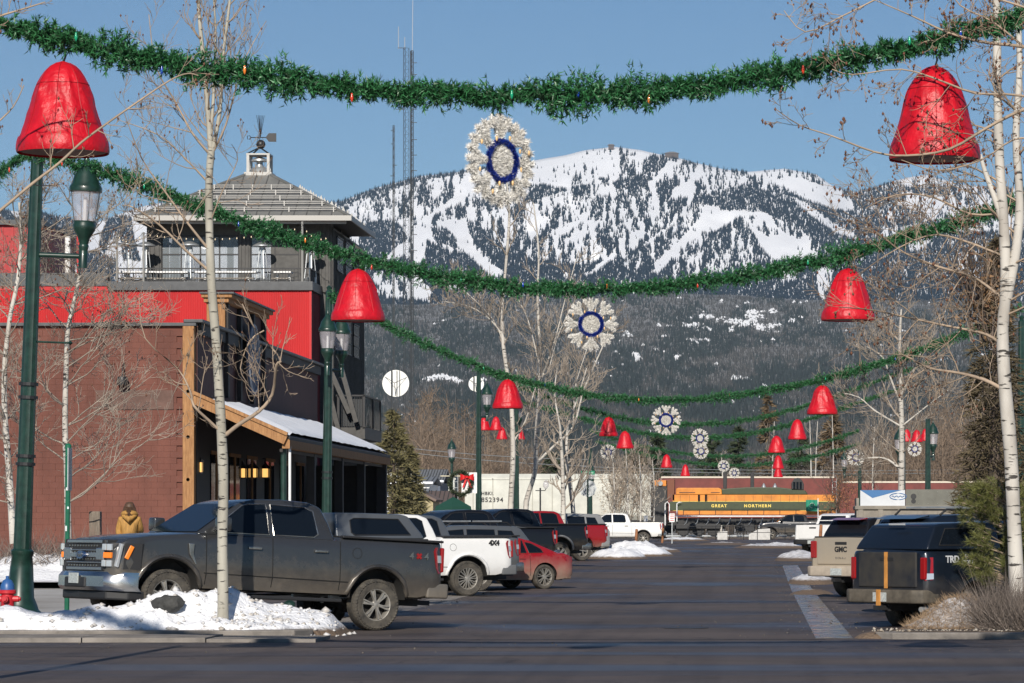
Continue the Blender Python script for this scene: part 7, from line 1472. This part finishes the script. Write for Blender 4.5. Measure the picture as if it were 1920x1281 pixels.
# ------------------------------------------------------------------ snow banks
def snow_mat(name, dirty):
    m = bpy.data.materials.new(name); m.use_nodes = True; MATS[name] = m; N = m.node_tree.nodes; Lk = m.node_tree.links; b = N['Principled BSDF']; b.inputs['Roughness'].default_value = .65
    tc = N.new('ShaderNodeTexCoord'); at = N.new('ShaderNodeAttribute'); at.attribute_name = 'grime'
    n1 = N.new('ShaderNodeTexNoise'); n1.inputs['Scale'].default_value = 3.2; n1.inputs['Detail'].default_value = 9; n1.inputs['Roughness'].default_value = .75; Lk.new(tc.outputs['Object'], n1.inputs['Vector'])
    sm = N.new('ShaderNodeMath'); sm.operation = 'MULTIPLY_ADD'; sm.inputs[1].default_value = 1.0; Lk.new(at.outputs['Fac'], sm.inputs[0]); Lk.new(n1.outputs[0], sm.inputs[2])
    r = N.new('ShaderNodeMapRange'); r.inputs[1].default_value = .60 - dirty * .2; r.inputs[2].default_value = 1.05 - dirty * .2; Lk.new(sm.outputs[0], r.inputs[0])
    mx = N.new('ShaderNodeMix'); mx.data_type = 'RGBA'; mx.inputs[6].default_value = (.80, .81, .84, 1); mx.inputs[7].default_value = (.15, .105, .07, 1); Lk.new(r.outputs[0], mx.inputs[0]); Lk.new(mx.outputs[2], b.inputs['Base Color'])
    n2 = N.new('ShaderNodeTexNoise'); n2.inputs['Scale'].default_value = 16; n2.inputs['Detail'].default_value = 6; Lk.new(tc.outputs['Object'], n2.inputs['Vector']); bp = N.new('ShaderNodeBump'); bp.inputs['Strength'].default_value = .8; bp.inputs['Distance'].default_value = .05; Lk.new(n2.outputs[0], bp.inputs['Height']); Lk.new(bp.outputs[0], b.inputs['Normal']); return m
m_bank = snow_mat('bank_snow', 0.1); m_bankd = snow_mat('dirty_bank_snow', 1.1); m_bankb = snow_mat('brown_bank_snow', 2.0)
def field(name, x0, x1, y0, y1, nx, ny, hf, mat, lab, zf=None):
    """snow bank: height field with a rim that meets the ground"""
    V = []; gr = []
    for j in range(ny + 1):
        for i in range(nx + 1):
            x = x0 + (x1 - x0) * i / nx; y = y0 + (y1 - y0) * j / ny; h = hf(x, y); z = (zf(x, y) if zf else G(x, y)) + h; V.append((x, y, z)); gr.append(max(0, min(1, 1 - h / .16)))
    n1 = nx + 1; Fc = [(j*n1+i, j*n1+i+1, (j+1)*n1+i+1, (j+1)*n1+i) for j in range(ny) for i in range(nx)]
    c = np.array([(x0+x1)/2, (y0+y1)/2, 0]); me = mesh_np(name, np.array(V) - c, Fc); at = me.attributes.new('grime', 'FLOAT', 'POINT'); at.data.foreach_set('value', gr); me.polygons.foreach_set('use_smooth', [True] * len(me.polygons))
    o = link(name, me, None, mat, lab, 'snow bank', 'snow banks'); o.location = c; return o
def nz3(x, y, f, s_=0): return mnoise.noise((x * f, y * f, s_))
def lumps(x, y, sd): return .5 * nz3(x, y, 1.1, sd) + .3 * nz3(x, y, 2.6, sd + 3) + .2 * nz3(x, y, 6, sd + 5)
def corner(x, y):
    yc = float(np.interp(x, [-13.5, -10.5, -9.4, -8.2, -7.4, -6.6], [51.6, 51.0, 51.15, 51.9, 52.4, 52.6])); am = float(np.interp(x, [-13.6, -12.6, -11.4, -10.4, -9.7, -9.1, -8.2, -7.75, -7.2, -6.7, -6.35], [.28, .30, .20, .16, .30, .40, .46, .26, .16, .06, 0]))
    f0 = 50.47 + .12 * nz3(x, 0, 1.3, 4) + 1.1 * sstep(-7.6, -6.4, x); edge = sstep(f0, f0 + .28, y); back = sstep(yc + 1.2, yc + .5, y)
    h = .13 + .10 * sstep(f0, f0 + .8, y) + am * math.exp(-((y - yc) / .5) ** 2) + .26 * lumps(x, y, 1) * (.4 + am) + .10 * (am + .15) * (1 - 2 * abs(nz3(x, y, 2.2, 14))) + .05 * (1 - 2 * abs(nz3(x, y, 5.5, 15))) * (am + .1)
    return (max(.02, h)) * edge * back * sstep(-6.35, -6.75, x) * sstep(-13.7, -13.3, x) - .02
field('snow_bank', -13.7, -6.3, 50.3, 53.6, 150, 66, corner, m_bank, 'white snow bank on the corner in front of the grey pickup')
def mound(cx, cy, rx, ry, h, sd, lab, mat=m_bank, n=40):
    def f(x, y):
        r = ((x - cx) / rx) ** 2 + ((y - cy) / ry) ** 2; r += .35 * nz3(x, y, 1.0 / max(.4, ry) * .8, sd); return h * max(0, 1 - r) ** .7 * (1 + .8 * lumps(x, y, sd)) - .025
    return field('snow_bank', cx - rx * 1.25, cx + rx * 1.25, cy - ry * 1.25, cy + ry * 1.25, n, n, f, mat, lab)
def walb(x, y): return (.75 * math.exp(-((y - 78.3) / 1.3) ** 2) * (.75 + .6 * lumps(x, y, 3)) + .15 * lumps(x, y, 9)) * sstep(75.4, 76.6, y) * sstep(81.5, 80, y) * sstep(-13.2, -14.6, x) + .13
field('snow_bank', -24, -13.0, 75.2, 81.6, 90, 50, walb, m_bank, 'long snow bank along the block wall at the left frame edge')
mound(PX(1192, 41), F/41, 1.9, 2.2, .62, 11, 'white snow pile before the far white pickup'); mound(PX(1160, 44), F/44, 1.3, 1.8, .5, 12, 'low snow pile behind the red pickup'); mound(PX(1235, 37), F/37, 1.2, 2.5, .25, 13, 'flat dirty snow heap right of the pile by the white pickup', m_bankd)
mound(PX(1519, 76), F/76, .55, 1.0, .16, 14, 'small snow heap left of the tan pickup', m_bankd); mound(PX(1522, 66), F/66, .7, 1.6, .3, 15, 'snow heap behind the small heap by the tan pickup', m_bankd); mound(PX(1500, 46), F/46, 1.0, 3, .4, 16, 'dirty snow ridge before the white tailgate', m_bankd); mound(PX(1462, 33), F/33, 2.6, 3, .28, 17, 'long low dirty snow ridge at the street end', m_bankd); mound(PX(1360, 30), F/30, 2.0, 3, .16, 18, 'thin snow patch at the street end below the locomotive', m_bankd); mound(PX(1280, 26), F/26, 2.0, 2, .25, 19, 'snow patch beside the locomotive front')
def rbank(x, y):
    return (.36 * math.exp(-((x - 3.5) / 1.0) ** 2 - ((y - 52.4) / 1.0) ** 2) + .26 * math.exp(-((x - 2.75) / .55) ** 2 - ((y - 51.9) / .6) ** 2) + .28 * math.exp(-((x - 5.2) / 1.3) ** 2 - ((y - 52.5) / 1.2) ** 2)) * (1 + .9 * lumps(x, y, 21)) + .05 * lumps(x, y, 22) * sstep(1.9, 2.6, x) - .03
field('snow_bank', 1.7, 7.6, 50.4, 54.6, 110, 80, rbank, m_bankb, 'dirty brown snow bank right of the dark blue pickup')
MB().prism([(1.75, 50.45), (2.0, 50.1), (8, 50.0), (8, 54.5), (2.4, 54.5), (2.2, 51.2)], -.1, .10, 'xy').build('corner_kerb_right', m_conc, None, bevel=.02, kind='structure')
MB().prism([(2.15, 50.35), (7.9, 50.2), (7.9, 51.5), (2.3, 51.3)], .10, .115, 'xy').build('soil_strip', m_dirt, None, kind='structure')
mound(1.75, 50.6, .35, .3, .10, 23, 'small snow lumps at the right kerb corner', m_bankd, 24)
# dry grass and brush on the right bank
def brush(name, c, rx, ry, n, L, mat, lab, seed, zf, up=1.0, w=.01, cat='dry brush'):
    rg = np.random.default_rng(seed); a = rg.uniform(0, 6.28, n); r = np.sqrt(rg.random(n)); x = c[0] + rx * r * np.cos(a); y = c[1] + ry * r * np.sin(a); z = np.array([zf(q, p) for q, p in zip(x, y)])
    D = rg.normal(0, .8, (n, 3)); D[:, 2] = np.abs(D[:, 2]) * up + .2; D /= np.linalg.norm(D, axis=1, keepdims=True); base = np.array([c[0], c[1], 0]); V = needles_np(np.stack([x, y, z], -1) - base, D, rg.uniform(.4, 1.2, n) * L, w, rg)
    o = link(name, tri_mesh(name, V), None, mat, lab, cat, 'dry brush', 'stuff'); o.location = base
m_straw = M('dry_straw', (.30, .21, .13), .9, island=.45); m_brsh = M('grey_brush', (.17, .14, .12), .9, island=.45)
brush('dry_grass', (3.2, 51.9), .95, .75, 6500, .16, m_straw, 'straw coloured dry plant clump on the dirty right bank', 3, lambda x, y: rbank(x, y) - .02, .6, .009)
brush('dry_brush', (4.1, 51.5), .75, .6, 4200, .85, m_brsh, 'grey twiggy brush at the right frame edge below the pine', 4, lambda x, y: rbank(x, y) - .02, 1.4, .012)
brush('dry_brush', (-16.5, 78.3), 2.6, .9, 1500, .8, m_brsh, 'grey brush on the snow bank at the left frame edge', 5, lambda x, y: G(x, y) + walb(x, y) - .05, 1.2, .016); brush('dry_brush', (-14.6, 78.6), 1.0, .8, 900, 1.3, M('red_twigs', (.22, .10, .07), .9, island=.4), 'reddish upright stems before the block wall', 6, lambda x, y: G(x, y) + .2, 2.6, .014)
# pine sapling at the right
s = 114; c = P(1880, 1190, s); t = thing('pine_tree', c, 'young long needled pine at the right frame edge beside the dark blue pickup', 'pine')
rg = np.random.default_rng(9); MB().tube([(.1, 0, 0), (.08, 0, 1.2), (.0, 0, 2.4)], [.05, .04, .012], 7).build('trunk', m_twigd, t, world=False); tb = MB(); Vs = []
for k in range(110):
    z = rg.uniform(.75, 2.35); az = rg.uniform(0, 6.28); L = (.80 - .25 * abs(z - 1.5)) * rg.uniform(.5, 1.1); tip = np.array([math.cos(az) * L, math.sin(az) * L, z + L * .35]); b0 = np.array([.05, 0, z]); tb.tube([b0, tip], [.012, .006], 4)
    for u in (.55, .8, 1.0):
        o_ = b0 + (tip - b0) * u; n = 70; d = rg.normal(size=(n, 3)) * .75 + (tip - b0) / L * .7 + np.array([0, 0, .2]); d /= np.linalg.norm(d, axis=1, keepdims=True); Vs.append(needles_np(np.repeat(o_[None], n, 0) + rg.normal(0, .015, (n, 3)), d, rg.uniform(.09, .17, n), .007, rg))
tb.build('branches', m_twig, t, world=False); link('needles', tri_mesh('needles', np.concatenate(Vs)), t, M('pine_needles', (.125, .132, .036), .6, island=.5), kind='stuff')
# ------------------------------------------------------------------ corner furniture
s = 108; c = P(14, 1148, s); c.z = 0; t = thing('fire_hydrant', c, 'red fire hydrant with blue cap at the left frame edge', 'fire hydrant'); m_hr = M('hydrant_red', (.5, .02, .03), .45, var=.2); m_hb = M('hydrant_blue', (.03, .10, .28), .4)
MB().lathe([(.16, 0), (.16, .06), (.12, .08), (.11, .5), (.15, .52), (.15, .57), (.12, .58)], 16).build('barrel', m_hr, t, smooth=40, world=False); MB().lathe([(.125, .58), (.12, .66), (.08, .74), (.03, .77), (.03, .82), (0, .82)], 16).build('bonnet', m_hb, t, smooth=40, world=False)
for a in ((1, 0), (-1, 0), (0, -1)): MB().tube([(a[0]*.08, a[1]*.08, .42), (a[0]*.2, a[1]*.2, .42)], .055, 10).tube([(a[0]*.19, a[1]*.19, .42), (a[0]*.23, a[1]*.23, .42)], .035, 6).build('outlet_cap', m_hr, t, world=False)
s = 109; x = PX(125, s); y = F / s; t = thing('sign_post', (x, y, 0), 'slim green sign post with stickers, its sign edge on', 'sign post', None, (0, math.radians(.5), 0)); m_gp = M('bright_post_green', (.012, .12, .065), .4, var=.2)
zt_ = ZY(835, s); MB().tube([(0, 0, 0), (0, 0, zt_ - .75)], .042, 10).build('pole', m_gp, t, world=False); MB().tube([(0, 0, zt_ - .75), (0, 0, zt_)], .05, 10).lathe([(.058, zt_ - .06), (.058, zt_), (.03, zt_ + .03)], 10).build('upper_sleeve', m_gp, t, smooth=40, world=False); MB().box(.052, .066, -.3, .02, zt_ - .78, zt_ - .05).build('edge_on_sign', m_galv, t, world=False)
m_st = M('sticker', (.65, .72, .74), .5, var=.4, scale=20)
for z, a, h in ((2.3, -.3, .05), (1.98, .5, .04), (1.6, -.5, .09), (1.3, .4, .05)): MB().box(-.014 + a * .03, .014 + a * .03, -.049, -.041, z, z + h).build('sticker', m_st, t, world=False)
c = P(320, 1138, 123); t = MB(); rs = []
def rockf(u, v):
    a = u * 6.2832; b = (v - .5) * 3.1416; d = Vector((math.cos(a) * math.cos(b), math.sin(a) * math.cos(b), math.sin(b))); k = 1 + .25 * mnoise.noise(d * 1.7) + .12 * mnoise.noise(d * 4); return (d.x * .26 * k, d.y * .2 * k, d.z * .13 * k)
t.grid(rockf, 20, 12); o = t.build('rock', M('dark_rock', (.05, .05, .048), .85, var=.4, scale=12, bump=.8, bscale=40), None, smooth=50, label='dark grey rock lying on the corner snow bank', cat='rock'); xr = PX(320, 123); yr_ = min((abs(HY + (CH - corner(xr, q) - .05) * F / q - 1129), q) for q in [50.6 + .02 * i for i in range(50)])[1]; o.location = (xr, yr_, corner(xr, yr_) + .03)
c = P(543, 1142, 120); t = thing('path_light', c, 'stubby dark green ground light in the corner snow', 'ground light'); MB().lathe([(.07, -.25), (.06, .02), (.09, .04), (.09, .1), (.05, .13), (0, .14)], 12).build('housing', m_green, t, smooth=40, world=False); MB().box(-.2, -.05, -.03, .03, .02, .06).build('visor', m_dark, t, world=False)
for px, pa, pb, s, l in ((1192, 992, 1026, 40, 'leaning brown timber bollard in the snow pile'), (1242, 990, 1012, 31, 'brown timber bollard right of the snow pile'), (1538, 984, 1014, 46, 'orange brown timber marker beside the tan pickup')):
    x = PX(px, s); y = F / s; g = ZY(pb, s); t = MB().lathe([(.07, -.2), (.065, (pb - pa) / s - .03), (.04, (pb - pa) / s)], 8).build('timber_bollard', M('bollard_timber', (.26, .11, .045), .8, var=.3), None, smooth=40, label=l, cat='bollard', group='timber bollards'); t.location = (x, y, g); t.rotation_euler = (0, math.radians(3), 0)
s = 79; t = MB().box(-.13, .13, -.13, .13, -.2, .9).build('timber_post', M('grey_timber', (.17, .14, .11), .9, var=.3, stretch=(8, 8, 1)), None, bevel=.02, label='weathered square timber post before the block wall', cat='post'); t.location = P(179, 1030, s)
wl2 = MB(); wl2.add([(-24, 60.2, .004), (-13, 60.2, .004), (-13, 60.36, .004), (-24, 60.36, .004)], [(0, 1, 2, 3)]); wl2.build('road_line', M('road_line', (.55, .55, .53), .7, var=.2), None, kind='structure')
# concrete blocks and railings below the locomotive
for i, (a, b, pt, pb, s, l) in enumerate([(1345, 1364, 996, 1008, 24.5, 'pale concrete block left below the locomotive'), (1404, 1444, 991, 1008, 24.5, 'pale concrete ramp wall below the locomotive middle')]):
    x0, x1 = PX(a, s), PX(b, s); y = F / s; zb, z1 = ZY(pb, s), ZY(pt, s); o = MB().prism([(x0, zb - .3), (x1, zb - .3), (x1, z1), (x0 + (x1 - x0) * (.45 if i else .1), z1 - .06), (x0, z1 - (.45 if i else .12))], y, y + 1.2).build('concrete_block', M('pale_concrete', (.5, .49, .47), .85, var=.15), None, bevel=.02, label=l, cat='concrete block')
fnc = thing('pipe_railing', (PX(1400, 24.8), F/24.8, G(0, 254)), 'black pipe railing along the track below the locomotive', 'railing')
for k in range(9):
    x = PX(1290 + k * 26, 24.8); g = G(x, 254); MB().tube([(x, F/24.8, g), (x, F/24.8, g + 1.05)], .03, 6).build('post', m_black, fnc)
for z in (.55, 1.0): MB().tube([(PX(1290, 24.8), F/24.8, G(0, 254) + z), (PX(1498, 24.8), F/24.8, G(0, 254) + z)], .025, 6).build('rail', m_black, fnc)
# ------------------------------------------------------------------ trailer
s = 60; y = F / s; x0, x1 = PX(1606, s), PX(1900, s); t = thing('dump_trailer', (x0 + 2, y, G(x0, y)), 'tall dump trailer with wooden sides and a blue and white panel', 'trailer'); m_tr = M('trailer_grey', (.24, .215, .18), .8, var=.2, scale=3); m_ol = M('trailer_olive', (.13, .13, .11), .6, var=.15)
zb, zm, zt_ = ZY(1003, s), ZY(952, s), ZY(919, s)
MB().box(x0, x1, y, y + 2.1, zb, zm - .06).build('bed_side', m_tr, t); MB().box(x0 - .05, x1, y - .07, y + 2.17, zm - .06, zm + .06).build('bed_rim', m_tr, t, bevel=.02)
for k in range(8): x = x0 + .05 + k * .62; MB().box(x, x + .16, y - .06, y, zb, zm - .061).build('side_rib', m_tr, t, bevel=.01)
xs_ = PX(1697, s); MB().box(x0 + .12, xs_, y + .05, y + .1, zm + .06, zt_).build('sign_panel', M('panel_white', (.55, .57, .6), .5, var=.06), t)
MB().add([(x0 + .12, y + .046, zt_), (xs_ - .1, y + .046, zt_), (x0 + .5, y + .046, zm + .30)], [(0, 1, 2)]).build('blue_wedge', M('panel_blue', (.035, .14, .33), .5), t)
ov = MB(); cx, cz = PX(1684, s), ZY(931, s); ov.tube([(cx + .26 * math.cos(a), y + .04, cz + .1 * math.sin(a)) for a in [k * math.pi / 12 for k in range(25)]], .012, 5, False); ov.tube([(cx - .2 + .04 * k, y + .04, cz + .025 * math.sin(k * 2.1)) for k in range(11)], .012, 5, False); ov.build('oval_logo', M('panel_blue', (.035, .14, .33)), t)
MB().box(xs_ + .03, x1, y + .05, y + .12, zm + .06, zt_ + .02).build('extension_panel', m_ol, t)
rv = MB()
for k in range(11):
    for z in (zm + .12, zt_ - .06): rv.lathe([(.014, 0), (0, .012)], 6, (xs_ + .12 + k * .3, y + .05, z))
rv.build('rivets', m_galv, t); MB().lathe([(0, 0), (.09, 0), (.09, .005), (0, .005)], 14, (PX(1713, s), y + .043, ZY(931, s)), 'y').lathe([(0, 0), (.075, 0), (.075, .005), (0, .005)], 14, (PX(1713, s), y + .043, ZY(940, s)), 'y').build('dark_mark', m_black, t)
MB().box(x0, x0 + .08, y + .1, y + 2.1, zm + .06, zt_ - .25).build('end_panel', m_tr, t); MB().box(x0 + .3, x1, y + .3, y + 1.8, zb - .35, zb - .001).build('chassis', m_black, t)
for xx_ in (x0 + 2.4, x0 + 3.3): add_wheel(t, xx_ - t.location.x, .12, .36, -1, 'six', .36, .22)
# ------------------------------------------------------------------ person seen from behind
def skin_mesh(verts, edges, rad, sub=2):
    me = bpy.data.meshes.new('sk'); me.from_pydata(verts, edges, []); o = bpy.data.objects.new('sk', me); COL.objects.link(o); o.modifiers.new('s', 'SKIN'); sv_ = me.skin_vertices[0].data
    for i, r in enumerate(rad): sv_[i].radius = r if isinstance(r, tuple) else (r, r)
    sv_[0].use_root = True; sb_ = o.modifiers.new('u', 'SUBSURF'); sb_.levels = sub; sb_.render_levels = sub; bpy.context.view_layer.update()
    m2 = bpy.data.meshes.new_from_object(o.evaluated_get(bpy.context.evaluated_depsgraph_get())); bpy.data.objects.remove(o); bpy.data.meshes.remove(me); m2.polygons.foreach_set('use_smooth', [True] * len(m2.polygons)); return m2
s = 84; xq = PX(243, s); yq = F / s; pz = G(xq, yq) + .13; H0 = ZY(944, s) - pz; k = H0 / 1.70
t = thing('person', (xq, yq, pz), 'person with long brown hair and mustard hooded jacket walking away by the wall', 'person', None, (0, 0, .1)); t.scale = (k, k, k)
BV_ = [(0,0,.95),(0,.01,1.15),(0,.02,1.38),(0,.02,1.47),(0,-.0,1.58),(0,-.01,1.64),(.17,.02,1.37),(.22,.04,1.1),(.17,-.12,.95),(-.17,.02,1.37),(-.22,.04,1.1),(-.17,-.12,.95),(.09,0,.9),(.10,-.02,.5),(.10,.02,.08),(.10,-.12,.03),(-.09,0,.9),(-.10,.04,.5),(-.10,.12,.09),(-.10,-.02,.03)]
BE_ = [(0,1),(1,2),(2,3),(3,4),(4,5),(2,6),(6,7),(7,8),(2,9),(9,10),(10,11),(0,12),(12,13),(13,14),(14,15),(0,16),(16,17),(17,18),(18,19)]
BR_ = [.13,.12,.13,.05,.085,.08,.06,.045,.035,.06,.045,.035,.085,.06,.045,.035,.085,.06,.045,.035]
link('body', skin_mesh(BV_, BE_, BR_), t, M('skin_tone', (.42, .25, .17), .6)); JM = M('mustard_jacket', (.36, .19, .045), .75, var=.25, scale=9, stretch=(3, 3, .6), bump=.6, bscale=10)
link('jacket', skin_mesh([(0,0,.82),(0,.01,1.1),(0,.02,1.34),(0,.02,1.43),(.18,.02,1.36),(.235,.04,1.1),(.17,-.13,.95),(-.18,.02,1.36),(-.235,.04,1.1),(-.17,-.13,.95)], [(0,1),(1,2),(2,3),(2,4),(4,5),(5,6),(2,7),(7,8),(8,9)], [(.2,.16),(.185,.15),(.175,.145),(.09,.08),.085,.072,.06,.085,.072,.06]), t, JM)
hd = MB(); hd.tube([(.13 * math.cos(a), -.02 + .14 * math.sin(a) * -1, 1.47 + .035 * math.sin(a)) for a in [q * math.pi / 10 for q in range(21)]], .055, 8, False); hd.tube([(-.12, -.09, 1.45), (0, -.19, 1.36), (.12, -.09, 1.45)], [.05, .075, .05], 8); hd.build('hood', JM, t, smooth=70, world=False)
link('trousers', skin_mesh([(0,0,.95),(.09,0,.88),(.10,-.02,.5),(.10,.02,.12),(-.09,0,.88),(-.10,.04,.5),(-.10,.12,.13)], [(0,1),(1,2),(2,3),(0,4),(4,5),(5,6)], [.15,.105,.08,.07,.105,.08,.07]), t, M('dark_trousers', (.03, .035, .05), .8))
hr_ = MB(); rq = random.Random(4)
hr_.lathe([(.02, 1.735), (.07, 1.72), (.105, 1.66), (.115, 1.58), (.11, 1.5)], 16, (0, -.015, 0), cap=False)
for q in range(110): a = rq.uniform(-.4, 3.54); x_, y_ = .115 * math.cos(a), -.02 - .115 * math.sin(a); hr_.tube([(x_ * .9, y_ * .9, 1.62), (x_ * 1.12, y_ * 1.2, 1.52), (x_ * 1.02 + rq.uniform(-.02, .02), y_ * 1.35 - .02, 1.44 + rq.uniform(-.05, .04))], [.02, .02, .006], 4)
hr_.build('hair', M('brown_hair', (.075, .04, .022), .6, var=.4, scale=20), t, smooth=60, world=False)

# ------------------------------------------------------------------ clods, grit and road patches
def chunks(name, pts, rmin, rmax, mat, lab, cat, seed, zf=None):
    rg = np.random.default_rng(seed); V = []; Fc = []
    for (x, y) in pts:
        r = rg.uniform(rmin, rmax) * (1.8 if rg.random() < .08 else 1); b = len(V); z = (zf(x, y) if zf else G(x, y)) + r * .25; k = rg.uniform(.6, 1.3, 6)
        for i, d in enumerate(((1,0,0),(0,1,0),(-1,0,0),(0,-1,0),(0,0,.7),(0,0,-.7))): V.append((x + d[0]*r*k[i] + rg.normal(0, .15)*r, y + d[1]*r*k[i] + rg.normal(0, .15)*r, z + d[2]*r*k[i]))
        Fc += [(b,b+1,b+4),(b+1,b+2,b+4),(b+2,b+3,b+4),(b+3,b,b+4),(b+1,b,b+5),(b+2,b+1,b+5),(b+3,b+2,b+5),(b,b+3,b+5)]
    link(name, mesh_np(name, np.array(V), Fc), None, mat, lab, cat, kind='stuff')
rg = np.random.default_rng(77); m_clod = M('snow_clod', (.72, .73, .75), .7, col2=(.38, .34, .29), scale=6)
pl = [(rg.uniform(-13, -6.6), 50.5 + abs(rg.normal(0, .16))) for _ in range(260)] + [(rg.uniform(-10.5, -7.2), rg.uniform(50.8, 52.2)) for _ in range(260)] + [(rg.uniform(-7.6, -6.3), rg.uniform(51.2, 53)) for _ in range(70)]
chunks('snow_clods', pl, .012, .05, m_clod, 'loose crusty clods along the corner snow bank', 'snow', 1, lambda x, y: max(corner(x, y), .0))
pl = [(rg.uniform(1.7, 6.5), 50.3 + abs(rg.normal(0, .5))) for _ in range(260)]
chunks('dirty_clods', pl, .008, .028, M('dirty_clod', (.22, .17, .12), .9, col2=(.5, .46, .4), scale=5), 'dirty clods and grit at the right kerb', 'grit', 2, lambda x, y: max(rbank(x, y), .11))
pl = [(-7.3 + rg.normal(0, .5), rg.uniform(53, 130)) for _ in range(420)] + [(1.15 + rg.normal(0, .45), rg.uniform(51, 130)) for _ in range(420)] + [(rg.uniform(-12, 6), rg.uniform(44, 60)) for _ in range(160)]
chunks('road_grit', pl, .006, .022, M('grit', (.17, .145, .125), .9, col2=(.06, .055, .05), scale=9), 'winter grit scattered along the gutters and road', 'grit', 3)
m_patch = M('tar_patch', (.026, .024, .024), .55, var=.4, scale=5, bump=.3, bscale=50)
for (xa, ya, xb, yb, w) in ((-6.6, 49.8, 1.0, 50.0, .12), (-6.2, 57, .8, 57.4, .06), (-6.4, 74, -3.0, 74.3, .06), (-13, 46.6, 6, 46.9, .07), (-9, 43.5, -1, 44.0, .06)):
    n_ = 24; L_ = []; R_ = []; d = Vector((xb - xa, yb - ya)).normalized(); nn = Vector((-d.y, d.x))
    for i in range(n_ + 1):
        u = i / n_; x = xa + (xb - xa) * u; y = ya + (yb - ya) * u; j = .10 * nz3(x, y, .8, xa); ww = w * (.5 + .35 * nz3(x, y, 2, 3))
        L_.append((x + nn.x * (j + ww), y + nn.y * (j + ww), G(x, y) + .004)); R_.append((x + nn.x * (j - ww), y + nn.y * (j - ww), G(x, y) + .004))
    mb = MB(); mb.add(L_ + R_, [(i, n_+1+i, n_+2+i, i+1) for i in range(n_)]); mb.build('tar_seam', m_patch, None, kind='structure')
for cx, cy, r in ((-1.2, 55.5, .38), (-4.6, 84, .38)): MB().lathe([(0, .004), (r, .004), (r, .008), (r - .03, .010), (0, .010)], 28, (cx, cy, G(cx, cy))).build('manhole_cover', M('cast_iron', (.05, .045, .04), .5, metal=.5, var=.3, scale=30), None, label='round iron manhole cover in the ' + ('near street lane' if cy < 60 else 'street beside the red coupe'), cat='manhole cover')
